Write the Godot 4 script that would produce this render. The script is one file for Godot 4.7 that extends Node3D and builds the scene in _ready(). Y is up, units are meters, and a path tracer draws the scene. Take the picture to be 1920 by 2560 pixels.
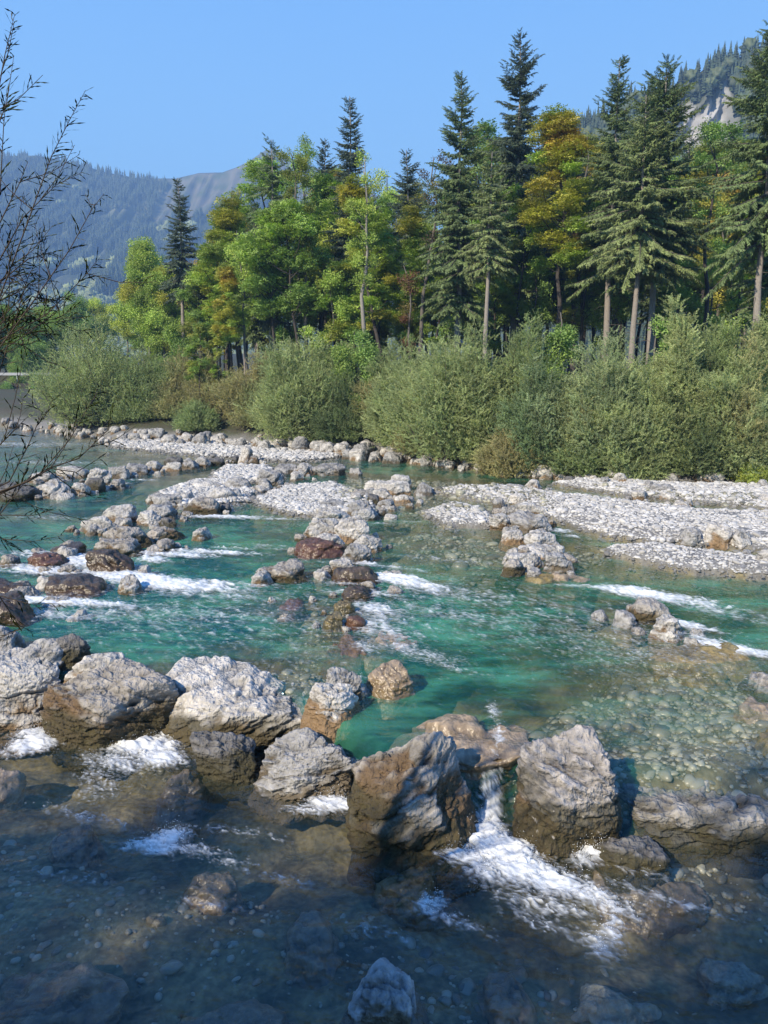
extends Node3D
# A clear alpine river over boulder sills, gravel bars, a wooded far bank and hazy mountains. World units are metres, y up, the view runs towards -z.

var rng := RandomNumberGenerator.new()
var fn := FastNoiseLite.new()       # broad noise
var fr := FastNoiseLite.new()       # ridged noise
var fc := FastNoiseLite.new()       # blocks of broken stone
var fd := FastNoiseLite.new()       # joints between the blocks
var M := {}
var used := {}
var bed_field := PackedFloat32Array()
const FX0 := -46.0
const FZ0 := -92.0
const FS := 0.25
const FNX := 369
const FNZ := 361

var ROCKS := [
	[Vector3(-6.37, -0.75, -12.73), 1.86, 1.01, 1.40, 6, 9.0, Vector2(0.05, 0.10), "pale", "big pale boulder cut by the left picture edge, dark wet face towards the small fall", 0],
	[Vector3(-6.15, 0.01, -13.26), 1.15, 0.42, 0.83, 4, 7.0, Vector2(-0.10, 0.10), "grey", "rounded grey boulder behind the big boulder at the left edge", 0],
	[Vector3(-5.52, 0.01, -13.25), 0.72, 0.47, 0.59, 4, 7.0, Vector2(0.00, 0.10), "dark", "dark rounded boulder touching the grey boulder near the left edge", 0],
	[Vector3(-4.84, 0.00, -12.66), 1.36, 0.40, 0.92, 4, 12.0, Vector2(-0.35, 0.15), "bright", "smooth bright slab tilted to the left above the brown boulder", 0],
	[Vector3(-4.54, -0.75, -12.25), 2.23, 1.03, 1.65, 6, 9.0, Vector2(-0.10, 0.25), "brown", "brown boulder with a pale top between two small waterfalls", 0],
	[Vector3(-2.41, -0.75, -12.35), 3.07, 0.87, 2.10, 6, 11.0, Vector2(0.00, 0.22), "chalk", "largest boulder, flat chalky white top and tan lower side", 0],
	[Vector3(-0.76, 0.00, -11.25), 1.03, 0.41, 0.83, 5, 10.0, Vector2(0.15, 0.20), "bright", "pale slab leaning on the right side of the largest flat boulder", 0],
	[Vector3(-2.36, -0.75, -10.80), 0.97, 0.57, 0.73, 5, 8.0, Vector2(0.10, 0.20), "dark", "small dark wet boulder in front of the largest flat boulder", 0],
	[Vector3(-1.11, -0.75, -10.55), 1.67, 0.73, 1.22, 6, 8.0, Vector2(-0.35, 0.60), "grey", "blue grey striped boulder in dappled shade, dark right side", 0],
	[Vector3(0.40, -0.75, -9.29), 1.67, 1.23, 1.21, 6, 10.0, Vector2(-0.45, 0.50), "brown", "tall folded grey boulder with black right face left of the main cascade", 0],
	[Vector3(2.33, -0.75, -9.21), 1.48, 1.41, 1.08, 6, 10.0, Vector2(-0.12, 0.50), "vein", "sunlit boulder with white veins and mossy foot right of the main cascade", 0],
	[Vector3(4.34, -0.75, -9.44), 2.43, 0.47, 1.32, 6, 8.0, Vector2(-0.05, 0.15), "mottle", "long mottled boulder at the right edge in dappled shade", 0],
	[Vector3(2.93, -0.75, -8.62), 1.02, 0.23, 0.67, 4, 9.0, Vector2(0.25, 0.20), "dark", "low dark angular rock in the shade below the veined boulder", 0],
	[Vector3(-0.06, -0.75, -6.41), 0.90, 0.27, 0.74, 5, 8.0, Vector2(0.10, 0.30), "grey", "grey rock breaking the surface at the bottom of the picture", 0],
	[Vector3(0.99, -0.30, -10.52), 2.20, 0.32, 1.55, 4, 7.0, Vector2(0.00, 0.10), "tan", "broad tan slab just awash behind the folded grey boulder", 0],
	[Vector3(-3.28, -1.41, -6.93), 1.46, 0.50, 1.58, 4, 7.0, Vector2(0.10, 0.10), "sub", "dark submerged boulder in the lower left corner", 0],
	[Vector3(-1.43, -1.44, -6.55), 1.73, 0.52, 1.06, 4, 8.0, Vector2(0.00, 0.10), "sub", "broad flat submerged boulder at the bottom, left of the grey rock", 0],
	[Vector3(-2.53, -1.56, -7.91), 0.37, 0.60, 0.29, 3, 6.0, Vector2(0.00, 0.00), "olive", "round olive submerged stone with a fallen leaf over it", 0],
	[Vector3(-0.77, -1.35, -7.42), 0.79, 0.46, 0.98, 4, 8.0, Vector2(0.10, 0.10), "sub", "brown grey submerged boulder with a sharp crest, lower middle", 0],
	[Vector3(1.18, -1.41, -6.83), 0.81, 0.50, 1.06, 4, 8.0, Vector2(0.00, 0.10), "sub", "submerged block at the bottom right of the grey rock", 0],
	[Vector3(2.22, -1.84, -6.89), 1.21, 0.80, 0.88, 4, 9.0, Vector2(0.00, 0.10), "subpale", "pale squarish submerged slab at the lower right", 0],
	[Vector3(3.29, -1.44, -8.38), 1.40, 0.52, 1.04, 4, 8.0, Vector2(0.10, 0.10), "sub", "brownish submerged boulder in front of the long mottled boulder", 0],
	[Vector3(3.80, -1.99, -7.17), 1.00, 0.90, 1.01, 4, 9.0, Vector2(0.00, 0.10), "subpale", "greenish submerged slab in the lower right corner", 0],
	[Vector3(-2.95, -1.15, -10.59), 0.84, 0.38, 1.35, 4, 8.0, Vector2(0.20, 0.20), "sub", "brown rock just under water in front of the small dark boulder", 0],
	[Vector3(-2.02, -1.35, -8.31), 0.83, 0.46, 0.90, 4, 9.0, Vector2(0.10, 0.10), "sub", "tan submerged slab in the shade below the small white riffle", 0],
	[Vector3(-5.63, -1.17, -10.78), 0.59, 0.40, 1.05, 3, 7.0, Vector2(0.00, 0.10), "tan", "tan submerged stone at the left edge under the pale boulder", 0],
	[Vector3(0.28, -1.48, -8.45), 0.85, 0.55, 0.72, 4, 7.0, Vector2(0.00, 0.10), "olive", "golden olive submerged rock at the foot of the folded boulder", 0],
	[Vector3(-4.05, -1.38, -9.38), 0.87, 0.48, 0.84, 4, 7.0, Vector2(0.00, 0.10), "sub", "flat submerged stone in the shaded pool at the left", 0],
	[Vector3(-7.21, 0.02, -13.85), 0.90, 0.45, 0.77, 4, 7.0, Vector2(0.00, 0.10), "grey", "dark grey boulder half hidden by willow leaves at the left edge", 0],
	[Vector3(-7.80, 0.04, -15.90), 1.49, 0.46, 1.25, 4, 7.0, Vector2(0.10, 0.10), "wet", "wide wet brown boulder left of the dome in the left rapids", 0],
	[Vector3(-8.83, 0.06, -17.76), 1.08, 0.24, 0.92, 3, 7.0, Vector2(0.00, 0.10), "wet", "low wet rock behind the wide wet boulder at the left edge", 0],
	[Vector3(-7.14, 0.06, -17.83), 1.71, 0.26, 1.28, 4, 5.0, Vector2(0.00, 0.10), "wet", "wet brown dome shaped rock with water sliding over it", 0],
	[Vector3(-8.98, 0.09, -20.38), 1.23, 0.29, 0.93, 4, 6.0, Vector2(0.00, 0.10), "redwet", "reddish brown wet rock in the white water of the left rapids", 0],
	[Vector3(-9.07, 0.11, -21.76), 1.06, 0.26, 0.81, 3, 7.0, Vector2(0.00, 0.10), "wet", "low brown rock upstream of the reddish rock", 0],
	[Vector3(-7.04, 0.09, -19.73), 1.24, 0.50, 0.94, 4, 8.0, Vector2(0.10, 0.20), "wet", "dark brown rock with water threads dripping down its front", 0],
	[Vector3(-7.56, 0.11, -21.74), 1.88, 0.38, 0.98, 4, 10.0, Vector2(0.05, 0.00), "brown", "long flat brown slab with a black undercut edge", 0],
	[Vector3(-7.55, 0.12, -22.62), 1.61, 0.55, 0.92, 4, 9.0, Vector2(0.05, 0.10), "brown", "sloping brown slab above the undercut slab", 0],
	[Vector3(-6.73, 0.13, -23.60), 1.35, 0.35, 0.90, 4, 8.0, Vector2(0.10, 0.10), "brown", "brown slab end where water pours into the left pool", 0],
	[Vector3(-6.26, 0.12, -22.11), 0.69, 0.30, 0.60, 3, 8.0, Vector2(0.10, 0.10), "brown", "small brown rock under the pouring slab end", 0],
	[Vector3(-9.13, 0.15, -24.72), 1.23, 0.43, 0.71, 3, 10.0, Vector2(-0.10, 0.10), "pale", "thin flat pale rock at the head of the left rapids", 0],
	[Vector3(-9.61, 0.15, -25.00), 1.03, 0.25, 0.69, 3, 10.0, Vector2(0.00, 0.10), "grey", "thin dark flake of rock at the waterline, leftmost of its group", 0],
	[Vector3(-9.13, 0.17, -26.40), 1.25, 0.52, 1.07, 4, 9.0, Vector2(-0.10, 0.20), "pale", "humped pale rock with a dark crest in the left rock group", 0],
	[Vector3(-8.09, 0.16, -26.11), 1.04, 0.39, 0.79, 4, 8.0, Vector2(0.00, 0.20), "pale", "smooth cream rock between the humped rock and the big grey one", 0],
	[Vector3(-7.83, 0.17, -27.14), 1.45, 0.46, 1.24, 4, 8.0, Vector2(0.10, 0.10), "grey", "big grey rock at the right of the left rock group", 0],
	[Vector3(-7.31, 0.16, -25.70), 0.70, 0.24, 0.61, 3, 9.0, Vector2(0.00, 0.10), "dark", "dark wedge of rock at the foot of the big grey rock", 0],
	[Vector3(-14.92, 0.22, -31.18), 1.62, 0.60, 1.23, 4, 8.0, Vector2(0.00, 0.10), "dark", "dark broad boulder at the left edge of the upper rock ridge", 0],
	[Vector3(-13.67, 0.23, -31.82), 1.53, 0.58, 1.17, 4, 9.0, Vector2(0.10, 0.10), "pale", "pale block with a shaded front beside the dark broad boulder", 0],
	[Vector3(-12.87, 0.24, -32.46), 1.04, 0.46, 0.80, 3, 10.0, Vector2(-0.20, 0.10), "bright", "bright low slab beside the pale block of the upper ridge", 0],
	[Vector3(-12.49, 0.25, -33.29), 0.94, 0.54, 0.73, 3, 9.0, Vector2(0.00, 0.10), "dark", "blue shaded boulder with a lit top in the upper ridge", 0],
	[Vector3(-13.09, 0.28, -35.57), 1.23, 0.61, 0.94, 4, 8.0, Vector2(0.00, 0.10), "pale", "pale rounded boulder in the middle of the upper ridge", 0],
	[Vector3(-11.74, 0.26, -33.98), 0.92, 0.40, 0.80, 3, 6.0, Vector2(0.00, 0.10), "grey", "lone round grey rock in the channel below the upper ridge", 0],
	[Vector3(-12.74, 0.30, -37.40), 1.24, 0.55, 0.95, 3, 8.0, Vector2(0.00, 0.10), "grey", "grey boulder right of the rounded pale one in the upper ridge", 0],
	[Vector3(-12.38, 0.32, -38.89), 1.24, 0.47, 0.95, 3, 9.0, Vector2(0.10, 0.10), "grey", "angular grey boulder near the right half of the upper ridge", 0],
	[Vector3(-11.93, 0.33, -40.22), 0.99, 0.45, 0.76, 3, 9.0, Vector2(0.00, 0.10), "pale", "small pale rock between two grey ones in the upper ridge", 0],
	[Vector3(-11.11, 0.33, -40.05), 1.38, 0.40, 0.79, 3, 10.0, Vector2(0.00, 0.10), "bright", "flat bright slab with a dark waterline in the upper ridge", 0],
	[Vector3(-11.34, 0.35, -42.07), 1.29, 0.44, 0.99, 3, 9.0, Vector2(0.00, 0.10), "dark", "black faced block behind the flat bright slab", 0],
	[Vector3(-10.25, 0.35, -41.21), 1.11, 0.43, 0.86, 3, 8.0, Vector2(0.10, 0.10), "grey", "blue grey rock right of the flat bright slab", 0],
	[Vector3(-9.80, 0.35, -41.95), 0.98, 0.50, 0.75, 3, 9.0, Vector2(0.10, 0.10), "pale", "pale rock near the right end of the upper ridge", 0],
	[Vector3(-9.28, 0.36, -42.78), 1.00, 0.31, 0.77, 3, 8.0, Vector2(0.00, 0.10), "dark", "dark rock at the right end of the upper ridge", 0],
	[Vector3(-7.77, 0.37, -43.62), 0.96, 0.94, 0.74, 3, 11.0, Vector2(0.20, 0.10), "bright", "upright pale standing stone by the far channel", 0],
	[Vector3(-8.37, 0.38, -43.74), 0.64, 0.35, 0.56, 3, 8.0, Vector2(0.00, 0.10), "dark", "small black stone at the foot of the standing stone", 0],
	[Vector3(-7.20, 0.37, -43.12), 0.79, 0.42, 0.61, 3, 8.0, Vector2(0.00, 0.10), "brown", "ochre rock right of the standing stone", 0],
	[Vector3(-15.25, 0.30, -37.87), 1.63, 0.50, 1.24, 3, 9.0, Vector2(0.10, 0.10), "bright", "low white rock behind willow leaves in the upper ridge", 0],
	[Vector3(-15.97, 0.28, -36.23), 1.43, 0.43, 1.09, 3, 9.0, Vector2(0.00, 0.10), "pale", "pale rock behind willow leaves at the left of the upper ridge", 0],
	[Vector3(-7.66, 0.26, -33.81), 1.71, 0.30, 0.98, 3, 11.0, Vector2(0.00, 0.05), "bright", "flat table slab on the left gravel bar", 0],
	[Vector3(-6.41, 0.22, -30.89), 1.99, 0.47, 1.32, 4, 10.0, Vector2(0.05, 0.10), "pale", "wide flat topped rock with a dark cut face on the left bar", 0],
	[Vector3(-6.69, 0.19, -28.12), 1.46, 0.53, 1.11, 4, 9.0, Vector2(0.00, 0.10), "brown", "brown faced block at the water edge of the left bar", 0],
	[Vector3(-8.96, 0.21, -30.26), 0.90, 0.37, 0.69, 3, 9.0, Vector2(0.10, 0.10), "pale", "white rock at the left tip of the left gravel bar", 0],
	[Vector3(-8.23, 0.20, -29.43), 1.17, 0.46, 0.89, 4, 10.0, Vector2(0.20, 0.10), "grey", "pointed rock with a blue shaded side on the left bar", 0],
	[Vector3(-7.79, 0.22, -30.43), 0.79, 0.38, 0.61, 3, 8.0, Vector2(0.00, 0.10), "pale", "pale rock between the pointed rock and the flat topped one", 0],
	[Vector3(-6.28, 0.25, -33.70), 1.33, 0.48, 1.02, 4, 9.0, Vector2(0.10, 0.10), "grey", "grey block with a steep shaded end behind the flat topped rock", 0],
	[Vector3(-5.41, 0.25, -33.13), 1.19, 0.24, 0.91, 3, 9.0, Vector2(0.00, 0.10), "pale", "low pale rock at the right of the grey block", 0],
	[Vector3(-5.89, 0.19, -28.36), 0.56, 0.26, 0.49, 3, 8.0, Vector2(0.00, 0.10), "dark", "dark small rock at the right foot of the brown faced block", 0],
	[Vector3(-5.23, 0.27, -35.31), 1.30, 0.64, 1.00, 4, 8.0, Vector2(0.10, 0.10), "grey", "broken grey rock mass left of the middle gravel bar", 0],
	[Vector3(-5.14, 0.25, -33.31), 0.66, 0.38, 0.51, 3, 8.0, Vector2(0.00, 0.10), "pale", "small pale rock in front of the broken grey rock", 0],
	[Vector3(-4.92, 0.32, -39.18), 1.11, 0.43, 0.85, 3, 8.0, Vector2(0.10, 0.10), "grey", "grey rock left of the far rock reef", 0],
	[Vector3(-4.10, 0.29, -36.81), 0.95, 0.32, 0.73, 3, 9.0, Vector2(0.00, 0.10), "pale", "small pale rock in front of the far rock reef", 0],
	[Vector3(-3.95, 0.31, -38.65), 1.52, 0.54, 1.16, 4, 9.0, Vector2(0.00, 0.10), "pale", "wide pale rock of the far reef", 0],
	[Vector3(-2.70, 0.31, -38.84), 1.58, 0.54, 1.20, 4, 8.0, Vector2(0.10, 0.10), "grey", "rough grey rock with shaded right face in the far reef", 0],
	[Vector3(0.17, 0.24, -32.78), 2.10, 0.49, 1.20, 4, 10.0, Vector2(0.05, 0.10), "bright", "long bright slab pile at the right of the middle gravel bar", 0],
	[Vector3(0.72, 0.27, -34.68), 1.11, 0.47, 0.85, 3, 8.0, Vector2(0.00, 0.10), "pale", "pale rock behind the long bright slab pile", 0],
	[Vector3(-0.07, 0.23, -31.25), 1.24, 0.40, 0.95, 4, 9.0, Vector2(0.10, 0.10), "pale", "layered pale rock in front of the long slab pile", 0],
	[Vector3(-1.08, 0.22, -30.31), 0.75, 0.33, 0.58, 3, 9.0, Vector2(0.00, 0.10), "bright", "white wedge rock on the middle gravel bar", 0],
	[Vector3(-0.48, 0.21, -30.02), 0.56, 0.38, 0.43, 3, 11.0, Vector2(0.20, 0.10), "dark", "blue shaded pyramid rock on the middle gravel bar", 0],
	[Vector3(0.13, 0.20, -29.14), 0.90, 0.30, 0.69, 3, 8.0, Vector2(0.00, 0.10), "grey", "grey rock at the right end of the middle gravel bar", 0],
	[Vector3(0.81, 0.22, -30.58), 0.81, 0.23, 0.47, 3, 10.0, Vector2(0.00, 0.10), "bright", "isolated flat white slab in the brown shallow", 0],
	[Vector3(-1.77, 0.20, -28.97), 1.22, 0.26, 0.93, 4, 8.0, Vector2(0.00, 0.10), "grey", "grey rock at the front of the middle gravel bar", 0],
	[Vector3(-0.68, 0.17, -27.07), 1.34, 0.57, 1.09, 4, 8.0, Vector2(0.10, 0.10), "grey", "large round grey rock at the lower right of the middle gravel bar", 0],
	[Vector3(-1.78, 0.17, -26.66), 1.22, 0.35, 0.93, 4, 8.0, Vector2(0.00, 0.10), "pale", "mottled pale rock in front of the middle gravel bar", 0],
	[Vector3(-1.96, 0.14, -23.76), 1.27, 0.58, 0.97, 4, 8.0, Vector2(-0.10, 0.10), "pale", "white rock with a brown foot, left of the white block in midstream", 0],
	[Vector3(-0.97, 0.13, -23.46), 1.08, 0.70, 0.88, 4, 12.0, Vector2(0.00, 0.30), "bright", "clean white square block in midstream", 0],
	[Vector3(-1.50, 0.12, -22.17), 0.94, 0.48, 0.72, 4, 9.0, Vector2(0.00, 0.20), "bright", "white rock in front of the white square block", 0],
	[Vector3(-1.79, 0.11, -21.70), 1.47, 0.38, 1.11, 4, 7.0, Vector2(0.00, 0.10), "redwet", "reddish wet rock at the foot of the white midstream rocks", 0],
	[Vector3(-0.49, 0.12, -22.14), 0.86, 0.39, 0.66, 4, 8.0, Vector2(0.10, 0.10), "pale", "oval cream rock right of the white square block's foot", 0],
	[Vector3(-0.78, 0.10, -20.77), 0.83, 0.46, 0.72, 4, 10.0, Vector2(0.25, 0.20), "grey", "jagged rock with a dark ridge below the oval cream rock", 0],
	[Vector3(-2.45, 0.08, -19.14), 1.30, 0.35, 0.98, 4, 9.0, Vector2(-0.20, 0.10), "brown", "brown rock with a white crest alone in the teal pool", 0],
	[Vector3(-1.05, 0.09, -19.55), 0.66, 0.33, 0.57, 4, 7.0, Vector2(0.00, 0.10), "pale", "round pale rock sitting on a wet brown shelf", 0],
	[Vector3(-0.68, 0.08, -18.94), 1.41, 0.30, 0.93, 4, 6.0, Vector2(0.00, 0.10), "wet", "wet brown shelf of rock below the round pale rock", 0],
	[Vector3(-0.55, 0.06, -17.47), 1.01, 0.22, 0.77, 4, 6.0, Vector2(0.00, 0.10), "wet", "flat brown rock with foam on both sides in the middle column", 0],
	[Vector3(-2.05, -0.37, -16.89), 0.80, 0.40, 1.28, 3, 6.0, Vector2(0.00, 0.10), "redwet", "red brown submerged stone in the teal pool", 0],
	[Vector3(-0.85, 0.05, -16.15), 0.49, 0.27, 0.42, 4, 6.0, Vector2(0.00, 0.10), "olive", "round olive boulder in the middle column", 0],
	[Vector3(-1.07, 0.04, -15.20), 0.50, 0.27, 0.43, 4, 7.0, Vector2(0.10, 0.10), "olive", "small pale and olive knob left of the red stone", 0],
	[Vector3(-0.63, 0.04, -15.34), 0.49, 0.18, 0.42, 3, 7.0, Vector2(0.00, 0.10), "redwet", "small red brown stone beside the pale and olive knob", 0],
	[Vector3(-0.71, -0.30, -14.23), 0.96, 0.33, 2.20, 4, 6.0, Vector2(0.10, 0.10), "brownsub", "big brown dome just awash in the middle column", 0],
	[Vector3(0.11, -0.40, -14.61), 1.12, 0.40, 2.24, 4, 7.0, Vector2(0.00, 0.10), "tan", "submerged tan ledge with foam streaming over it", 0],
	[Vector3(-0.63, 0.00, -11.89), 0.57, 0.45, 0.49, 5, 9.0, Vector2(0.20, 0.20), "grey", "small craggy pitted rock behind the pale slab", 0],
	[Vector3(0.11, 0.00, -12.06), 0.90, 0.42, 0.68, 5, 9.0, Vector2(-0.25, 0.25), "tan", "tan wet wedge rock with white cracks, foam at its left", 0],
	[Vector3(3.88, 0.16, -25.31), 0.90, 0.44, 0.73, 4, 7.0, Vector2(0.00, 0.10), "pale", "smooth grey cream rock at the end of the small gravel patch", 0],
	[Vector3(4.69, 0.15, -25.09), 1.53, 0.54, 1.16, 4, 8.0, Vector2(0.15, 0.15), "grey", "large grey rock with a black cut right end, top of the right column", 0],
	[Vector3(3.92, 0.13, -23.22), 0.87, 0.37, 0.67, 4, 7.0, Vector2(-0.10, 0.10), "bright", "chalk white egg shaped rock in the right column", 0],
	[Vector3(4.78, 0.12, -22.70), 1.28, 0.42, 0.97, 4, 8.0, Vector2(0.10, 0.10), "pale", "rough pale rock right of the chalk white one", 0],
	[Vector3(4.42, 0.11, -21.48), 1.34, 0.27, 0.89, 4, 8.0, Vector2(0.00, 0.10), "bright", "long cream rock lying across the right column", 0],
	[Vector3(3.82, 0.09, -20.25), 1.14, 0.35, 0.87, 4, 9.0, Vector2(-0.10, 0.10), "pale", "pale rock with a brown wet base in the right column", 0],
	[Vector3(4.56, 0.09, -19.92), 0.68, 0.43, 0.58, 4, 9.0, Vector2(0.10, 0.20), "grey", "grey block with dark shadowed front, right end of the column", 0],
	[Vector3(3.30, 0.09, -19.52), 0.91, 0.30, 0.61, 4, 9.0, Vector2(0.00, 0.10), "brown", "rust brown rock with a pale top at the water line", 0],
	[Vector3(3.89, -0.26, -19.22), 1.21, 0.35, 1.96, 4, 7.0, Vector2(-0.10, 0.10), "olivetan", "olive submerged rock in clear water at the column foot", 0],
	[Vector3(4.52, -0.23, -18.95), 1.12, 0.32, 2.01, 4, 9.0, Vector2(0.10, 0.20), "tan", "tan broken rock at the foot of the right column", 0],
	[Vector3(5.50, 0.04, -15.85), 1.33, 0.35, 0.69, 4, 11.0, Vector2(0.05, 0.10), "brown", "long dark brown slab beside the right hand rapid", 0],
	[Vector3(5.59, 0.03, -14.69), 0.79, 0.38, 0.60, 4, 9.0, Vector2(0.10, 0.20), "pale", "pale spotted rock between two white rapids on the right", 0],
	[Vector3(5.06, -0.60, -15.53), 1.17, 0.48, 2.10, 4, 6.0, Vector2(0.00, 0.10), "olivetan", "yellowish submerged boulder left of the pale spotted rock", 0],
	[Vector3(5.86, -0.32, -13.69), 2.01, 0.35, 1.35, 4, 7.0, Vector2(0.00, 0.10), "olivetan", "wide golden brown ledge under the right rapid", 0],
	[Vector3(5.72, -0.54, -13.24), 1.26, 0.42, 1.35, 4, 7.0, Vector2(0.00, 0.10), "olivetan", "submerged ochre ledge in front of the golden one", 0],
	[Vector3(6.43, -0.30, -12.60), 0.83, 0.32, 1.07, 4, 7.0, Vector2(0.00, 0.10), "brown", "brown wet rock at the right edge below the rapid", 0],
	[Vector3(5.80, -0.38, -11.46), 0.93, 0.36, 1.05, 4, 7.0, Vector2(0.00, 0.10), "tan", "tan submerged rock with white cracks at the right edge", 0],
	[Vector3(5.56, -0.42, -10.37), 0.60, 0.40, 0.94, 3, 7.0, Vector2(0.00, 0.10), "olivetan", "olive stone under shallow water at the right edge", 0],
	[Vector3(5.63, 0.24, -32.55), 0.96, 0.37, 0.74, 3, 9.0, Vector2(0.10, 0.10), "grey", "grey rock pair half at the tip of the long gravel bar", 0],
	[Vector3(5.11, 0.25, -33.13), 0.45, 0.29, 0.39, 3, 10.0, Vector2(0.10, 0.10), "grey", "small dark upright stone at the tip of the long gravel bar", 0],
	[Vector3(6.50, 0.25, -33.23), 0.90, 0.47, 0.61, 3, 9.0, Vector2(0.00, 0.10), "bright", "white slab behind the tip of the long gravel bar", 0],
	[Vector3(5.38, 0.21, -29.91), 1.07, 0.39, 0.62, 4, 10.0, Vector2(0.00, 0.10), "bright", "flat white slab sunk in the long gravel bar", 0],
	[Vector3(4.42, 0.21, -29.34), 0.58, 0.31, 0.50, 3, 9.0, Vector2(0.00, 0.10), "grey", "grey wedge left of the flat white slab", 0],
	[Vector3(5.20, 0.19, -27.83), 1.24, 0.35, 0.71, 3, 10.0, Vector2(0.00, 0.10), "pale", "leaning pale slab above the black cut rock", 0],
	[Vector3(11.47, 0.24, -32.26), 1.16, 0.45, 0.88, 4, 8.0, Vector2(0.10, 0.10), "grey", "grey boulder by the back channel of the right bar", 0],
	[Vector3(10.41, 0.23, -31.29), 0.85, 0.33, 0.57, 3, 9.0, Vector2(-0.10, 0.10), "bright", "low pale rock beside the grey boulder of the back channel", 0],
	[Vector3(11.45, 0.22, -31.02), 1.03, 0.25, 0.70, 3, 9.0, Vector2(0.00, 0.10), "bright", "white low rock in front of the grey back boulder", 0],
	[Vector3(11.33, 0.20, -29.29), 0.91, 0.26, 0.61, 3, 9.0, Vector2(0.10, 0.10), "bright", "sloping white rock on the crest of the right bar", 0],
	[Vector3(10.76, 0.19, -27.92), 1.04, 0.27, 0.70, 3, 9.0, Vector2(0.00, 0.10), "pale", "flat pale rock with a dark hollow on the right bar", 0],
	[Vector3(11.38, 0.18, -27.58), 0.44, 0.23, 0.39, 3, 9.0, Vector2(0.00, 0.10), "dark", "dark cube shaped stone on the right bar", 0],
	[Vector3(9.12, 0.13, -22.94), 0.87, 0.49, 0.71, 4, 8.0, Vector2(0.10, 0.15), "grey", "grey cone shaped boulder at the inlet between the right bars", 0],
	[Vector3(9.89, 0.12, -22.68), 0.99, 0.65, 0.80, 4, 10.0, Vector2(0.00, 0.20), "bright", "tall white boulder split by a black crack, right bar", 0],
	[Vector3(10.64, 0.12, -22.55), 1.18, 0.51, 0.90, 4, 8.0, Vector2(0.15, 0.15), "pale", "pale boulder lying right of the tall split one", 0],
	[Vector3(10.16, 0.09, -20.12), 0.78, 0.51, 0.60, 4, 9.0, Vector2(0.10, 0.20), "pale", "pale boulder cut by the right edge at the near gravel bar", 0],
	[Vector3(14.81, 0.21, -29.73), 1.14, 0.42, 0.87, 3, 9.0, Vector2(0.10, 0.10), "bright", "white rock cut by the right edge at the far gravel bar", 0],
	[Vector3(10.03, 0.11, -21.18), 0.34, 0.19, 0.30, 3, 6.0, Vector2(0.00, 0.10), "grey", "round grey cobble on top of the near gravel bar", 0],
	[Vector3(8.16, 0.20, -28.98), 0.43, 0.16, 0.37, 3, 8.0, Vector2(0.00, 0.10), "bright", "white cobble standing out on the edge of the long bar", 0],
	[Vector3(8.54, 0.28, -35.39), 0.74, 0.29, 0.57, 3, 8.0, Vector2(0.00, 0.10), "dark", "dark rock under the bushes at the back of the channel", 0],
]

const ROCK_GROUP := [""]

const DROP := [Vector2(-12.00, -13.20), Vector2(-7.20, -12.90), Vector2(-5.50, -12.60), Vector2(-4.50, -12.30), Vector2(-3.40, -12.10), Vector2(-2.40, -12.20), Vector2(-1.60, -11.90), Vector2(-1.10, -11.20), Vector2(-0.50, -10.40), Vector2(0.30, -9.50), Vector2(1.10, -9.60), Vector2(1.70, -9.70), Vector2(2.30, -9.30), Vector2(3.20, -9.30), Vector2(4.40, -9.30), Vector2(9.00, -9.40)]

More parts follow.
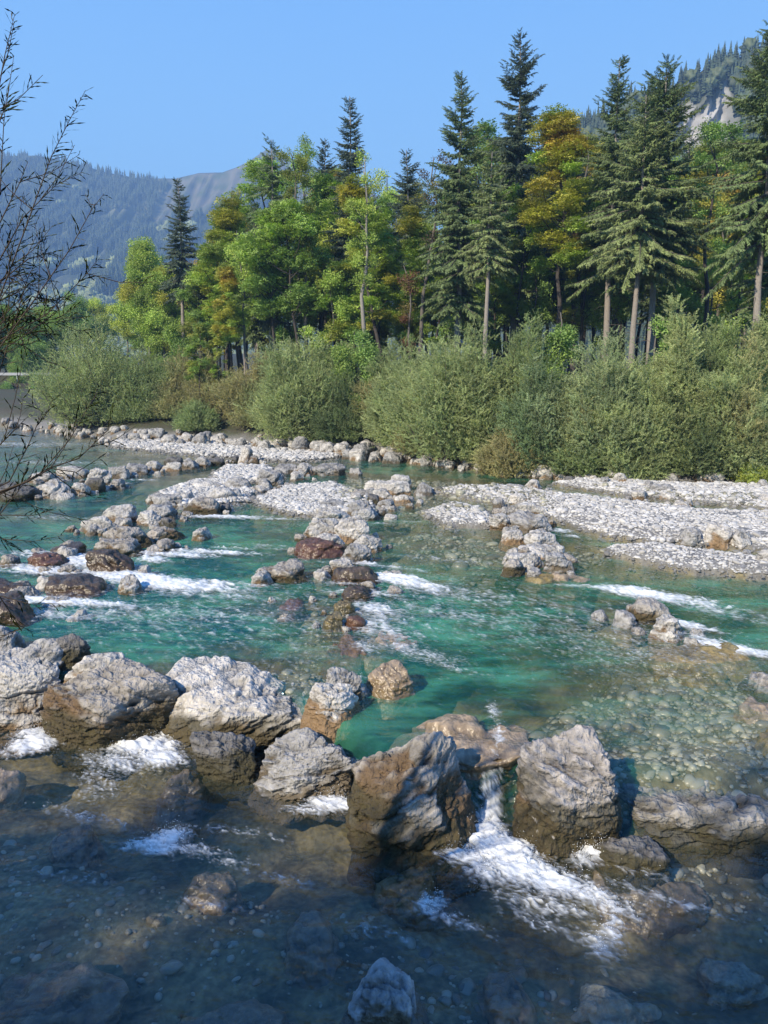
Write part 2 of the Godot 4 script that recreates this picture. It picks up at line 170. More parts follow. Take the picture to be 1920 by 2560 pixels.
var REGIONS := [
	{"kind": "pool", "t": -1.50, "soft": 1.20, "per": 0, "size": 0.000, "box": Rect2(), "label": "", "poly": PackedVector2Array([Vector2(-15.52, -27.75), Vector2(-7.84, -24.51), Vector2(-4.23, -26.03), Vector2(-2.40, -20.82), Vector2(-1.55, -16.94), Vector2(-1.93, -13.51), Vector2(-4.59, -13.99), Vector2(-8.06, -13.99)])},
	{"kind": "pool", "t": -1.60, "soft": 1.50, "per": 0, "size": 0.000, "box": Rect2(), "label": "", "poly": PackedVector2Array([Vector2(0.01, -18.91), Vector2(2.89, -18.91), Vector2(4.88, -17.30), Vector2(4.65, -15.04), Vector2(2.88, -12.44), Vector2(0.94, -11.51), Vector2(0.07, -11.16), Vector2(-0.08, -13.99)])},
	{"kind": "pool", "t": -1.50, "soft": 1.00, "per": 0, "size": 0.000, "box": Rect2(), "label": "", "poly": PackedVector2Array([Vector2(4.65, -18.07), Vector2(9.07, -17.87), Vector2(11.12, -16.94), Vector2(8.98, -13.51), Vector2(6.34, -15.33)])},
	{"kind": "shallow", "t": -0.17, "soft": 1.10, "per": 210, "size": 0.095, "box": Rect2(), "label": "grey green pebbles under clear shallow water at the right", "poly": PackedVector2Array([Vector2(1.98, -10.84), Vector2(3.98, -12.24), Vector2(6.44, -12.44), Vector2(8.58, -12.24), Vector2(6.03, -8.36), Vector2(2.81, -8.56), Vector2(3.09, -9.70)])},
	{"kind": "shallow", "t": -0.50, "soft": 1.00, "per": 90, "size": 0.120, "box": Rect2(), "label": "pebbles sinking into the green pool", "poly": PackedVector2Array([Vector2(0.88, -10.68), Vector2(2.88, -12.44), Vector2(4.64, -13.06), Vector2(7.08, -13.06), Vector2(4.58, -10.84), Vector2(2.22, -9.96)])},
	{"kind": "shallow", "t": -0.16, "soft": 0.60, "per": 170, "size": 0.085, "box": Rect2(), "label": "dark pebbles under water behind the largest boulder", "poly": PackedVector2Array([Vector2(-4.30, -13.06), Vector2(-2.83, -13.86), Vector2(-1.09, -13.51), Vector2(-0.53, -12.24), Vector2(-2.38, -11.51), Vector2(-3.71, -11.87)])},
	{"kind": "shallow", "t": -0.20, "soft": 0.80, "per": 35, "size": 0.160, "box": Rect2(), "label": "brown pebbles in the shallow channel", "poly": PackedVector2Array([Vector2(-2.10, -39.29), Vector2(7.54, -35.99), Vector2(5.85, -27.75), Vector2(1.18, -27.75), Vector2(-1.20, -28.69)])},
	{"kind": "shallow", "t": -0.30, "soft": 0.80, "per": 35, "size": 0.160, "box": Rect2(), "label": "brown pebbles under the shallow run", "poly": PackedVector2Array([Vector2(0.16, -26.03), Vector2(3.46, -24.87), Vector2(6.59, -23.15), Vector2(5.88, -20.56), Vector2(2.13, -20.56), Vector2(0.28, -22.52)])},
	{"kind": "shallow", "t": -0.20, "soft": 0.80, "per": 35, "size": 0.160, "box": Rect2(), "label": "pebbles in the back channel of the right bars", "poly": PackedVector2Array([Vector2(7.24, -34.53), Vector2(9.22, -31.35), Vector2(13.85, -27.75), Vector2(15.70, -26.86), Vector2(17.31, -29.70), Vector2(10.92, -31.94)])},
	{"kind": "shallow", "t": -0.25, "soft": 1.00, "per": 0, "size": 0.160, "box": Rect2(), "label": "", "poly": PackedVector2Array([Vector2(-18.47, -49.44), Vector2(-6.71, -54.06), Vector2(-1.79, -43.25), Vector2(-7.84, -37.57), Vector2(-10.93, -34.53)])},
	{"kind": "shallow", "t": -0.32, "soft": 1.00, "per": 110, "size": 0.100, "box": Rect2(), "label": "amber stones under shallow water by the golden ledge", "poly": PackedVector2Array([Vector2(3.78, -16.59), Vector2(5.36, -17.49), Vector2(5.93, -14.76), Vector2(7.48, -13.06), Vector2(6.84, -11.87), Vector2(4.75, -12.24), Vector2(4.25, -13.99)])},
	{"kind": "shallow", "t": -0.33, "soft": 0.90, "per": 110, "size": 0.100, "box": Rect2(), "label": "amber stones under water round the middle column", "poly": PackedVector2Array([Vector2(-2.75, -17.30), Vector2(-1.48, -18.69), Vector2(-0.29, -15.94), Vector2(0.00, -13.06), Vector2(-1.07, -13.28), Vector2(-2.17, -15.33)])},
	{"kind": "bar", "t": 0.10, "soft": 0.35, "per": 270, "size": 0.103, "box": Rect2(), "label": "middle pale gravel bar of rounded cobbles", "poly": PackedVector2Array([Vector2(-5.16, -30.23), Vector2(-4.70, -34.26), Vector2(-2.33, -35.54), Vector2(-0.56, -31.70), Vector2(-0.24, -27.57), Vector2(-1.76, -26.69), Vector2(-3.86, -27.93)])},
	{"kind": "bar", "t": 0.12, "soft": 0.35, "per": 270, "size": 0.108, "box": Rect2(), "label": "left pale gravel bar among flat rocks", "poly": PackedVector2Array([Vector2(-9.63, -32.18), Vector2(-8.95, -36.61), Vector2(-6.65, -35.99), Vector2(-5.31, -32.93), Vector2(-5.25, -30.23), Vector2(-6.94, -28.89), Vector2(-8.58, -29.49)])},
	{"kind": "bar", "t": 0.10, "soft": 0.30, "per": 270, "size": 0.124, "box": Rect2(), "label": "small gravel patch behind the left bar", "poly": PackedVector2Array([Vector2(-8.30, -36.61), Vector2(-8.65, -41.57), Vector2(-6.24, -41.98), Vector2(-4.66, -37.24), Vector2(-5.68, -35.25)])},
	{"kind": "bar", "t": 0.28, "soft": 0.40, "per": 270, "size": 0.095, "box": Rect2(), "label": "long pale gravel bar running to the right edge", "poly": PackedVector2Array([Vector2(1.71, -33.45), Vector2(5.09, -33.98), Vector2(7.88, -31.24), Vector2(10.11, -29.49), Vector2(11.34, -28.12), Vector2(16.51, -26.86), Vector2(13.23, -21.36), Vector2(11.03, -21.92), Vector2(9.92, -22.40), Vector2(8.28, -22.77), Vector2(7.09, -23.41), Vector2(5.97, -26.03), Vector2(5.15, -29.49), Vector2(3.19, -31.24)])},
	{"kind": "bar", "t": 0.16, "soft": 0.30, "per": 270, "size": 0.095, "box": Rect2(), "label": "small gravel patch at the head of the right column", "poly": PackedVector2Array([Vector2(1.40, -28.12), Vector2(2.52, -29.91), Vector2(3.86, -28.50), Vector2(3.74, -25.25), Vector2(2.00, -25.40)])},
	{"kind": "bar", "t": 0.20, "soft": 0.30, "per": 270, "size": 0.077, "box": Rect2(), "label": "near right gravel tongue ending in deep water", "poly": PackedVector2Array([Vector2(6.45, -22.40), Vector2(7.87, -22.77), Vector2(10.50, -20.82), Vector2(12.46, -20.06), Vector2(11.28, -18.07), Vector2(9.57, -18.91), Vector2(7.96, -19.49), Vector2(6.87, -20.51), Vector2(6.26, -21.47)])},
	{"kind": "bar", "t": 0.20, "soft": 0.35, "per": 270, "size": 0.109, "box": Rect2(), "label": "gravel shore at the far right under the bushes", "poly": PackedVector2Array([Vector2(7.52, -35.39), Vector2(10.28, -36.61), Vector2(13.54, -34.81), Vector2(21.07, -34.53), Vector2(16.93, -27.57), Vector2(14.31, -28.69), Vector2(12.16, -30.23), Vector2(9.65, -32.18)])},
	{"kind": "bar", "t": 0.18, "soft": 0.40, "per": 110, "size": 0.154, "box": Rect2(), "label": "strip of gravel under the far left bushes", "poly": PackedVector2Array([Vector2(-19.86, -56.89), Vector2(-11.06, -53.39), Vector2(-5.66, -50.30), Vector2(-1.93, -46.76), Vector2(-4.88, -43.25), Vector2(-11.38, -46.76), Vector2(-18.22, -52.11)])},
	{"kind": "low", "t": -0.28, "soft": 0.80, "per": 60, "size": 0.085, "box": Rect2(), "label": "dim pebbles on the bed of the shaded pool", "poly": PackedVector2Array([Vector2(-5.39, -9.39), Vector2(-2.85, -8.78), Vector2(-1.45, -8.24), Vector2(-0.54, -7.53), Vector2(-2.49, -7.05), Vector2(-4.18, -7.05)])},
	{"kind": "low", "t": -0.40, "soft": 0.80, "per": 60, "size": 0.085, "box": Rect2(), "label": "pebbles beside the grey rock at the bottom", "poly": PackedVector2Array([Vector2(-0.37, -8.07), Vector2(0.83, -7.39), Vector2(2.17, -6.93), Vector2(2.96, -6.57), Vector2(1.90, -5.94), Vector2(-0.52, -5.94)])},
]

var BANK := PackedVector2Array([Vector2(-75.00, -100.00), Vector2(-39.34, -74.97), Vector2(-29.07, -67.46), Vector2(-20.12, -57.64), Vector2(-11.06, -53.39), Vector2(-5.66, -50.30), Vector2(-0.82, -46.76), Vector2(4.22, -41.57), Vector2(8.31, -37.57), Vector2(12.27, -35.99), Vector2(17.40, -35.10), Vector2(23.14, -34.53), Vector2(40.00, -31.00), Vector2(90.00, -25.00), Vector2(90.00, -200.00), Vector2(-60.00, -200.00), Vector2(-80.00, -150.00)])

const BANK_BOX := Rect2(-90, -205, 200, 185)

const RIP := [Vector2(-39.34, -74.97), Vector2(-29.07, -67.46), Vector2(-20.12, -57.64), Vector2(-11.06, -53.39), Vector2(-5.66, -50.30), Vector2(-0.82, -46.76), Vector2(4.22, -41.57), Vector2(8.31, -37.57), Vector2(12.27, -35.99), Vector2(17.40, -35.10), Vector2(23.14, -34.53)]

const RIP_LABEL := ["boulder at the foot of the far left willow", "pale boulder on the shore under the left bushes", "boulder on the shore right of the far left bushes", "boulder heaped at the bank behind the standing stone", "boulder under the tall middle willow", "boulder at the foot of the middle bushes", "boulder below the broad round willow", "shaded boulder under the right hand willows", "shaded boulder below the dark leafy bushes", "shaded boulder at the bank towards the right edge", "shaded boulder at the bank by the right edge"]

const FOAM := [
	[-8.68, -21.03, 2.16, 0.68, 21.0, 0.84, 3.94, 0.951, 0.309, 1.10, 0.08],
	[-7.56, -20.21, 1.62, 0.54, 20.2, 0.84, 2.96, 0.927, 0.375, 1.10, 0.08],
	[-8.57, -19.54, 1.89, 0.47, 19.5, 0.84, 3.45, 0.990, 0.139, 1.10, 0.08],
	[-9.40, -20.06, 1.62, 0.41, 20.1, 0.53, 2.96, 0.996, 0.087, 1.10, 0.08],
	[-6.08, -18.82, 1.76, 0.57, 18.8, 1.05, 3.20, 0.927, 0.375, 1.10, 0.08],
	[-5.01, -18.23, 2.03, 0.49, 18.2, 1.00, 3.70, 0.961, 0.276, 1.10, 0.08],
	[-6.84, -19.35, 1.08, 0.41, 19.4, 0.89, 1.97, 0.906, 0.423, 1.10, 0.08],
	[-4.04, -18.40, 1.62, 0.34, 18.4, 0.73, 2.96, 0.978, 0.208, 1.10, 0.08],
	[-4.28, -17.49, 2.16, 0.41, 17.5, 0.53, 3.94, 0.970, 0.242, 1.10, 0.08],
	[-5.83, -21.36, 1.49, 0.34, 21.4, 0.84, 2.71, 0.978, 0.208, 1.10, 0.08],
	[-5.00, -21.69, 1.89, 0.30, 21.7, 0.79, 3.45, 0.985, 0.174, 1.10, 0.08],
	[-4.16, -22.16, 1.62, 0.22, 22.2, 0.53, 2.96, 0.990, 0.139, 1.10, 0.08],
	[-6.32, -20.82, 0.68, 0.41, 20.8, 0.84, 1.23, 0.866, 0.500, 1.10, 0.08],
	[-7.68, -16.94, 1.62, 0.38, 16.9, 0.89, 2.96, 0.990, 0.139, 1.10, 0.08],
	[-6.70, -16.80, 1.76, 0.30, 16.8, 0.79, 3.20, 0.970, 0.242, 1.10, 0.08],
	[-6.13, -16.10, 2.16, 0.41, 16.1, 0.47, 3.94, 0.978, 0.208, 1.10, 0.08],
	[-5.10, -15.63, 2.43, 0.41, 15.6, 0.38, 4.44, 0.985, 0.174, 1.10, 0.08],
	[-7.06, -15.94, 1.62, 0.41, 15.9, 0.53, 2.96, 0.978, 0.208, 1.10, 0.08],
	[-5.61, -27.04, 1.76, 0.38, 27.0, 0.84, 3.20, 0.996, 0.087, 1.10, 0.08],
	[-4.33, -26.69, 1.89, 0.27, 26.7, 0.53, 3.45, 0.996, 0.087, 1.10, 0.08],
	[-15.03, -32.18, 2.43, 0.47, 32.2, 0.73, 4.44, 0.985, 0.174, 1.10, 0.08],
	[-11.26, -36.29, 1.08, 0.47, 36.3, 0.53, 1.97, 0.985, 0.174, 1.10, 0.08],
	[-11.89, -35.25, 0.94, 0.41, 35.2, 0.42, 1.73, 0.985, 0.174, 1.10, 0.08],
	[0.35, -18.82, 0.94, 0.47, 18.8, 1.00, 1.73, 0.866, 0.500, 1.10, 0.08],
	[0.84, -18.23, 1.35, 0.41, 18.2, 0.84, 2.46, 0.829, 0.559, 1.10, 0.08],
	[1.40, -17.49, 1.35, 0.30, 17.5, 0.53, 2.46, 0.829, 0.559, 1.10, 0.08],
	[-0.32, -17.60, 0.81, 0.34, 17.6, 0.63, 1.48, 0.940, 0.342, 1.10, 0.08],
	[-0.15, -16.32, 0.94, 0.47, 16.3, 0.68, 1.73, 0.766, 0.643, 1.10, 0.08],
	[-0.28, -15.48, 0.68, 0.41, 15.5, 0.63, 1.23, 0.766, 0.643, 1.10, 0.08],
	[0.05, -14.82, 0.94, 0.54, 14.8, 0.58, 1.73, 0.866, 0.500, 1.10, 0.08],
	[0.27, -14.11, 0.81, 0.47, 14.1, 0.47, 1.48, 0.866, 0.500, 1.10, 0.08],
	[0.72, -13.62, 1.08, 0.30, 13.6, 0.53, 1.97, 0.829, 0.559, 2.30, 0.06],
	[1.06, -13.06, 1.22, 0.22, 13.1, 0.44, 2.22, 0.829, 0.559, 2.30, 0.06],
	[-1.02, -17.68, 0.68, 0.24, 17.7, 0.53, 1.23, 0.985, 0.174, 1.10, 0.08],
	[-0.95, -18.40, 0.54, 0.20, 18.4, 0.53, 0.99, 0.985, 0.174, 1.10, 0.08],
	[-0.34, -13.99, 0.54, 0.34, 14.0, 0.53, 0.99, 0.500, 0.866, 2.30, 0.06],
	[0.20, -15.63, 1.22, 0.41, 15.6, 0.47, 2.22, 0.829, 0.559, 1.10, 0.08],
	[-0.07, -25.87, 0.94, 0.20, 25.9, 0.47, 1.73, 0.985, 0.174, 1.10, 0.08],
	[0.80, -26.19, 1.35, 0.20, 26.2, 0.42, 2.46, 0.990, 0.139, 1.10, 0.08],
	[5.69, -24.65, 0.47, 0.41, 24.7, 0.68, 0.86, 0.866, 0.500, 1.10, 0.08],
	[5.84, -23.81, 0.68, 0.27, 23.8, 0.53, 1.23, 0.866, 0.500, 1.10, 0.08],
	[-0.43, -20.31, 0.54, 0.27, 20.3, 0.73, 0.99, 0.940, 0.342, 1.10, 0.08],
	[0.25, -19.91, 1.22, 0.27, 19.9, 0.53, 2.22, 0.899, 0.438, 1.10, 0.08],
	[-1.74, -20.56, 0.68, 0.20, 20.6, 0.37, 1.23, 0.985, 0.174, 1.10, 0.08],
	[5.79, -17.68, 0.81, 0.46, 17.7, 1.05, 1.48, 0.883, 0.469, 1.10, 0.08],
	[6.18, -17.37, 0.94, 0.49, 17.4, 0.89, 1.73, 0.766, 0.643, 1.10, 0.08],
	[6.71, -17.08, 1.08, 0.46, 17.1, 0.71, 1.97, 0.940, 0.342, 1.10, 0.08],
	[7.11, -16.52, 1.22, 0.54, 16.5, 0.58, 2.22, 0.766, 0.643, 1.10, 0.08],
	[7.46, -15.94, 1.22, 0.54, 15.9, 0.47, 2.22, 0.883, 0.469, 1.10, 0.08],
	[4.92, -18.07, 1.08, 0.18, 18.1, 0.63, 1.97, 0.961, 0.276, 1.10, 0.08],
	[6.13, -15.27, 0.81, 0.27, 15.3, 0.84, 1.48, 0.743, 0.669, 1.10, 0.08],
	[6.23, -14.36, 1.08, 0.24, 14.4, 0.63, 1.97, 0.743, 0.669, 1.10, 0.08],
	[6.46, -13.89, 0.94, 0.24, 13.9, 0.95, 1.73, 0.809, 0.588, 2.30, 0.06],
	[6.89, -13.70, 0.94, 0.20, 13.7, 0.73, 1.73, 0.899, 0.438, 2.30, 0.06],
	[7.42, -15.63, 1.35, 0.27, 15.6, 0.37, 2.46, 0.829, 0.559, 1.10, 0.08],
	[-0.41, -12.06, 0.34, 0.34, 12.1, 0.53, 0.62, 0.866, 0.500, 2.30, 0.06],
	[-0.46, -12.44, 0.27, 0.34, 12.4, 0.47, 0.62, 0.500, 0.866, 2.30, 0.06],
	[-2.99, -18.15, 1.08, 0.27, 18.1, 0.37, 1.97, 0.970, 0.242, 1.10, 0.08],
	[-5.56, -11.68, 0.39, 0.51, 11.7, 1.10, 0.84, 0.866, 0.500, 2.30, 0.06],
	[-5.77, -12.03, 0.18, 0.38, 12.0, 0.88, 0.62, 0.174, 0.985, 2.30, 0.06],
	[-3.81, -11.58, 0.60, 0.39, 11.6, 1.16, 0.99, 0.985, 0.174, 2.30, 0.10],
	[-3.40, -11.16, 0.45, 0.30, 11.2, 0.99, 0.74, 0.940, 0.342, 2.30, 0.06],
	[-3.91, -12.11, 0.18, 0.45, 12.1, 0.88, 0.74, -0.087, 0.996, 2.30, 0.06],
	[-4.06, -11.01, 0.75, 0.33, 11.0, 0.66, 1.23, 0.906, 0.423, 2.30, 0.06],
	[-4.11, -10.46, 0.60, 0.33, 10.5, 0.50, 0.99, 0.766, 0.643, 2.30, 0.06],
	[-4.13, -10.08, 0.45, 0.30, 10.1, 0.39, 0.74, 0.643, 0.766, 2.30, 0.06],
	[-2.70, -9.06, 0.30, 0.21, 9.1, 0.94, 0.49, 0.866, -0.500, 2.30, 0.06],
	[-2.87, -8.86, 0.52, 0.21, 8.9, 0.77, 0.86, 0.985, 0.174, 2.30, 0.06],
	[-2.34, -8.80, 0.68, 0.14, 8.8, 0.55, 1.11, 0.978, 0.208, 2.30, 0.06],
	[-1.89, -8.55, 0.60, 0.09, 8.5, 0.44, 0.99, 0.978, 0.208, 2.30, 0.06],
	[-0.69, -9.86, 0.39, 0.20, 9.9, 1.10, 0.64, 0.966, 0.259, 2.30, 0.06],
	[-1.03, -9.70, 0.42, 0.15, 9.7, 0.66, 0.69, 0.985, 0.174, 2.30, 0.06],
	[1.65, -11.16, 0.14, 0.45, 11.2, 0.55, 0.74, 0.996, 0.087, 2.30, 0.06],
	[1.64, -10.33, 0.12, 0.54, 10.3, 0.68, 0.89, 0.990, 0.139, 2.30, 0.06],
	[1.41, -9.50, 0.18, 0.45, 9.5, 0.83, 0.74, 0.990, 0.139, 2.30, 0.06],
	[1.24, -9.13, 0.36, 0.30, 9.1, 1.12, 0.59, 0.866, -0.500, 2.30, 0.10],
	[1.46, -8.80, 0.45, 0.33, 8.8, 1.17, 0.74, 0.866, 0.500, 2.30, 0.10],
	[0.96, -8.69, 0.42, 0.24, 8.7, 0.83, 0.69, 0.906, 0.423, 2.30, 0.06],
	[1.65, -8.41, 0.54, 0.33, 8.4, 0.97, 0.89, 0.906, 0.423, 2.30, 0.06],
	[1.98, -8.16, 0.60, 0.27, 8.2, 0.86, 0.99, 0.927, 0.375, 2.30, 0.06],
	[2.30, -7.95, 0.63, 0.21, 8.0, 0.68, 1.04, 0.927, 0.375, 2.30, 0.06],
	[1.31, -8.33, 0.52, 0.30, 8.3, 0.66, 0.86, 0.940, 0.342, 2.30, 0.06],
	[1.79, -7.76, 0.75, 0.24, 7.8, 0.55, 1.23, 0.940, 0.342, 2.30, 0.06],
	[2.60, -8.80, 0.27, 0.27, 8.8, 0.94, 0.44, 0.766, 0.643, 2.30, 0.06],
	[2.38, -8.59, 0.24, 0.21, 8.6, 0.66, 0.39, 0.866, 0.500, 2.30, 0.06],
	[2.49, -7.72, 0.45, 0.18, 7.7, 0.61, 0.74, 0.866, 0.500, 2.30, 0.06],
	[2.39, -7.35, 0.21, 0.42, 7.4, 0.61, 0.69, 0.940, 0.342, 2.30, 0.06],
	[2.18, -7.12, 0.18, 0.38, 7.1, 0.50, 0.62, 0.940, -0.342, 2.30, 0.06],
	[0.51, -7.76, 0.21, 0.27, 7.8, 0.66, 0.44, 0.643, 0.766, 2.30, 0.06],
	[0.65, -7.57, 0.38, 0.15, 7.6, 0.55, 0.62, 0.866, 0.500, 2.30, 0.06],
	[0.89, -7.43, 0.45, 0.12, 7.4, 0.44, 0.74, 0.866, 0.500, 2.30, 0.06],
	[2.90, -8.03, 0.68, 0.12, 8.0, 0.44, 1.11, 0.866, 0.500, 2.30, 0.06],
	[3.04, -7.83, 0.60, 0.11, 7.8, 0.40, 0.99, 0.829, 0.559, 2.30, 0.06],
	[2.95, -8.37, 0.45, 0.15, 8.4, 0.44, 0.74, 0.866, 0.500, 2.30, 0.06],
	[-3.43, -15.94, 2.70, 0.54, 15.9, 0.40, 4.93, 0.978, 0.208, 1.10, 0.08],
	[1.48, -15.94, 2.16, 0.54, 15.9, 0.42, 3.94, 0.866, 0.500, 1.10, 0.08],
	[2.66, -17.30, 2.03, 0.41, 17.3, 0.40, 3.70, 0.866, 0.500, 1.10, 0.08],
	[1.65, -20.82, 2.97, 0.41, 20.8, 0.38, 5.42, 0.961, 0.276, 1.10, 0.08],
	[-7.66, -29.70, 2.97, 0.54, 29.7, 0.38, 5.42, 0.995, 0.105, 1.10, 0.08],
	[-11.48, -26.86, 2.97, 0.54, 26.9, 0.38, 5.42, 0.995, 0.105, 1.10, 0.08],
	[-3.68, -22.52, 2.16, 0.34, 22.5, 0.40, 3.94, 0.978, 0.208, 1.10, 0.08],
	[-3.86, -9.50, 1.05, 0.18, 9.5, 0.44, 1.73, 0.940, 0.342, 2.30, 0.06],
	[-1.84, -9.18, 0.90, 0.15, 9.2, 0.42, 1.48, 0.966, 0.259, 2.30, 0.06],
	[-1.24, -8.24, 1.05, 0.12, 8.2, 0.40, 1.73, 0.940, 0.342, 2.30, 0.06],
	[-3.66, -8.24, 0.90, 0.15, 8.2, 0.37, 1.48, 0.966, 0.259, 2.30, 0.06],
	[-0.05, -7.32, 0.75, 0.15, 7.3, 0.40, 1.23, 0.940, 0.342, 2.30, 0.06],
	[1.73, -7.46, 0.75, 0.18, 7.5, 0.44, 1.23, 0.866, 0.500, 2.30, 0.06],
	[3.32, -7.76, 0.75, 0.15, 7.8, 0.42, 1.23, 0.906, 0.423, 2.30, 0.06],
	[-1.94, -7.76, 0.60, 0.12, 7.8, 0.40, 0.99, 0.985, 0.174, 2.30, 0.06],
	[-4.02, -15.94, 7.02, 3.51, 15.9, 0.35, 12.82, 0.970, 0.242, 1.10, 0.08],
	[1.77, -16.94, 6.75, 3.24, 16.9, 0.35, 12.32, 0.883, 0.469, 1.10, 0.08],
	[4.51, -13.99, 4.59, 2.43, 14.0, 0.35, 8.38, 0.866, 0.500, 2.30, 0.06],
	[-36.70, -81.98, 9.45, 2.70, 82.0, 0.58, 17.25, 0.985, 0.174, 1.10, 0.08],
	[-25.29, -54.06, 8.10, 2.70, 54.1, 0.44, 14.79, 0.985, 0.174, 1.10, 0.08],
	[-18.26, -43.25, 5.40, 1.35, 43.2, 0.44, 9.86, 0.985, 0.174, 1.10, 0.08],
]

const FOAM_LABEL := ["white water of the left rapids", "white water of the left rapids", "white water of the left rapids", "white water of the left rapids", "white water of the left rapids", "white water of the left rapids", "white water of the left rapids", "white water of the left rapids", "white water of the left rapids", "white water of the left rapids", "white water of the left rapids", "white water of the left rapids", "white water of the left rapids", "white water of the left rapids", "white water of the left rapids", "white water of the left rapids", "white water of the left rapids", "white water of the left rapids", "white water of the left rapids", "foam along the middle column of rocks", "pale ripples by the upper rock ridge", "pale ripples by the upper rock ridge", "pale ripples by the upper rock ridge", "foam along the middle column of rocks", "foam along the middle column of rocks", "foam along the middle column of rocks", "foam along the middle column of rocks", "foam along the middle column of rocks", "foam along the middle column of rocks", "foam along the middle column of rocks", "foam along the middle column of rocks", "foam along the middle column of rocks", "foam along the middle column of rocks", "foam along the middle column of rocks", "foam along the middle column of rocks", "foam along the middle column of rocks", "foam along the middle column of rocks", "foam along the middle column of rocks", "foam along the middle column of rocks", "white rapid beside the right column of rocks", "white rapid beside the right column of rocks", "foam along the middle column of rocks", "foam along the middle column of rocks", "foam along the middle column of rocks", "white rapid beside the right column of rocks", "white rapid beside the right column of rocks", "white rapid beside the right column of rocks", "white rapid beside the right column of rocks", "white rapid beside the right column of rocks", "white rapid beside the right column of rocks", "white rapid beside the right column of rocks", "white rapid beside the right column of rocks", "white rapid beside the right column of rocks", "white rapid beside the right column of rocks", "white rapid beside the right column of rocks", "foam along the middle column of rocks", "foam along the middle column of rocks", "foam along the middle column of rocks", "white water at the foot of the front boulder sill", "white water at the foot of the front boulder sill", "white water at the foot of the front boulder sill", "white water at the foot of the front boulder sill", "white water at the foot of the front boulder sill", "white water at the foot of the front boulder sill", "white water at the foot of the front boulder sill", "white water at the foot of the front boulder sill", "white water at the foot of the front boulder sill", "white water at the foot of the front boulder sill", "white water at the foot of the front boulder sill", "white water at the foot of the front boulder sill", "white water at the foot of the front boulder sill", "white water at the foot of the front boulder sill", "white water at the foot of the front boulder sill", "white water at the foot of the front boulder sill", "white water at the foot of the front boulder sill", "white water at the foot of the front boulder sill", "white water at the foot of the front boulder sill", "white water at the foot of the front boulder sill", "white water at the foot of the front boulder sill", "white water at the foot of the front boulder sill", "white water at the foot of the front boulder sill", "white water at the foot of the front boulder sill", "white water at the foot of the front boulder sill", "white water at the foot of the front boulder sill", "white water at the foot of the front boulder sill", "white water at the foot of the front boulder sill", "white water at the foot of the front boulder sill", "white water at the foot of the front boulder sill", "white water at the foot of the front boulder sill", "white water at the foot of the front boulder sill", "white water at the foot of the front boulder sill", "white water at the foot of the front boulder sill", "white water at the foot of the front boulder sill", "white water at the foot of the front boulder sill", "white water of the left rapids", "foam along the middle column of rocks", "white rapid beside the right column of rocks", "foam along the middle column of rocks", "white water of the left rapids", "white water of the left rapids", "foam along the middle column of rocks", "white water at the foot of the front boulder sill", "white water at the foot of the front boulder sill", "white water at the foot of the front boulder sill", "white water at the foot of the front boulder sill", "white water at the foot of the front boulder sill", "white water at the foot of the front boulder sill", "white water at the foot of the front boulder sill", "white water at the foot of the front boulder sill", "white water of the left rapids", "white rapid beside the right column of rocks", "white rapid beside the right column of rocks", "pale ripples by the upper rock ridge", "pale ripples by the upper rock ridge", "pale ripples by the upper rock ridge"]

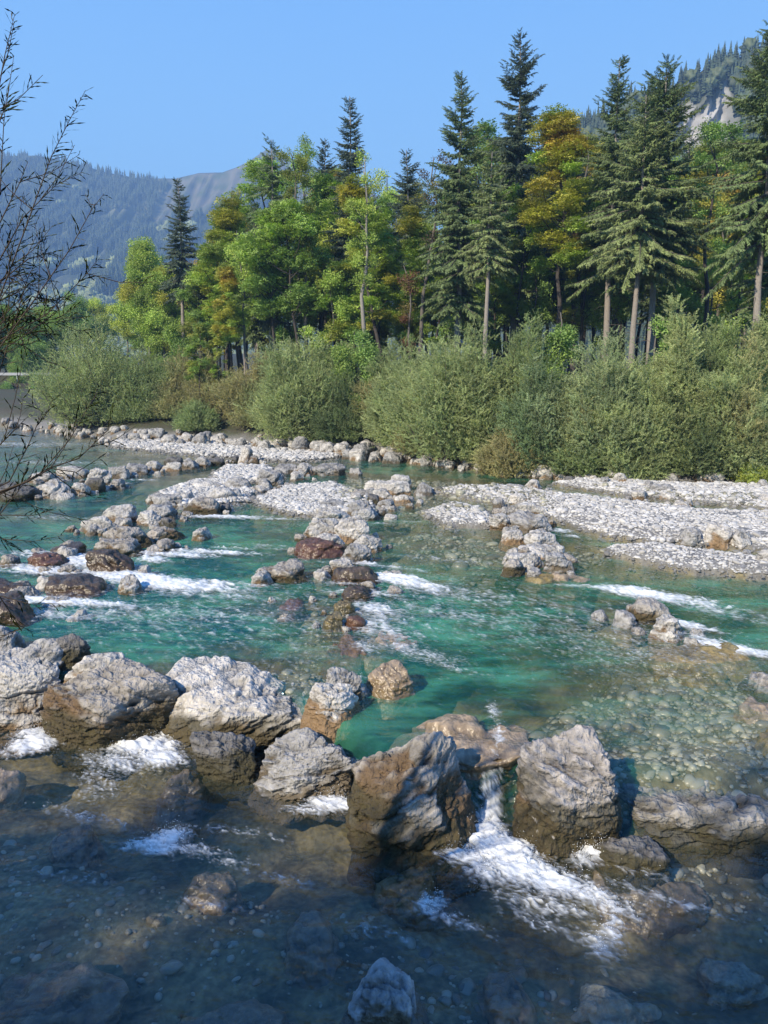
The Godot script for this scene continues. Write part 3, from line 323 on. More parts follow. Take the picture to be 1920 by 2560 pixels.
var SPRUCES := [
	["spruce", Vector3(-17.87, 0, -71.00), 19.4, 9.8, 1.94, 1, Color(0.060, 0.098, 0.053), 0.95, 0.75, "lone dark spruce at the left with a long bare trunk", "spruces of the wooded bank"],
	["spruce", Vector3(-8.59, 0, -62.00), 20.1, 14.1, 2.06, 2, Color(0.106, 0.169, 0.056), 0.50, 0.60, "thin sparse spruce with a tall pale bare trunk", "spruces of the wooded bank"],
	["spruce", Vector3(-2.41, 0, -64.00), 23.7, 10.2, 2.35, 3, Color(0.060, 0.098, 0.053), 1.00, 0.80, "dark dense spruce behind the light ash trees", "spruces of the wooded bank"],
	["spruce", Vector3(4.81, 0, -52.00), 21.2, 7.7, 2.47, 4, Color(0.106, 0.169, 0.056), 1.00, 0.68, "tall full spruce in the middle of the wood", "spruces of the wooded bank"],
	["spruce", Vector3(6.19, 0, -49.00), 16.1, 9.7, 1.80, 5, Color(0.155, 0.218, 0.075), 0.90, 0.70, "light green drooping spruce right of the tall full one", "spruces of the wooded bank"],
	["spruce", Vector3(9.75, 0, -60.00), 26.4, 11.8, 3.27, 6, Color(0.060, 0.098, 0.053), 0.80, 0.75, "tallest spruce against the sky with open upper branches", "spruces of the wooded bank"],
	["spruce", Vector3(14.51, 0, -52.00), 21.9, 9.5, 2.84, 7, Color(0.106, 0.169, 0.056), 0.95, 0.80, "pointed spruce with long hanging left branches", "spruces of the wooded bank"],
	["spruce", Vector3(13.98, 0, -45.00), 17.6, 9.2, 2.77, 8, Color(0.155, 0.218, 0.075), 1.00, 0.70, "light green spruce with a pale trunk showing below", "spruces of the wooded bank"],
	["spruce", Vector3(15.70, 0, -47.00), 19.9, 9.4, 3.01, 9, Color(0.106, 0.169, 0.056), 1.00, 0.62, "spruce with a leaning pale trunk below its skirt", "spruces of the wooded bank"],
	["spruce", Vector3(18.16, 0, -39.00), 19.3, 9.8, 2.96, 10, Color(0.106, 0.169, 0.056), 1.00, 0.58, "massive spruce at the right edge with bare lower trunk", "spruces of the wooded bank"],
	["spruce", Vector3(21.83, 0, -43.00), 18.4, 7.4, 2.80, 11, Color(0.106, 0.169, 0.056), 1.00, 0.80, "spruce cut by the right edge behind the massive one", "spruces of the wooded bank"],
	["spruce", Vector3(14.84, 0, -66.00), 21.8, 10.5, 2.74, 12, Color(0.060, 0.098, 0.053), 1.00, 0.80, "dark spruce behind the orange beech", "spruces of the wooded bank"],
	["spruce", Vector3(1.75, 0, -66.00), 20.1, 9.7, 2.35, 13, Color(0.060, 0.098, 0.053), 0.80, 0.70, "dark round topped spruce behind the bare tree", "spruces of the wooded bank"],
	["spruce", Vector3(-5.29, 0, -70.00), 21.9, 10.1, 2.28, 14, Color(0.060, 0.098, 0.053), 0.90, 0.80, "dark spruce behind the yellow green poplar", "spruces of the wooded bank"],
]

var BROADS := [
	["leafy_tree", Vector3(-24.13, 0, -82.00), 15.5, 6.7, 3.01, 1, Color(0.317, 0.439, 0.085), Color(0.437, 0.506, 0.092), Color(0.44, 0.37, 0.055), 1.00, "broad", "round", "light green tree with orange flecks at the left end of the wood", "broadleaf trees of the wooded bank", Color(0.17, 0.155, 0.135)],
	["leafy_tree", Vector3(-29.11, 0, -90.00), 11.6, 7.1, 2.13, 2, Color(0.437, 0.506, 0.092), Color(0.412, 0.400, 0.076), Color(0.437, 0.506, 0.092), 1.00, "broad", "round", "low yellowish tree at the far left tip of the wood", "broadleaf trees of the wooded bank", Color(0.17, 0.155, 0.135)],
	["leafy_tree", Vector3(-17.16, 0, -74.00), 13.8, 5.5, 2.02, 3, Color(0.412, 0.400, 0.076), Color(0.46, 0.25, 0.055), Color(0.44, 0.37, 0.055), 0.80, "broad", "round", "orange tinged tree beside the lone dark spruce", "broadleaf trees of the wooded bank", Color(0.17, 0.155, 0.135)],
	["beech_tree", Vector3(-13.47, 0, -68.00), 17.2, 6.1, 2.90, 4, Color(0.317, 0.439, 0.085), Color(0.412, 0.400, 0.076), Color(0.44, 0.37, 0.055), 1.00, "beech", "round", "olive and yellow beech with a dark trunk, left part of the wood", "broadleaf trees of the wooded bank", Color(0.08, 0.07, 0.06)],
	["leafy_tree", Vector3(-13.50, 0, -76.00), 20.1, 12.4, 1.53, 5, Color(0.237, 0.218, 0.055), Color(0.46, 0.25, 0.055), Color(0.237, 0.218, 0.055), 0.45, "broad", "round", "thin brownish crown sticking out above the yellow beech", "broadleaf trees of the wooded bank", Color(0.17, 0.155, 0.135)],
	["leafy_tree", Vector3(-10.14, 0, -66.00), 13.2, 6.0, 1.88, 6, Color(0.317, 0.439, 0.085), Color(0.412, 0.400, 0.076), Color(0.437, 0.506, 0.092), 0.90, "broad", "round", "yellow green tree beside the thin sparse spruce", "broadleaf trees of the wooded bank", Color(0.17, 0.155, 0.135)],
	["ash_tree", Vector3(-7.60, 0, -66.00), 21.7, 7.5, 1.72, 7, Color(0.215, 0.338, 0.085), Color(0.317, 0.439, 0.085), Color(0.317, 0.439, 0.085), 0.70, "broad", "column", "green ash with airy top left of the poplar", "broadleaf trees of the wooded bank", Color(0.17, 0.155, 0.135)],
	["poplar_tree", Vector3(-5.51, 0, -60.00), 19.2, 7.5, 1.21, 8, Color(0.16, 0.20, 0.03), Color(0.21, 0.24, 0.04), Color(0.19, 0.22, 0.04), 1.30, "broad", "column", "slim bright yellow green poplar column", "broadleaf trees of the wooded bank", Color(0.17, 0.155, 0.135)],
	["ash_tree", Vector3(-1.07, 0, -53.00), 17.9, 8.4, 1.45, 9, Color(0.317, 0.439, 0.085), Color(0.437, 0.506, 0.092), Color(0.317, 0.439, 0.085), 0.50, "broad", "vase", "airy light green ash with a long pale trunk", "broadleaf trees of the wooded bank", Color(0.30, 0.28, 0.25)],
	["leafy_tree", Vector3(-2.86, 0, -58.00), 11.5, 5.0, 2.06, 10, Color(0.215, 0.338, 0.085), Color(0.317, 0.439, 0.085), Color(0.412, 0.400, 0.076), 0.90, "beech", "round", "low green beech between the poplar and the ash", "broadleaf trees of the wooded bank", Color(0.08, 0.07, 0.06)],
	["beech_tree", Vector3(0.68, 0, -57.00), 16.3, 6.0, 2.09, 11, Color(0.317, 0.439, 0.085), Color(0.412, 0.400, 0.076), Color(0.44, 0.37, 0.055), 1.00, "beech", "round", "layered yellow green beech right of the ash", "broadleaf trees of the wooded bank", Color(0.08, 0.07, 0.06)],
	["bare_tree", Vector3(2.18, 0, -53.00), 17.5, 10.8, 1.13, 12, Color(0.10,0.07,0.04), Color(0.12,0.08,0.04), Color(0.237, 0.218, 0.055), 0.10, "broad", "vase", "nearly leafless grey tree with thin upright branches", "broadleaf trees of the wooded bank", Color(0.17, 0.155, 0.135)],
	["ivy_trunk", Vector3(1.84, 0, -52.00), 10.6, 3.9, 0.43, 13, Color(0.15, 0.07, 0.035), Color(0.17, 0.07, 0.035), Color(0.237, 0.218, 0.055), 0.80, "broad", "column", "reddish brown creeper on the lower trunk of the leafless tree", "broadleaf trees of the wooded bank", Color(0.17, 0.155, 0.135)],
	["leafy_tree", Vector3(6.74, 0, -64.00), 12.4, 6.7, 2.28, 14, Color(0.215, 0.338, 0.085), Color(0.317, 0.439, 0.085), Color(0.317, 0.439, 0.085), 0.80, "beech", "round", "shaded green understorey beech beneath the tall full spruce", "broadleaf trees of the wooded bank", Color(0.08, 0.07, 0.06)],
	["leafy_tree", Vector3(9.24, 0, -62.00), 19.4, 12.1, 1.62, 15, Color(0.237, 0.218, 0.055), Color(0.406, 0.127, 0.044), Color(0.406, 0.127, 0.044), 0.60, "beech", "round", "dull red crown wedged between two spruces", "broadleaf trees of the wooded bank", Color(0.17, 0.155, 0.135)],
	["beech_tree", Vector3(11.20, 0, -54.00), 19.5, 9.7, 2.75, 16, Color(0.317, 0.439, 0.085), Color(0.46, 0.22, 0.045), Color(0.44, 0.37, 0.055), 1.00, "beech", "round", "beech with a burning orange top and yellow green skirt", "broadleaf trees of the wooded bank", Color(0.08, 0.07, 0.06)],
	["leafy_tree", Vector3(14.19, 0, -60.00), 20.1, 13.1, 1.42, 17, Color(0.412, 0.400, 0.076), Color(0.46, 0.25, 0.055), Color(0.46, 0.25, 0.055), 0.70, "beech", "round", "small orange crown right of the burning beech", "broadleaf trees of the wooded bank", Color(0.17, 0.155, 0.135)],
	["leafy_tree", Vector3(10.52, 0, -60.00), 13.1, 6.4, 2.85, 18, Color(0.215, 0.338, 0.085), Color(0.317, 0.439, 0.085), Color(0.317, 0.439, 0.085), 0.80, "beech", "round", "dark green understorey beech below the burning one", "broadleaf trees of the wooded bank", Color(0.08, 0.07, 0.06)],
	["leafy_tree", Vector3(14.47, 0, -59.00), 12.3, 5.7, 2.45, 19, Color(0.215, 0.338, 0.085), Color(0.317, 0.439, 0.085), Color(0.237, 0.218, 0.055), 0.80, "beech", "round", "green understorey beech left of the twin spruce trunks", "broadleaf trees of the wooded bank", Color(0.08, 0.07, 0.06)],
	["leafy_tree", Vector3(19.74, 0, -49.00), 17.0, 10.2, 1.68, 20, Color(0.215, 0.338, 0.085), Color(0.317, 0.439, 0.085), Color(0.237, 0.218, 0.055), 0.35, "broad", "vase", "thin dark forked tree with sparse leaves near the right", "broadleaf trees of the wooded bank", Color(0.08, 0.07, 0.06)],
	["leafy_tree", Vector3(25.22, 0, -60.00), 16.3, 7.8, 2.28, 21, Color(0.412, 0.400, 0.076), Color(0.46, 0.25, 0.055), Color(0.46, 0.25, 0.055), 0.90, "broad", "round", "orange brown tree behind the thin forked one", "broadleaf trees of the wooded bank", Color(0.17, 0.155, 0.135)],
	["leafy_tree", Vector3(23.17, 0, -63.00), 12.2, 5.9, 2.09, 22, Color(0.237, 0.218, 0.055), Color(0.412, 0.400, 0.076), Color(0.46, 0.25, 0.055), 0.70, "beech", "round", "yellow brown understorey tree right of the leaning trunk", "broadleaf trees of the wooded bank", Color(0.08, 0.07, 0.06)],
	["leafy_tree", Vector3(23.95, 0, -54.00), 11.5, 4.9, 1.60, 23, Color(0.215, 0.338, 0.085), Color(0.317, 0.439, 0.085), Color(0.317, 0.439, 0.085), 0.80, "beech", "round", "dark green understorey beech by the massive spruce", "broadleaf trees of the wooded bank", Color(0.08, 0.07, 0.06)],
	["leafy_tree", Vector3(19.56, 0, -40.00), 9.8, 5.3, 1.04, 24, Color(0.412, 0.400, 0.076), Color(0.44, 0.37, 0.055), Color(0.437, 0.506, 0.092), 0.80, "broad", "round", "yellow green tree cut by the right edge", "broadleaf trees of the wooded bank", Color(0.17, 0.155, 0.135)],
	["maple_tree", Vector3(9.09, 0, -41.50), 7.0, 0.3, 1.62, 25, Color(0.215, 0.338, 0.085), Color(0.317, 0.439, 0.085), Color(0.317, 0.439, 0.085), 1.10, "broad", "round", "dense green maple bush above the willows", "broadleaf trees of the wooded bank", Color(0.17, 0.155, 0.135)],
	["maple_tree", Vector3(13.60, 0, -40.50), 6.0, 0.4, 1.10, 26, Color(0.215, 0.338, 0.085), Color(0.317, 0.439, 0.085), Color(0.317, 0.439, 0.085), 1.00, "broad", "round", "green maple bush between two light willows", "broadleaf trees of the wooded bank", Color(0.17, 0.155, 0.135)],
	["maple_tree", Vector3(16.28, 0, -39.00), 5.9, 0.3, 1.25, 27, Color(0.317, 0.439, 0.085), Color(0.437, 0.506, 0.092), Color(0.317, 0.439, 0.085), 1.10, "broad", "round", "fresh green maple bush toward the right edge", "broadleaf trees of the wooded bank", Color(0.17, 0.155, 0.135)],
	["maple_tree", Vector3(18.30, 0, -38.00), 5.6, 1.3, 0.99, 28, Color(0.437, 0.506, 0.092), Color(0.437, 0.506, 0.092), Color(0.317, 0.439, 0.085), 1.00, "broad", "round", "bright green maple at the right edge", "broadleaf trees of the wooded bank", Color(0.17, 0.155, 0.135)],
	["leafy_tree", Vector3(3.61, 0, -56.00), 11.2, 4.9, 1.66, 29, Color(0.317, 0.439, 0.085), Color(0.412, 0.400, 0.076), Color(0.437, 0.506, 0.092), 0.90, "beech", "round", "yellow green beech in front of the tall full spruce", "broadleaf trees of the wooded bank", Color(0.08, 0.07, 0.06)],
	["leafy_tree", Vector3(7.63, 0, -58.00), 10.2, 5.0, 1.93, 30, Color(0.317, 0.439, 0.085), Color(0.437, 0.506, 0.092), Color(0.317, 0.439, 0.085), 0.90, "beech", "round", "light understorey tree left of the tallest spruce trunk", "broadleaf trees of the wooded bank", Color(0.08, 0.07, 0.06)],
	["leafy_tree", Vector3(14.77, 0, -55.00), 13.5, 6.8, 1.96, 31, Color(0.215, 0.338, 0.085), Color(0.317, 0.439, 0.085), Color(0.237, 0.218, 0.055), 0.80, "beech", "round", "green crown filling the gap left of the twin trunks", "broadleaf trees of the wooded bank", Color(0.08, 0.07, 0.06)],
	["leafy_tree", Vector3(16.93, 0, -58.00), 9.6, 4.7, 1.86, 32, Color(0.317, 0.439, 0.085), Color(0.437, 0.506, 0.092), Color(0.317, 0.439, 0.085), 0.90, "broad", "round", "light green crown under the twin spruces", "broadleaf trees of the wooded bank", Color(0.17, 0.155, 0.135)],
	["leafy_tree", Vector3(19.73, 0, -52.00), 13.2, 6.0, 1.73, 33, Color(0.215, 0.338, 0.085), Color(0.412, 0.400, 0.076), Color(0.46, 0.25, 0.055), 0.80, "beech", "round", "mixed green and orange crown right of the leaning trunk", "broadleaf trees of the wooded bank", Color(0.08, 0.07, 0.06)],
	["leafy_tree", Vector3(24.68, 0, -56.00), 16.6, 8.7, 1.86, 34, Color(0.317, 0.439, 0.085), Color(0.412, 0.400, 0.076), Color(0.437, 0.506, 0.092), 0.80, "beech", "round", "olive crown left of the massive spruce", "broadleaf trees of the wooded bank", Color(0.08, 0.07, 0.06)],
	["leafy_tree", Vector3(-4.21, 0, -58.00), 9.6, 3.7, 1.93, 35, Color(0.317, 0.439, 0.085), Color(0.437, 0.506, 0.092), Color(0.317, 0.439, 0.085), 0.90, "broad", "round", "light green tree at the foot of the poplar", "broadleaf trees of the wooded bank", Color(0.17, 0.155, 0.135)],
	["leafy_tree", Vector3(-6.85, 0, -62.00), 10.7, 5.1, 1.84, 36, Color(0.215, 0.338, 0.085), Color(0.317, 0.439, 0.085), Color(0.412, 0.400, 0.076), 0.90, "broad", "round", "green tree between the pale trunk and the poplar", "broadleaf trees of the wooded bank", Color(0.17, 0.155, 0.135)],
	["leafy_tree", Vector3(-22.38, 0, -80.00), 12.9, 5.7, 2.66, 37, Color(0.317, 0.439, 0.085), Color(0.437, 0.506, 0.092), Color(0.44, 0.37, 0.055), 1.00, "broad", "round", "light green tree left of the lone dark spruce", "broadleaf trees of the wooded bank", Color(0.17, 0.155, 0.135)],
	["leafy_tree", Vector3(9.83, 0, -58.00), 15.6, 10.2, 1.93, 38, Color(0.215, 0.338, 0.085), Color(0.317, 0.439, 0.085), Color(0.237, 0.218, 0.055), 0.80, "beech", "round", "green crown between the tallest spruce and the burning beech", "broadleaf trees of the wooded bank", Color(0.08, 0.07, 0.06)],
	["leafy_tree", Vector3(-0.33, 0, -60.00), 13.1, 6.4, 1.78, 39, Color(0.317, 0.439, 0.085), Color(0.44, 0.37, 0.055), Color(0.412, 0.400, 0.076), 0.90, "beech", "round", "golden green beech left of the leafless tree", "broadleaf trees of the wooded bank", Color(0.08, 0.07, 0.06)],
	["leafy_tree", Vector3(3.52, 0, -60.00), 14.4, 7.1, 1.78, 40, Color(0.215, 0.338, 0.085), Color(0.317, 0.439, 0.085), Color(0.437, 0.506, 0.092), 0.80, "broad", "round", "mid green crown between the leafless tree and the full spruce", "broadleaf trees of the wooded bank", Color(0.17, 0.155, 0.135)],
	["leafy_tree", Vector3(14.23, 0, -58.00), 15.6, 9.6, 1.93, 41, Color(0.237, 0.218, 0.055), Color(0.44, 0.37, 0.055), Color(0.46, 0.25, 0.055), 0.80, "beech", "round", "golden crown right of the burning beech, lower down", "broadleaf trees of the wooded bank", Color(0.08, 0.07, 0.06)],
	["leafy_tree", Vector3(19.98, 0, -58.00), 17.1, 10.2, 2.06, 42, Color(0.215, 0.338, 0.085), Color(0.317, 0.439, 0.085), Color(0.237, 0.218, 0.055), 0.80, "broad", "round", "green crown showing between the leaning spruce and the forked tree", "broadleaf trees of the wooded bank", Color(0.17, 0.155, 0.135)],
	["leafy_tree", Vector3(-5.21, 0, -64.00), 14.5, 8.1, 1.90, 43, Color(0.437, 0.506, 0.092), Color(0.412, 0.400, 0.076), Color(0.437, 0.506, 0.092), 0.90, "broad", "round", "bright crown just right of the poplar column", "broadleaf trees of the wooded bank", Color(0.17, 0.155, 0.135)],
	["leafy_tree", Vector3(-9.17, 0, -70.00), 16.7, 9.4, 1.83, 44, Color(0.412, 0.400, 0.076), Color(0.44, 0.37, 0.055), Color(0.437, 0.506, 0.092), 0.80, "broad", "round", "yellow crown behind the thin sparse spruce", "broadleaf trees of the wooded bank", Color(0.17, 0.155, 0.135)],
	["leafy_tree", Vector3(6.76, 0, -68.00), 11.4, 4.6, 2.42, 45, Color(0.317, 0.439, 0.085), Color(0.437, 0.506, 0.092), Color(0.412, 0.400, 0.076), 0.90, "beech", "round", "yellow green crown beneath the middle of the wood", "broadleaf trees of the wooded bank", Color(0.08, 0.07, 0.06)],
	["leafy_tree", Vector3(10.84, 0, -58.00), 11.5, 5.7, 1.72, 46, Color(0.215, 0.338, 0.085), Color(0.317, 0.439, 0.085), Color(0.317, 0.439, 0.085), 0.90, "broad", "round", "mid green young tree in the shade right of the tallest spruce trunk", "broadleaf trees of the wooded bank", Color(0.17, 0.155, 0.135)],
	["leafy_tree", Vector3(19.94, 0, -56.00), 10.0, 4.9, 1.66, 47, Color(0.215, 0.338, 0.085), Color(0.317, 0.439, 0.085), Color(0.437, 0.506, 0.092), 0.90, "broad", "round", "mid green young tree right of the pale leaning trunk", "broadleaf trees of the wooded bank", Color(0.17, 0.155, 0.135)],
	["leafy_tree", Vector3(22.38, 0, -54.00), 10.3, 5.5, 1.47, 48, Color(0.317, 0.439, 0.085), Color(0.437, 0.506, 0.092), Color(0.437, 0.506, 0.092), 0.90, "broad", "round", "light green young tree right of the thin forked tree", "broadleaf trees of the wooded bank", Color(0.17, 0.155, 0.135)],
	["leafy_tree", Vector3(4.42, 0, -58.00), 8.9, 4.4, 1.58, 49, Color(0.215, 0.338, 0.085), Color(0.317, 0.439, 0.085), Color(0.437, 0.506, 0.092), 0.90, "broad", "round", "mid green young tree at the foot of the full spruce", "broadleaf trees of the wooded bank", Color(0.17, 0.155, 0.135)],
	["leafy_tree", Vector3(14.76, 0, -64.00), 11.0, 5.2, 1.75, 50, Color(0.317, 0.439, 0.085), Color(0.437, 0.506, 0.092), Color(0.437, 0.506, 0.092), 0.90, "broad", "round", "light green young tree under the golden crown", "broadleaf trees of the wooded bank", Color(0.17, 0.155, 0.135)],
	["leafy_tree", Vector3(7.80, 0, -58.00), 8.9, 4.7, 1.51, 51, Color(0.215, 0.338, 0.085), Color(0.437, 0.506, 0.092), Color(0.437, 0.506, 0.092), 0.90, "broad", "round", "small leafy tree between two bare spruce trunks", "broadleaf trees of the wooded bank", Color(0.17, 0.155, 0.135)],
	["leafy_tree", Vector3(-1.15, 0, -50.00), 6.7, 0.7, 1.78, 52, Color(0.215, 0.338, 0.085), Color(0.215, 0.338, 0.085), Color(0.317, 0.439, 0.085), 1.00, "broad", "round", "dark green bush tree in the middle gap", "broadleaf trees of the wooded bank", Color(0.08, 0.07, 0.06)],
	["leafy_tree", Vector3(-8.03, 0, -60.00), 6.4, 1.6, 1.64, 53, Color(0.215, 0.338, 0.085), Color(0.317, 0.439, 0.085), Color(0.317, 0.439, 0.085), 0.90, "broad", "round", "dark bush tree left of the tall middle willow", "broadleaf trees of the wooded bank", Color(0.08, 0.07, 0.06)],
	["leafy_tree", Vector3(-18.25, 0, -72.00), 7.9, 1.3, 2.13, 54, Color(0.215, 0.338, 0.085), Color(0.317, 0.439, 0.085), Color(0.317, 0.439, 0.085), 0.80, "broad", "round", "dark green bush tree behind the left willows", "broadleaf trees of the wooded bank", Color(0.08, 0.07, 0.06)],
]

var SHRUBS := [
	["willow_shrub", Vector3(-23.26, 0, -62.95), 8.1, 3.92, 1, Color(0.31, 0.37, 0.165), Color(0.39, 0.44, 0.20), 4200, "large round silvery willow at the left end of the bank", "shrubs along the far bank"],
	["willow_shrub", Vector3(-18.58, 0, -62.26), 5.8, 2.58, 2, Color(0.235, 0.30, 0.125), Color(0.31, 0.37, 0.165), 2000, "darker willow leaning against the large left one", "shrubs along the far bank"],
	["willow_shrub", Vector3(-15.50, 0, -61.01), 4.9, 1.81, 3, Color(0.35, 0.32, 0.15), Color(0.235, 0.30, 0.125), 1200, "brownish twiggy bush under the lone spruce", "shrubs along the far bank"],
	["willow_shrub", Vector3(-12.59, 0, -59.16), 4.5, 2.10, 4, Color(0.35, 0.32, 0.15), Color(0.39, 0.44, 0.20), 1500, "straw coloured bush left of the small dark bush", "shrubs along the far bank"],
	["willow_shrub", Vector3(-13.30, 0, -56.20), 1.9, 1.40, 5, Color(0.235, 0.30, 0.125), Color(0.31, 0.37, 0.165), 800, "small dark leafy bush on the shore rocks", "shrubs along the far bank"],
	["willow_shrub", Vector3(-9.53, 0, -56.52), 4.9, 2.01, 6, Color(0.35, 0.32, 0.15), Color(0.31, 0.37, 0.165), 1500, "olive bush left of the tall middle willow", "shrubs along the far bank"],
	["willow_shrub", Vector3(-5.46, 0, -51.21), 7.5, 2.79, 7, Color(0.31, 0.37, 0.165), Color(0.39, 0.44, 0.20), 4200, "tall grey green willow in the middle left", "shrubs along the far bank"],
	["willow_shrub", Vector3(-8.83, 0, -55.28), 1.2, 1.64, 8, Color(0.235, 0.30, 0.125), Color(0.35, 0.32, 0.15), 800, "low bush at the shore below the olive one", "shrubs along the far bank"],
	["willow_shrub", Vector3(-2.76, 0, -49.24), 4.0, 1.69, 9, Color(0.14, 0.19, 0.08), Color(0.235, 0.30, 0.125), 1800, "dark shaded willow at the right of the tall middle one", "shrubs along the far bank"],
	["willow_shrub", Vector3(-0.42, 0, -49.12), 4.8, 1.46, 10, Color(0.35, 0.32, 0.15), Color(0.235, 0.30, 0.125), 1300, "brown olive bush in the gap of the bank", "shrubs along the far bank"],
	["willow_shrub", Vector3(1.11, 0, -45.96), 5.4, 1.69, 11, Color(0.31, 0.37, 0.165), Color(0.39, 0.44, 0.20), 2000, "light willow at the left of the broad round one", "shrubs along the far bank"],
	["willow_shrub", Vector3(3.94, 0, -42.51), 7.0, 3.28, 12, Color(0.31, 0.37, 0.165), Color(0.39, 0.44, 0.20), 5200, "broad round willow in the centre of the bank", "shrubs along the far bank"],
	["willow_shrub", Vector3(6.47, 0, -38.67), 2.6, 1.42, 13, Color(0.35, 0.32, 0.15), Color(0.31, 0.37, 0.165), 1500, "reddish brown low bush right of the broad round willow", "shrubs along the far bank"],
	["willow_shrub", Vector3(7.60, 0, -38.55), 4.8, 1.83, 14, Color(0.17, 0.24, 0.11), Color(0.28, 0.345, 0.18), 2600, "bluish green willow under the maple bush", "shrubs along the far bank"],
	["willow_shrub", Vector3(10.59, 0, -37.70), 6.1, 2.06, 15, Color(0.28, 0.345, 0.18), Color(0.39, 0.44, 0.20), 3800, "grey green willow at the right of the centre", "shrubs along the far bank"],
	["willow_shrub", Vector3(11.53, 0, -36.39), 3.5, 1.29, 16, Color(0.31, 0.37, 0.165), Color(0.31, 0.37, 0.165), 1700, "sprawling willow dipping toward the gravel", "shrubs along the far bank"],
	["willow_shrub", Vector3(13.61, 0, -37.03), 7.1, 1.36, 17, Color(0.39, 0.44, 0.20), Color(0.31, 0.37, 0.165), 2600, "light green willow with an upright plume top", "shrubs along the far bank"],
	["willow_shrub", Vector3(14.27, 0, -36.15), 3.8, 1.41, 18, Color(0.13, 0.17, 0.07), Color(0.235, 0.30, 0.125), 1900, "dark hollow bush right of the sprawling willow", "shrubs along the far bank"],
	["willow_shrub", Vector3(16.03, 0, -35.97), 5.4, 1.62, 19, Color(0.31, 0.37, 0.165), Color(0.35, 0.32, 0.15), 2600, "olive willow near the right edge", "shrubs along the far bank"],
	["willow_shrub", Vector3(17.33, 0, -35.32), 4.0, 1.47, 20, Color(0.28, 0.345, 0.18), Color(0.31, 0.37, 0.165), 2200, "dense willow cut by the right edge", "shrubs along the far bank"],
	["willow_shrub", Vector3(16.85, 0, -34.98), 1.3, 0.83, 21, Color(0.437, 0.506, 0.092), Color(0.31, 0.37, 0.165), 700, "small bright bush on the far gravel at the right", "shrubs along the far bank"],
	["willow_shrub", Vector3(9.37, 0, -37.32), 2.4, 1.33, 22, Color(0.235, 0.30, 0.125), Color(0.31, 0.37, 0.165), 1500, "low willow between the bluish and the grey green ones", "shrubs along the far bank"],
	["willow_shrub", Vector3(-3.99, 0, -51.96), 2.2, 1.42, 23, Color(0.35, 0.32, 0.15), Color(0.39, 0.44, 0.20), 1100, "straw coloured low bush right of the tall middle willow", "shrubs along the far bank"],
	["willow_shrub", Vector3(2.26, 0, -44.34), 2.0, 1.21, 24, Color(0.35, 0.32, 0.15), Color(0.31, 0.37, 0.165), 1000, "olive low bush at the foot of the broad round willow", "shrubs along the far bank"],
	["willow_shrub", Vector3(5.53, 0, -41.19), 4.1, 1.47, 25, Color(0.31, 0.37, 0.165), Color(0.39, 0.44, 0.20), 1800, "light willow filling the right flank of the broad round one", "shrubs along the far bank"],
	["willow_shrub", Vector3(9.07, 0, -37.92), 4.6, 1.26, 26, Color(0.31, 0.37, 0.165), Color(0.35, 0.32, 0.15), 1600, "olive twiggy willow left of the grey green one", "shrubs along the far bank"],
	["willow_shrub", Vector3(12.59, 0, -36.96), 5.0, 1.23, 27, Color(0.31, 0.37, 0.165), Color(0.39, 0.44, 0.20), 1700, "light willow between the sprawling one and the plume", "shrubs along the far bank"],
	["willow_shrub", Vector3(15.09, 0, -36.04), 2.5, 1.20, 28, Color(0.31, 0.37, 0.165), Color(0.35, 0.32, 0.15), 1300, "straw olive bush low in front of the dark hollow", "shrubs along the far bank"],
	["willow_shrub", Vector3(-16.01, 0, -60.18), 2.1, 1.78, 29, Color(0.31, 0.37, 0.165), Color(0.35, 0.32, 0.15), 1000, "olive bush under the twiggy one", "shrubs along the far bank"],
	["willow_shrub", Vector3(-7.06, 0, -54.26), 3.3, 1.61, 30, Color(0.31, 0.37, 0.165), Color(0.39, 0.44, 0.20), 1300, "light flank of bush left of the tall middle willow", "shrubs along the far bank"],
	["willow_shrub", Vector3(-1.45, 0, -49.30), 1.7, 1.29, 31, Color(0.31, 0.37, 0.165), Color(0.35, 0.32, 0.15), 900, "low olive bush in the middle gap of the bank", "shrubs along the far bank"],
	["willow_shrub", Vector3(7.15, 0, -41.32), 6.9, 1.71, 32, Color(0.235, 0.30, 0.125), Color(0.31, 0.37, 0.165), 2200, "tall green willow behind the reddish brown low bush", "shrubs along the far bank"],
	["willow_shrub", Vector3(0.89, 0, -49.21), 6.5, 1.63, 33, Color(0.235, 0.30, 0.125), Color(0.31, 0.37, 0.165), 1600, "tall shaded willow behind the light one", "shrubs along the far bank"],
	["willow_shrub", Vector3(-2.14, 0, -52.02), 5.7, 1.54, 34, Color(0.31, 0.37, 0.165), Color(0.235, 0.30, 0.125), 1500, "willow rising behind the dark shaded one", "shrubs along the far bank"],
	["willow_shrub", Vector3(15.88, 0, -38.55), 6.8, 1.51, 35, Color(0.235, 0.30, 0.125), Color(0.31, 0.37, 0.165), 2200, "tall willow behind the straw olive bush", "shrubs along the far bank"],
	["willow_shrub", Vector3(17.69, 0, -37.97), 7.0, 1.35, 36, Color(0.31, 0.37, 0.165), Color(0.39, 0.44, 0.20), 1900, "tall light willow behind the dense right edge one", "shrubs along the far bank"],
	["willow_shrub", Vector3(-19.47, 0, -61.01), 1.7, 1.81, 37, Color(0.235, 0.30, 0.125), Color(0.31, 0.37, 0.165), 900, "low green bush at the foot of the left willows", "shrubs along the far bank"],
]

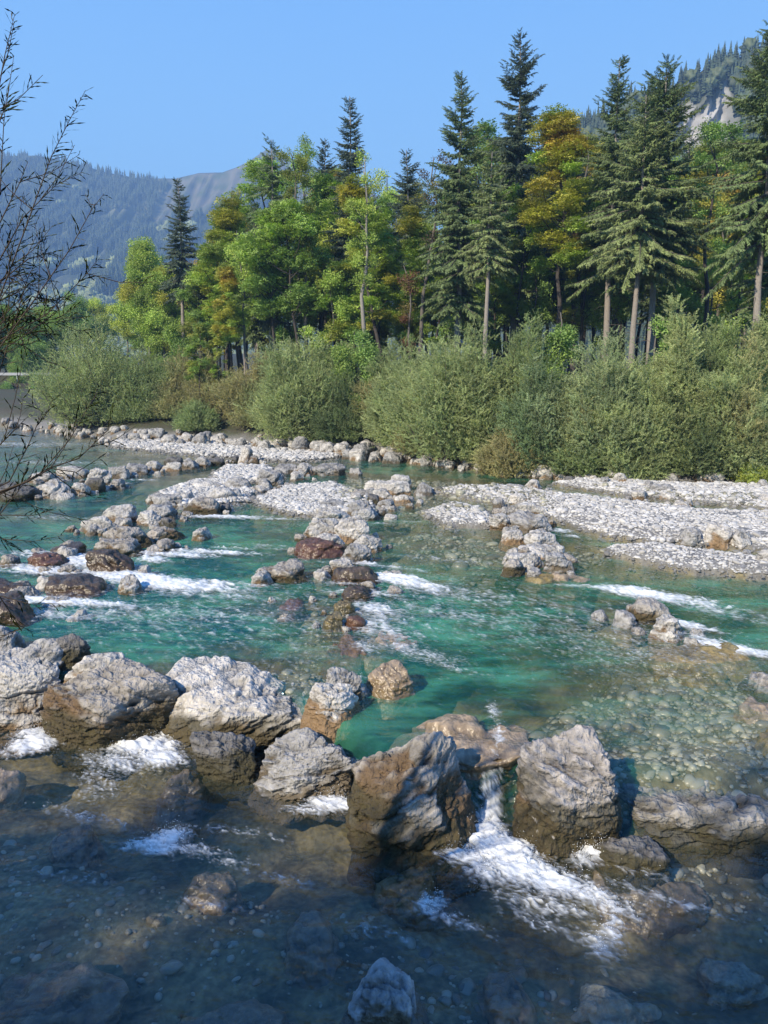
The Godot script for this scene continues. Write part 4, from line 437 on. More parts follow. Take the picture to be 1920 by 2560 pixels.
const DEEP := [
	[24.2, -79.2, "b", 17, 1.54, "light green spruce with a pale trunk"],
	[10.4, -80.2, "b", 5, 1.28, "light understorey tree left of the tallest"],
	[35.0, -80.1, "b", 5, 1.80, "olive crown left of the massive spruce"],
	[-15.9, -70.9, "b", 10, 0.75, "orange tinged tree beside the lone dark"],
	[30.4, -67.5, "s", 2, 0.68, "dark green understorey beech by the massive"],
	[12.7, -62.7, "s", 2, 0.78, "beech with a burning orange top and"],
	[-8.5, -65.1, "b", 9, 1.01, "yellow crown behind the thin sparse spruce"],
	[-9.9, -68.7, "b", 5, 0.92, "thin sparse spruce with a tall pale"],
	[23.7, -90.0, "b", 9, 1.63, "green crown filling the gap left of"],
	[2.0, -58.7, "s", 6, 0.51, "reddish brown creeper on the lower trunk"],
	[13.0, -68.2, "b", 9, 1.79, "mid green young tree in the shade"],
	[-0.9, -60.2, "b", 5, 1.14, "airy light green ash with a long"],
	[20.4, -74.4, "b", 3, 1.30, "pointed spruce with long hanging left branches"],
	[-1.1, -90.3, "b", 10, 1.27, "golden green beech left of the leafless"],
	[12.0, -70.5, "s", 3, 0.99, "green crown between the tallest spruce and"],
	[38.2, -79.2, "s", 8, 1.18, "bright green maple at the right edge"],
	[-1.0, -69.7, "b", 3, 0.91, "airy light green ash with a long"],
	[26.4, -78.1, "b", 10, 1.30, "green maple bush between two light willows"],
	[-21.0, -90.2, "b", 5, 1.02, "orange tinged tree beside the lone dark"],
	[31.8, -69.6, "b", 9, 1.57, "massive spruce at the right edge with"],
	[24.1, -68.4, "b", 9, 1.49, "mid green young tree right of the"],
	[-16.1, -91.9, "b", 15, 1.06, "thin brownish crown sticking out above the"],
	[-26.8, -94.8, "s", 8, 0.56, "light green tree left of the lone"],
	[31.6, -63.0, "b", 9, 1.40, "yellow green tree cut by the right"],
	[-17.4, -86.5, "b", 17, 1.02, "olive and yellow beech with a dark"],
	[3.0, -88.5, "b", 3, 1.29, "reddish brown creeper on the lower trunk"],
	[-5.6, -86.7, "b", 18, 1.78, "light green tree at the foot of"],
	[7.9, -63.8, "b", 9, 1.13, "light green drooping spruce right of the"],
	[-5.0, -74.3, "s", 8, 0.88, "light green tree at the foot of"],
	[11.3, -85.9, "b", 18, 2.12, "light understorey tree left of the tallest"],
	[-16.3, -69.5, "b", 18, 1.02, "orange tinged tree beside the lone dark"],
	[-24.6, -95.9, "b", 3, 0.74, "dark green bush tree behind the left"],
	[-0.7, -83.8, "b", 10, 1.04, "golden green beech left of the leafless"],
	[33.7, -67.0, "b", 9, 1.43, "yellow green tree cut by the right"],
	[13.8, -80.1, "b", 9, 2.05, "green crown between the tallest spruce and"],
	[-5.7, -69.1, "b", 17, 1.45, "bright crown just right of the poplar"],
	[-1.8, -85.1, "b", 18, 1.60, "airy light green ash with a long"],
	[32.7, -71.9, "b", 10, 1.30, "massive spruce at the right edge with"],
	[44.1, -91.2, "b", 5, 1.77, "bright green maple at the right edge"],
	[-0.6, -64.8, "b", 3, 0.73, "golden green beech left of the leafless"],
	[24.4, -82.5, "b", 15, 1.22, "light green crown under the twin spruces"],
	[35.3, -75.6, "b", 18, 1.92, "massive spruce at the right edge with"],
	[22.9, -79.7, "s", 8, 1.21, "light green crown under the twin spruces"],
	[-12.6, -79.2, "s", 2, 0.58, "yellow green tree beside the thin sparse"],
	[46.0, -91.5, "b", 3, 1.54, "yellow green tree cut by the right"],
	[-10.9, -68.8, "s", 8, 0.80, "yellow green tree beside the thin sparse"],
	[16.8, -69.9, "s", 6, 0.96, "small orange crown right of the burning"],
	[1.6, -58.0, "b", 3, 0.85, "dark round topped spruce behind the bare"],
	[11.8, -81.4, "b", 9, 1.41, "dull red crown wedged between two spruces"],
	[8.7, -61.2, "b", 9, 1.43, "dull red crown wedged between two spruces"],
	[3.3, -85.8, "b", 9, 1.41, "nearly leafless grey tree with thin upright"],
	[-13.2, -73.9, "b", 5, 1.09, "thin brownish crown sticking out above the"],
	[17.8, -90.9, "b", 3, 1.39, "mid green young tree in the shade"],
	[-2.8, -71.0, "b", 9, 1.15, "dark dense spruce behind the light ash"],
	[34.1, -79.4, "b", 5, 1.64, "orange brown tree behind the thin forked"],
	[6.6, -74.8, "b", 18, 1.48, "tall full spruce in the middle of"],
	[16.4, -89.1, "b", 10, 1.48, "mid green young tree in the shade"],
	[-28.9, -98.9, "b", 5, 0.85, "light green tree with orange flecks at"],
	[-15.4, -74.2, "b", 9, 0.95, "olive and yellow beech with a dark"],
	[-11.6, -59.4, "b", 15, 0.57, "olive and yellow beech with a dark"],
	[31.4, -67.3, "s", 6, 0.73, "massive spruce at the right edge with"],
	[25.0, -86.7, "b", 10, 1.47, "light green crown under the twin spruces"],
	[30.7, -75.6, "b", 3, 0.99, "thin dark forked tree with sparse leaves"],
	[-5.0, -83.9, "b", 9, 1.60, "low green beech between the poplar and"],
	[-25.0, -87.0, "b", 5, 0.54, "light green tree left of the lone"],
	[-5.9, -59.2, "b", 17, 1.18, "slim bright yellow green poplar column"],
	[-28.4, -95.6, "b", 17, 0.81, "light green tree with orange flecks at"],
	[20.7, -90.4, "b", 10, 1.20, "light green young tree under the golden"],
	[28.3, -71.3, "b", 18, 1.88, "thin dark forked tree with sparse leaves"],
	[-4.8, -83.8, "b", 15, 1.16, "low green beech between the poplar and"],
	[22.9, -67.7, "s", 8, 0.76, "green maple bush between two light willows"],
	[34.9, -81.6, "b", 10, 1.07, "orange brown tree behind the thin forked"],
	[28.3, -77.9, "s", 2, 0.99, "yellow brown understorey tree right of the"],
	[20.4, -84.9, "b", 3, 1.48, "small orange crown right of the burning"],
	[25.0, -91.9, "b", 5, 2.06, "green crown filling the gap left of"],
	[29.5, -78.9, "b", 9, 2.03, "mixed green and orange crown right of"],
	[4.4, -82.0, "s", 3, 0.99, "mid green crown between the leafless tree"],
	[-8.0, -60.3, "b", 17, 1.14, "yellow crown behind the thin sparse spruce"],
	[-23.9, -91.5, "b", 5, 0.63, "dark green bush tree behind the left"],
	[-13.6, -58.3, "b", 9, 0.65, "orange tinged tree beside the lone dark"],
	[0.1, -89.9, "b", 5, 1.79, "golden green beech left of the leafless"],
	[19.5, -77.3, "b", 15, 1.10, "green understorey beech left of the twin"],
	[-7.2, -79.1, "s", 6, 0.79, "slim bright yellow green poplar column"],
	[-15.0, -75.6, "b", 17, 1.24, "olive and yellow beech with a dark"],
	[-14.3, -71.2, "b", 15, 0.78, "olive and yellow beech with a dark"],
	[-18.8, -80.7, "b", 5, 1.06, "orange tinged tree beside the lone dark"],
	[5.3, -71.3, "s", 11, 0.62, "mid green young tree at the foot"],
	[17.2, -59.0, "s", 8, 0.92, "light green crown under the twin spruces"],
	[-10.1, -81.2, "b", 17, 1.77, "yellow crown behind the thin sparse spruce"],
	[-10.0, -74.7, "b", 18, 1.36, "dark bush tree left of the tall"],
	[-2.2, -66.0, "b", 10, 0.88, "dark dense spruce behind the light ash"],
	[20.5, -70.9, "b", 17, 1.65, "light green crown under the twin spruces"],
	[28.8, -72.7, "b", 15, 0.97, "thin dark forked tree with sparse leaves"],
	[-10.4, -65.3, "s", 3, 0.76, "yellow green tree beside the thin sparse"],
	[-27.0, -97.8, "b", 3, 0.61, "light green tree left of the lone"],
	[-4.3, -72.5, "b", 9, 1.16, "low green beech between the poplar and"],
	[-16.7, -73.8, "s", 6, 0.60, "orange tinged tree beside the lone dark"],
	[36.0, -87.5, "b", 3, 1.33, "light green young tree right of the"],
	[-11.8, -67.4, "s", 8, 0.71, "thin brownish crown sticking out above the"],
	[-2.1, -88.5, "b", 3, 1.01, "dark green bush tree in the middle"],
	[20.3, -81.4, "b", 3, 1.22, "green understorey beech left of the twin"],
	[-3.4, -84.7, "s", 3, 0.90, "dark dense spruce behind the light ash"],
	[16.7, -59.1, "b", 15, 0.78, "pointed spruce with long hanging left branches"],
	[35.6, -71.6, "b", 10, 1.22, "yellow green tree cut by the right"],
	[-25.3, -99.9, "b", 5, 0.92, "dark green bush tree behind the left"],
	[38.0, -80.9, "b", 9, 1.73, "massive spruce at the right edge with"],
	[-24.7, -95.6, "s", 11, 0.55, "dark green bush tree behind the left"],
	[33.2, -86.4, "b", 17, 1.84, "mixed green and orange crown right of"],
	[26.3, -60.4, "b", 3, 0.95, "olive crown left of the massive spruce"],
	[18.3, -81.2, "b", 3, 1.20, "dark spruce behind the orange beech"],
	[1.9, -66.7, "s", 2, 0.69, "dark round topped spruce behind the bare"],
	[-13.3, -90.3, "b", 5, 1.27, "yellow green tree beside the thin sparse"],
	[-20.6, -86.3, "b", 5, 1.11, "orange tinged tree beside the lone dark"],
	[31.4, -78.3, "s", 11, 1.03, "thin dark forked tree with sparse leaves"],
	[2.9, -70.2, "b", 5, 1.06, "nearly leafless grey tree with thin upright"],
	[37.0, -82.7, "b", 18, 2.08, "dark green understorey beech by the massive"],
	[13.8, -92.0, "b", 18, 2.31, "dull red crown wedged between two spruces"],
	[31.2, -84.3, "s", 2, 0.98, "yellow brown understorey tree right of the"],
	[19.9, -74.0, "b", 17, 1.45, "green crown filling the gap left of"],
	[-24.3, -94.0, "s", 6, 0.70, "dark green bush tree behind the left"],
	[37.4, -88.0, "b", 10, 1.61, "orange brown tree behind the thin forked"],
	[12.7, -83.6, "b", 18, 1.56, "dull red crown wedged between two spruces"],
	[-23.7, -82.9, "b", 3, 0.40, "light green tree left of the lone"],
	[22.5, -82.8, "b", 10, 1.41, "green crown filling the gap left of"],
	[-3.3, -77.1, "s", 8, 0.94, "dark dense spruce behind the light ash"],
	[-5.9, -81.0, "b", 15, 1.10, "light green tree at the foot of"],
	[-12.3, -58.9, "b", 10, 0.43, "olive and yellow beech with a dark"],
	[41.6, -87.2, "s", 8, 1.09, "bright green maple at the right edge"],
	[-8.9, -62.3, "s", 11, 0.66, "thin sparse spruce with a tall pale"],
	[25.2, -86.1, "b", 5, 1.92, "light green crown under the twin spruces"],
	[-15.1, -79.4, "b", 10, 0.72, "olive and yellow beech with a dark"],
	[-2.9, -62.0, "b", 10, 0.72, "low green beech between the poplar and"],
	[-25.1, -93.4, "b", 10, 0.83, "light green tree left of the lone"],
	[-17.5, -78.3, "b", 3, 0.52, "orange tinged tree beside the lone dark"],
	[-30.2, -98.2, "b", 9, 0.95, "light green tree with orange flecks at"],
	[-9.3, -71.4, "s", 11, 0.80, "yellow crown behind the thin sparse spruce"],
	[24.5, -75.5, "b", 18, 1.59, "spruce with a leaning pale trunk below"],
	[33.5, -66.4, "b", 15, 0.80, "yellow green tree cut by the right"],
	[-1.5, -74.8, "s", 8, 0.97, "airy light green ash with a long"],
	[-10.0, -59.3, "b", 5, 1.07, "thin brownish crown sticking out above the"],
	[26.9, -85.1, "b", 15, 1.13, "light green spruce with a pale trunk"],
	[28.0, -79.2, "s", 11, 0.98, "mid green young tree right of the"],
	[16.1, -78.6, "s", 2, 0.74, "beech with a burning orange top and"],
	[9.2, -78.7, "b", 17, 1.62, "light green drooping spruce right of the"],
	[36.1, -71.6, "b", 17, 1.42, "yellow green tree cut by the right"],
	[-21.4, -82.9, "b", 3, 0.62, "dark green bush tree behind the left"],
	[10.0, -81.1, "s", 2, 0.90, "light green drooping spruce right of the"],
	[16.6, -84.3, "b", 10, 1.11, "mid green young tree in the shade"],
	[31.5, -68.4, "b", 3, 1.14, "massive spruce at the right edge with"],
	[-14.0, -59.3, "b", 9, 0.50, "orange tinged tree beside the lone dark"],
]

var SHORE := [
	["near_bank_tree", Vector3(-14.50, 0, 10.60), 15.5, 3.0, 3.60, 90, Color(0.317, 0.439, 0.085), Color(0.437, 0.506, 0.092), Color(0.317, 0.439, 0.085), 0.46, "broad", "round", "leafy tree standing on the near bank behind the view", "shade trees of the near bank", Color(0.08, 0.07, 0.06)],
	["near_bank_tree", Vector3(-20.00, 0, 9.00), 15.5, 3.0, 3.80, 91, Color(0.317, 0.439, 0.085), Color(0.437, 0.506, 0.092), Color(0.317, 0.439, 0.085), 0.46, "broad", "round", "leafy tree standing on the near bank behind the view", "shade trees of the near bank", Color(0.08, 0.07, 0.06)],
	["near_bank_tree", Vector3(-9.20, 0, 11.60), 15.0, 3.0, 3.20, 92, Color(0.317, 0.439, 0.085), Color(0.437, 0.506, 0.092), Color(0.317, 0.439, 0.085), 0.46, "broad", "round", "leafy tree standing on the near bank behind the view", "shade trees of the near bank", Color(0.08, 0.07, 0.06)],
	["near_bank_tree", Vector3(-17.50, 0, 13.00), 17.5, 4.0, 3.80, 93, Color(0.317, 0.439, 0.085), Color(0.437, 0.506, 0.092), Color(0.317, 0.439, 0.085), 0.46, "broad", "round", "leafy tree standing on the near bank behind the view", "shade trees of the near bank", Color(0.08, 0.07, 0.06)],
	["near_bank_tree", Vector3(-5.00, 0, 13.20), 16.0, 3.0, 3.40, 94, Color(0.317, 0.439, 0.085), Color(0.437, 0.506, 0.092), Color(0.317, 0.439, 0.085), 0.46, "broad", "round", "leafy tree standing on the near bank behind the view", "shade trees of the near bank", Color(0.08, 0.07, 0.06)],
	["near_bank_tree", Vector3(-24.50, 0, 10.00), 16.0, 3.0, 3.60, 95, Color(0.317, 0.439, 0.085), Color(0.437, 0.506, 0.092), Color(0.317, 0.439, 0.085), 0.46, "broad", "round", "leafy tree standing on the near bank behind the view", "shade trees of the near bank", Color(0.08, 0.07, 0.06)],
	["near_bank_tree", Vector3(-11.80, 0, 15.40), 18.0, 4.0, 3.60, 96, Color(0.317, 0.439, 0.085), Color(0.437, 0.506, 0.092), Color(0.317, 0.439, 0.085), 0.46, "broad", "round", "leafy tree standing on the near bank behind the view", "shade trees of the near bank", Color(0.08, 0.07, 0.06)],
	["near_bank_tree", Vector3(-7.40, 0, 8.60), 11.0, 2.0, 3.00, 97, Color(0.317, 0.439, 0.085), Color(0.437, 0.506, 0.092), Color(0.317, 0.439, 0.085), 0.46, "broad", "round", "leafy tree standing on the near bank behind the view", "shade trees of the near bank", Color(0.08, 0.07, 0.06)],
	["near_bank_tree", Vector3(-12.00, 0, 7.50), 10.5, 2.0, 3.20, 98, Color(0.317, 0.439, 0.085), Color(0.437, 0.506, 0.092), Color(0.317, 0.439, 0.085), 0.46, "broad", "round", "leafy tree standing on the near bank behind the view", "shade trees of the near bank", Color(0.08, 0.07, 0.06)],
	["near_bank_tree", Vector3(-9.60, 0, 8.40), 15.5, 2.0, 3.40, 99, Color(0.317, 0.439, 0.085), Color(0.437, 0.506, 0.092), Color(0.317, 0.439, 0.085), 0.46, "broad", "round", "leafy tree standing on the near bank behind the view", "shade trees of the near bank", Color(0.08, 0.07, 0.06)],
	["near_bank_tree", Vector3(-6.20, 0, 7.80), 14.5, 2.0, 3.20, 100, Color(0.317, 0.439, 0.085), Color(0.437, 0.506, 0.092), Color(0.317, 0.439, 0.085), 0.46, "broad", "round", "leafy tree standing on the near bank behind the view", "shade trees of the near bank", Color(0.08, 0.07, 0.06)],
	["near_bank_tree", Vector3(-3.00, 0, 8.60), 13.0, 2.0, 3.00, 101, Color(0.317, 0.439, 0.085), Color(0.437, 0.506, 0.092), Color(0.317, 0.439, 0.085), 0.46, "broad", "round", "leafy tree standing on the near bank behind the view", "shade trees of the near bank", Color(0.08, 0.07, 0.06)],
	["far_shore_tree", Vector3(-61.04, 0, -128.00), 10.3, 1.6, 3.79, 120, Color(0.215, 0.338, 0.085), Color(0.317, 0.439, 0.085), Color(0.215, 0.338, 0.085), 0.9, "broad", "round", "dark round tree beyond the far shore wall", "trees of the far shore", Color(0.08, 0.07, 0.06)],
	["far_shore_tree", Vector3(-54.76, 0, -122.00), 9.2, 0.8, 3.18, 121, Color(0.215, 0.338, 0.085), Color(0.317, 0.439, 0.085), Color(0.215, 0.338, 0.085), 0.9, "broad", "round", "dark tree right of it beyond the far shore wall", "trees of the far shore", Color(0.08, 0.07, 0.06)],
	["far_shore_tree", Vector3(-54.94, 0, -130.00), 10.4, 1.2, 3.08, 122, Color(0.215, 0.338, 0.085), Color(0.317, 0.439, 0.085), Color(0.215, 0.338, 0.085), 0.9, "broad", "round", "dark tree at the end of the far shore", "trees of the far shore", Color(0.08, 0.07, 0.06)],
	["far_shore_tree", Vector3(-63.91, 0, -126.00), 10.9, 0.8, 4.48, 123, Color(0.215, 0.338, 0.085), Color(0.317, 0.439, 0.085), Color(0.215, 0.338, 0.085), 0.9, "broad", "round", "dark tree cut by the left edge on the far shore", "trees of the far shore", Color(0.08, 0.07, 0.06)],
	["far_shore_tree", Vector3(-54.48, 0, -118.00), 3.2, 0.3, 2.10, 124, Color(0.317, 0.439, 0.085), Color(0.317, 0.439, 0.085), Color(0.317, 0.439, 0.085), 0.9, "broad", "round", "pale bush hanging over the far shore wall", "trees of the far shore", Color(0.08, 0.07, 0.06)],
	["far_shore_tree", Vector3(-50.81, 0, -117.00), 2.2, 0.3, 1.66, 125, Color(0.317, 0.439, 0.085), Color(0.317, 0.439, 0.085), Color(0.317, 0.439, 0.085), 0.9, "broad", "round", "small bush by the guard rail end", "trees of the far shore", Color(0.08, 0.07, 0.06)],
	["far_shore_tree", Vector3(-49.99, 0, -128.00), 11.6, 5.2, 3.49, 126, Color(0.215, 0.338, 0.085), Color(0.317, 0.439, 0.085), Color(0.215, 0.338, 0.085), 0.9, "broad", "round", "tree line crown behind the large left willow", "trees of the far shore", Color(0.08, 0.07, 0.06)],
	["far_shore_tree", Vector3(-48.39, 0, -135.00), 11.6, 5.5, 3.20, 127, Color(0.437, 0.506, 0.092), Color(0.317, 0.439, 0.085), Color(0.437, 0.506, 0.092), 0.9, "broad", "round", "yellowish tree line crown behind the large left willow", "trees of the far shore", Color(0.08, 0.07, 0.06)],
	["far_shore_tree", Vector3(-53.49, 0, -113.00), -0.1, 0.3, 1.47, 128, Color(0.215, 0.338, 0.085), Color(0.317, 0.439, 0.085), Color(0.215, 0.338, 0.085), 0.9, "broad", "round", "low dark bush at the foot of the far shore wall", "trees of the far shore", Color(0.08, 0.07, 0.06)],
	["far_shore_tree", Vector3(-49.62, 0, -112.00), -0.6, 0.3, 1.20, 129, Color(0.215, 0.338, 0.085), Color(0.317, 0.439, 0.085), Color(0.215, 0.338, 0.085), 0.9, "broad", "round", "second low bush at the water below the far shore wall", "trees of the far shore", Color(0.08, 0.07, 0.06)],
]

const RIDGE_FAR := [Vector2(-973, 421), Vector2(-830, 427), Vector2(-741, 427), Vector2(-669, 429), Vector2(-607, 417), Vector2(-537, 398), Vector2(-475, 387), Vector2(-403, 387), Vector2(-358, 397), Vector2(-313, 398), Vector2(-286, 407), Vector2(-263, 417), Vector2(-244, 429), Vector2(-227, 439), Vector2(-212, 441), Vector2(-194, 432), Vector2(-169, 420), Vector2(-116, 402), Vector2(-53, 375), Vector2(18, 341), Vector2(109, 271), Vector2(248, 184), Vector2(620, 112)]

const RIDGE_NEAR := [Vector2(51, 88), Vector2(73, 104), Vector2(89, 127), Vector2(96, 132), Vector2(110, 135), Vector2(126, 144), Vector2(142, 148), Vector2(151, 154), Vector2(161, 158), Vector2(172, 163), Vector2(186, 168), Vector2(204, 172), Vector2(239, 177), Vector2(297, 180)]

const CLIFF := [140.0, 175.0, 0.72, 0.91]

const WILLOW_BRANCHES := [
	[Vector3(-2.405, 4.794, -4.300), Vector3(-2.106, 5.444, -4.420), Vector3(-1.934, 5.836, -4.444), Vector3(-1.871, 6.224, -4.660), Vector3(-1.727, 6.397, -4.588), Vector3(-1.739, 6.656, -4.900)],
	[Vector3(-2.293, 4.804, -4.100), Vector3(-2.032, 5.163, -4.220), Vector3(-1.827, 5.427, -4.244), Vector3(-1.724, 5.694, -4.460), Vector3(-1.558, 5.897, -4.388), Vector3(-1.597, 6.041, -4.700)],
	[Vector3(-2.364, 5.301, -4.500), Vector3(-2.184, 5.669, -4.620), Vector3(-2.045, 5.899, -4.644), Vector3(-1.935, 6.123, -4.860), Vector3(-1.746, 6.177, -4.788)],
	[Vector3(-2.101, 5.926, -4.200), Vector3(-2.003, 6.382, -4.320), Vector3(-1.946, 6.633, -4.344), Vector3(-1.972, 6.920, -4.560)],
	[Vector3(-2.332, 5.666, -4.600), Vector3(-2.202, 6.040, -4.720), Vector3(-2.161, 6.420, -4.744), Vector3(-2.223, 6.689, -4.960)],
	[Vector3(-2.456, 4.841, -4.400), Vector3(-2.173, 5.213, -4.520), Vector3(-1.911, 5.355, -4.544), Vector3(-1.769, 5.584, -4.760), Vector3(-1.638, 5.689, -4.688)],
	[Vector3(-2.213, 4.307, -4.000), Vector3(-2.047, 4.393, -4.120), Vector3(-1.854, 4.482, -4.144), Vector3(-1.754, 4.663, -4.360), Vector3(-1.612, 4.845, -4.288), Vector3(-1.664, 4.927, -4.600)],
	[Vector3(-2.241, 4.349, -4.200), Vector3(-2.089, 4.434, -4.320), Vector3(-1.976, 4.639, -4.344), Vector3(-1.979, 4.809, -4.560), Vector3(-2.028, 4.864, -4.488)],
	[Vector3(-1.935, 4.443, -4.100), Vector3(-1.808, 4.523, -4.220), Vector3(-1.664, 4.571, -4.244), Vector3(-1.575, 4.708, -4.460), Vector3(-1.507, 4.816, -4.388)],
	[Vector3(-1.839, 4.476, -4.000), Vector3(-1.766, 4.530, -4.120), Vector3(-1.642, 4.507, -4.144), Vector3(-1.574, 4.573, -4.360)],
	[Vector3(-2.250, 4.246, -4.200), Vector3(-2.167, 4.118, -4.320), Vector3(-2.120, 4.060, -4.344)],
	[Vector3(-2.339, 4.994, -4.500), Vector3(-2.218, 5.257, -4.620), Vector3(-2.062, 5.337, -4.644), Vector3(-1.990, 5.353, -4.860), Vector3(-1.817, 5.428, -4.788)],
	[Vector3(-2.439, 5.048, -4.700), Vector3(-2.309, 5.323, -4.820), Vector3(-2.113, 5.487, -4.844), Vector3(-2.064, 5.481, -5.060)],
	[Vector3(-2.324, 4.582, -4.400), Vector3(-2.187, 5.046, -4.520), Vector3(-2.098, 5.304, -4.544), Vector3(-2.095, 5.584, -4.760), Vector3(-1.972, 5.730, -4.688)],
	[Vector3(-2.417, 5.308, -4.600), Vector3(-2.242, 5.553, -4.720), Vector3(-2.080, 5.687, -4.744), Vector3(-2.031, 5.759, -4.960), Vector3(-1.921, 5.707, -4.888)],
	[Vector3(-2.230, 5.637, -4.400), Vector3(-2.120, 5.851, -4.520), Vector3(-2.013, 6.050, -4.544), Vector3(-2.046, 6.226, -4.760)],
	[Vector3(-2.169, 3.985, -4.000), Vector3(-2.094, 3.824, -4.120), Vector3(-2.017, 3.659, -4.144), Vector3(-2.045, 3.547, -4.360)],
	[Vector3(-2.170, 4.562, -4.100), Vector3(-2.074, 4.649, -4.220), Vector3(-1.978, 4.747, -4.244), Vector3(-2.022, 4.787, -4.460)],
	[Vector3(-2.270, 5.195, -4.400), Vector3(-2.174, 5.201, -4.520), Vector3(-2.029, 5.189, -4.544), Vector3(-1.982, 5.265, -4.760)],
	[Vector3(-2.532, 5.162, -4.900), Vector3(-2.347, 5.336, -5.020), Vector3(-2.144, 5.479, -5.044), Vector3(-2.053, 5.529, -5.260)],
	[Vector3(-2.230, 6.233, -4.600), Vector3(-2.169, 6.437, -4.720), Vector3(-2.136, 6.530, -4.744), Vector3(-2.168, 6.865, -4.960)],
	[Vector3(-2.642, 5.165, -5.000), Vector3(-2.453, 5.343, -5.120), Vector3(-2.312, 5.402, -5.144), Vector3(-2.259, 5.359, -5.360)],
	[Vector3(-2.546, 5.049, -4.800), Vector3(-2.371, 5.162, -4.920), Vector3(-2.202, 5.275, -4.944), Vector3(-2.090, 5.273, -5.160)],
	[Vector3(-2.363, 5.308, -4.600), Vector3(-2.251, 5.448, -4.720), Vector3(-2.092, 5.530, -4.744), Vector3(-2.064, 5.499, -4.960)],
	[Vector3(-2.503, 5.493, -4.900), Vector3(-2.353, 5.616, -5.020), Vector3(-2.189, 5.647, -5.044), Vector3(-2.137, 5.616, -5.260)],
	[Vector3(-2.641, 5.110, -5.100), Vector3(-2.479, 5.246, -5.220), Vector3(-2.240, 5.351, -5.244), Vector3(-2.109, 5.396, -5.460)],
	[Vector3(-2.317, 5.251, -4.500), Vector3(-2.211, 5.335, -4.620), Vector3(-2.108, 5.441, -4.644), Vector3(-2.084, 5.596, -4.860)],
	[Vector3(-2.337, 4.149, -4.300), Vector3(-2.206, 4.234, -4.420), Vector3(-2.100, 4.365, -4.444), Vector3(-2.134, 4.502, -4.660)],
]

func _ready() -> void:
	# ---- camera, sky, sun, exposure
	var cam := Camera3D.new()
	cam.name = "camera"
	cam.fov = 66.5
	cam.near = 0.05
	cam.far = 6000.0
	cam.position = Vector3(0, 5, 0)
	cam.rotation_degrees = Vector3(-9.7, 0, 0)
	add_child(cam)
	var sky_mat := ProceduralSkyMaterial.new()
	sky_mat.sky_top_color = Color(0.15, 0.44, 0.80)
	sky_mat.sky_horizon_color = Color(0.61, 0.815, 0.94)
	sky_mat.sky_curve = 0.35
	sky_mat.ground_bottom_color = Color(0.24, 0.28, 0.24)
	sky_mat.ground_horizon_color = Color(0.5, 0.6, 0.66)
	sky_mat.sun_angle_max = 4.0
	var sky := Sky.new()
	sky.sky_material = sky_mat
	var env := Environment.new()
	env.background_mode = Environment.BG_SKY
	env.sky = sky
	env.tonemap_mode = Environment.TONE_MAPPER_LINEAR
	env.tonemap_exposure = 1.6
	env.sdfgi_enabled = true
	env.ssao_enabled = true
	env.ssil_enabled = true
	env.fog_enabled = true
	env.fog_density = 0.00048
	env.fog_light_color = Color(0.60, 0.76, 0.95)
	var we := WorldEnvironment.new()
	we.name = "environment"
	we.environment = env
	add_child(we)
	var sun := DirectionalLight3D.new()
	sun.name = "sun"
	sun.light_energy = 1.6
	sun.light_color = Color(1.0, 0.94, 0.84)
	sun.light_angular_distance = 0.5
	sun.shadow_enabled = true
	add_child(sun)
	sun.look_at_from_position(Vector3.ZERO, SUN_DIR, Vector3.UP)
	# ---- tools and materials
	rng.seed = 7
	fn.seed = 3
	fn.noise_type = FastNoiseLite.TYPE_SIMPLEX_SMOOTH
	fn.frequency = 1.0
	fn.fractal_type = FastNoiseLite.FRACTAL_FBM
	fn.fractal_octaves = 3
	fr.seed = 11
	fr.noise_type = FastNoiseLite.TYPE_SIMPLEX_SMOOTH
	fr.frequency = 1.0
	fr.fractal_type = FastNoiseLite.FRACTAL_RIDGED
	fr.fractal_octaves = 3
	fc.seed = 5
	fc.noise_type = FastNoiseLite.TYPE_CELLULAR
	fc.frequency = 1.0
	fc.fractal_type = FastNoiseLite.FRACTAL_NONE
	fc.cellular_return_type = FastNoiseLite.RETURN_CELL_VALUE
	fd.seed = 5
	fd.noise_type = FastNoiseLite.TYPE_CELLULAR
	fd.frequency = 1.0
	fd.fractal_type = FastNoiseLite.FRACTAL_NONE
	fd.cellular_return_type = FastNoiseLite.RETURN_DISTANCE2_SUB
	materials()
	fill_bed()
	ground()
	water()
	mountains()
	gravel()
	rocks()
	trees()
	near_willow()
	foam()

const SUN_DIR := Vector3(0.54, -0.575, -0.61)

# ------------------------------------------------------------------ helpers
func numbered(called: String) -> String:
	if not used.has(called):
		used[called] = 0
		return called
	used[called] += 1
	return "%s_%03d" % [called, used[called]]

func tag(o: Node3D, label: String, category := "", group := "", kind := "") -> void:
	if label: o.set_meta("label", label)
	if category: o.set_meta("category", category)
	if group: o.set_meta("group", group)
	if kind: o.set_meta("kind", kind)

func put(called: String, mesh: Mesh, mat: Material, parent: Node3D = null) -> MeshInstance3D:
	var o := MeshInstance3D.new()
	o.name = numbered(called) if parent == null else called
	o.mesh = mesh
	o.material_override = mat
	(parent if parent else self).add_child(o, true)
	return o

func thing(called: String, at: Vector3) -> Node3D:
	var o := Node3D.new()
	o.name = numbered(called)
	o.position = at
	add_child(o)
	return o

func scatter(called: String, mesh: Mesh, mat: Material, where: Array, tint: PackedColorArray, parent: Node3D = null) -> MultiMeshInstance3D:
	var mm := MultiMesh.new()
	mm.transform_format = MultiMesh.TRANSFORM_3D
	mm.use_colors = true
	mm.mesh = mesh
	mm.instance_count = where.size()
	for i in where.size():
		mm.set_instance_transform(i, where[i])
		mm.set_instance_color(i, tint[i])
	var o := MultiMeshInstance3D.new()
	o.name = numbered(called) if parent == null else called
	o.multimesh = mm
	o.material_override = mat
	(parent if parent else self).add_child(o, true)
	return o

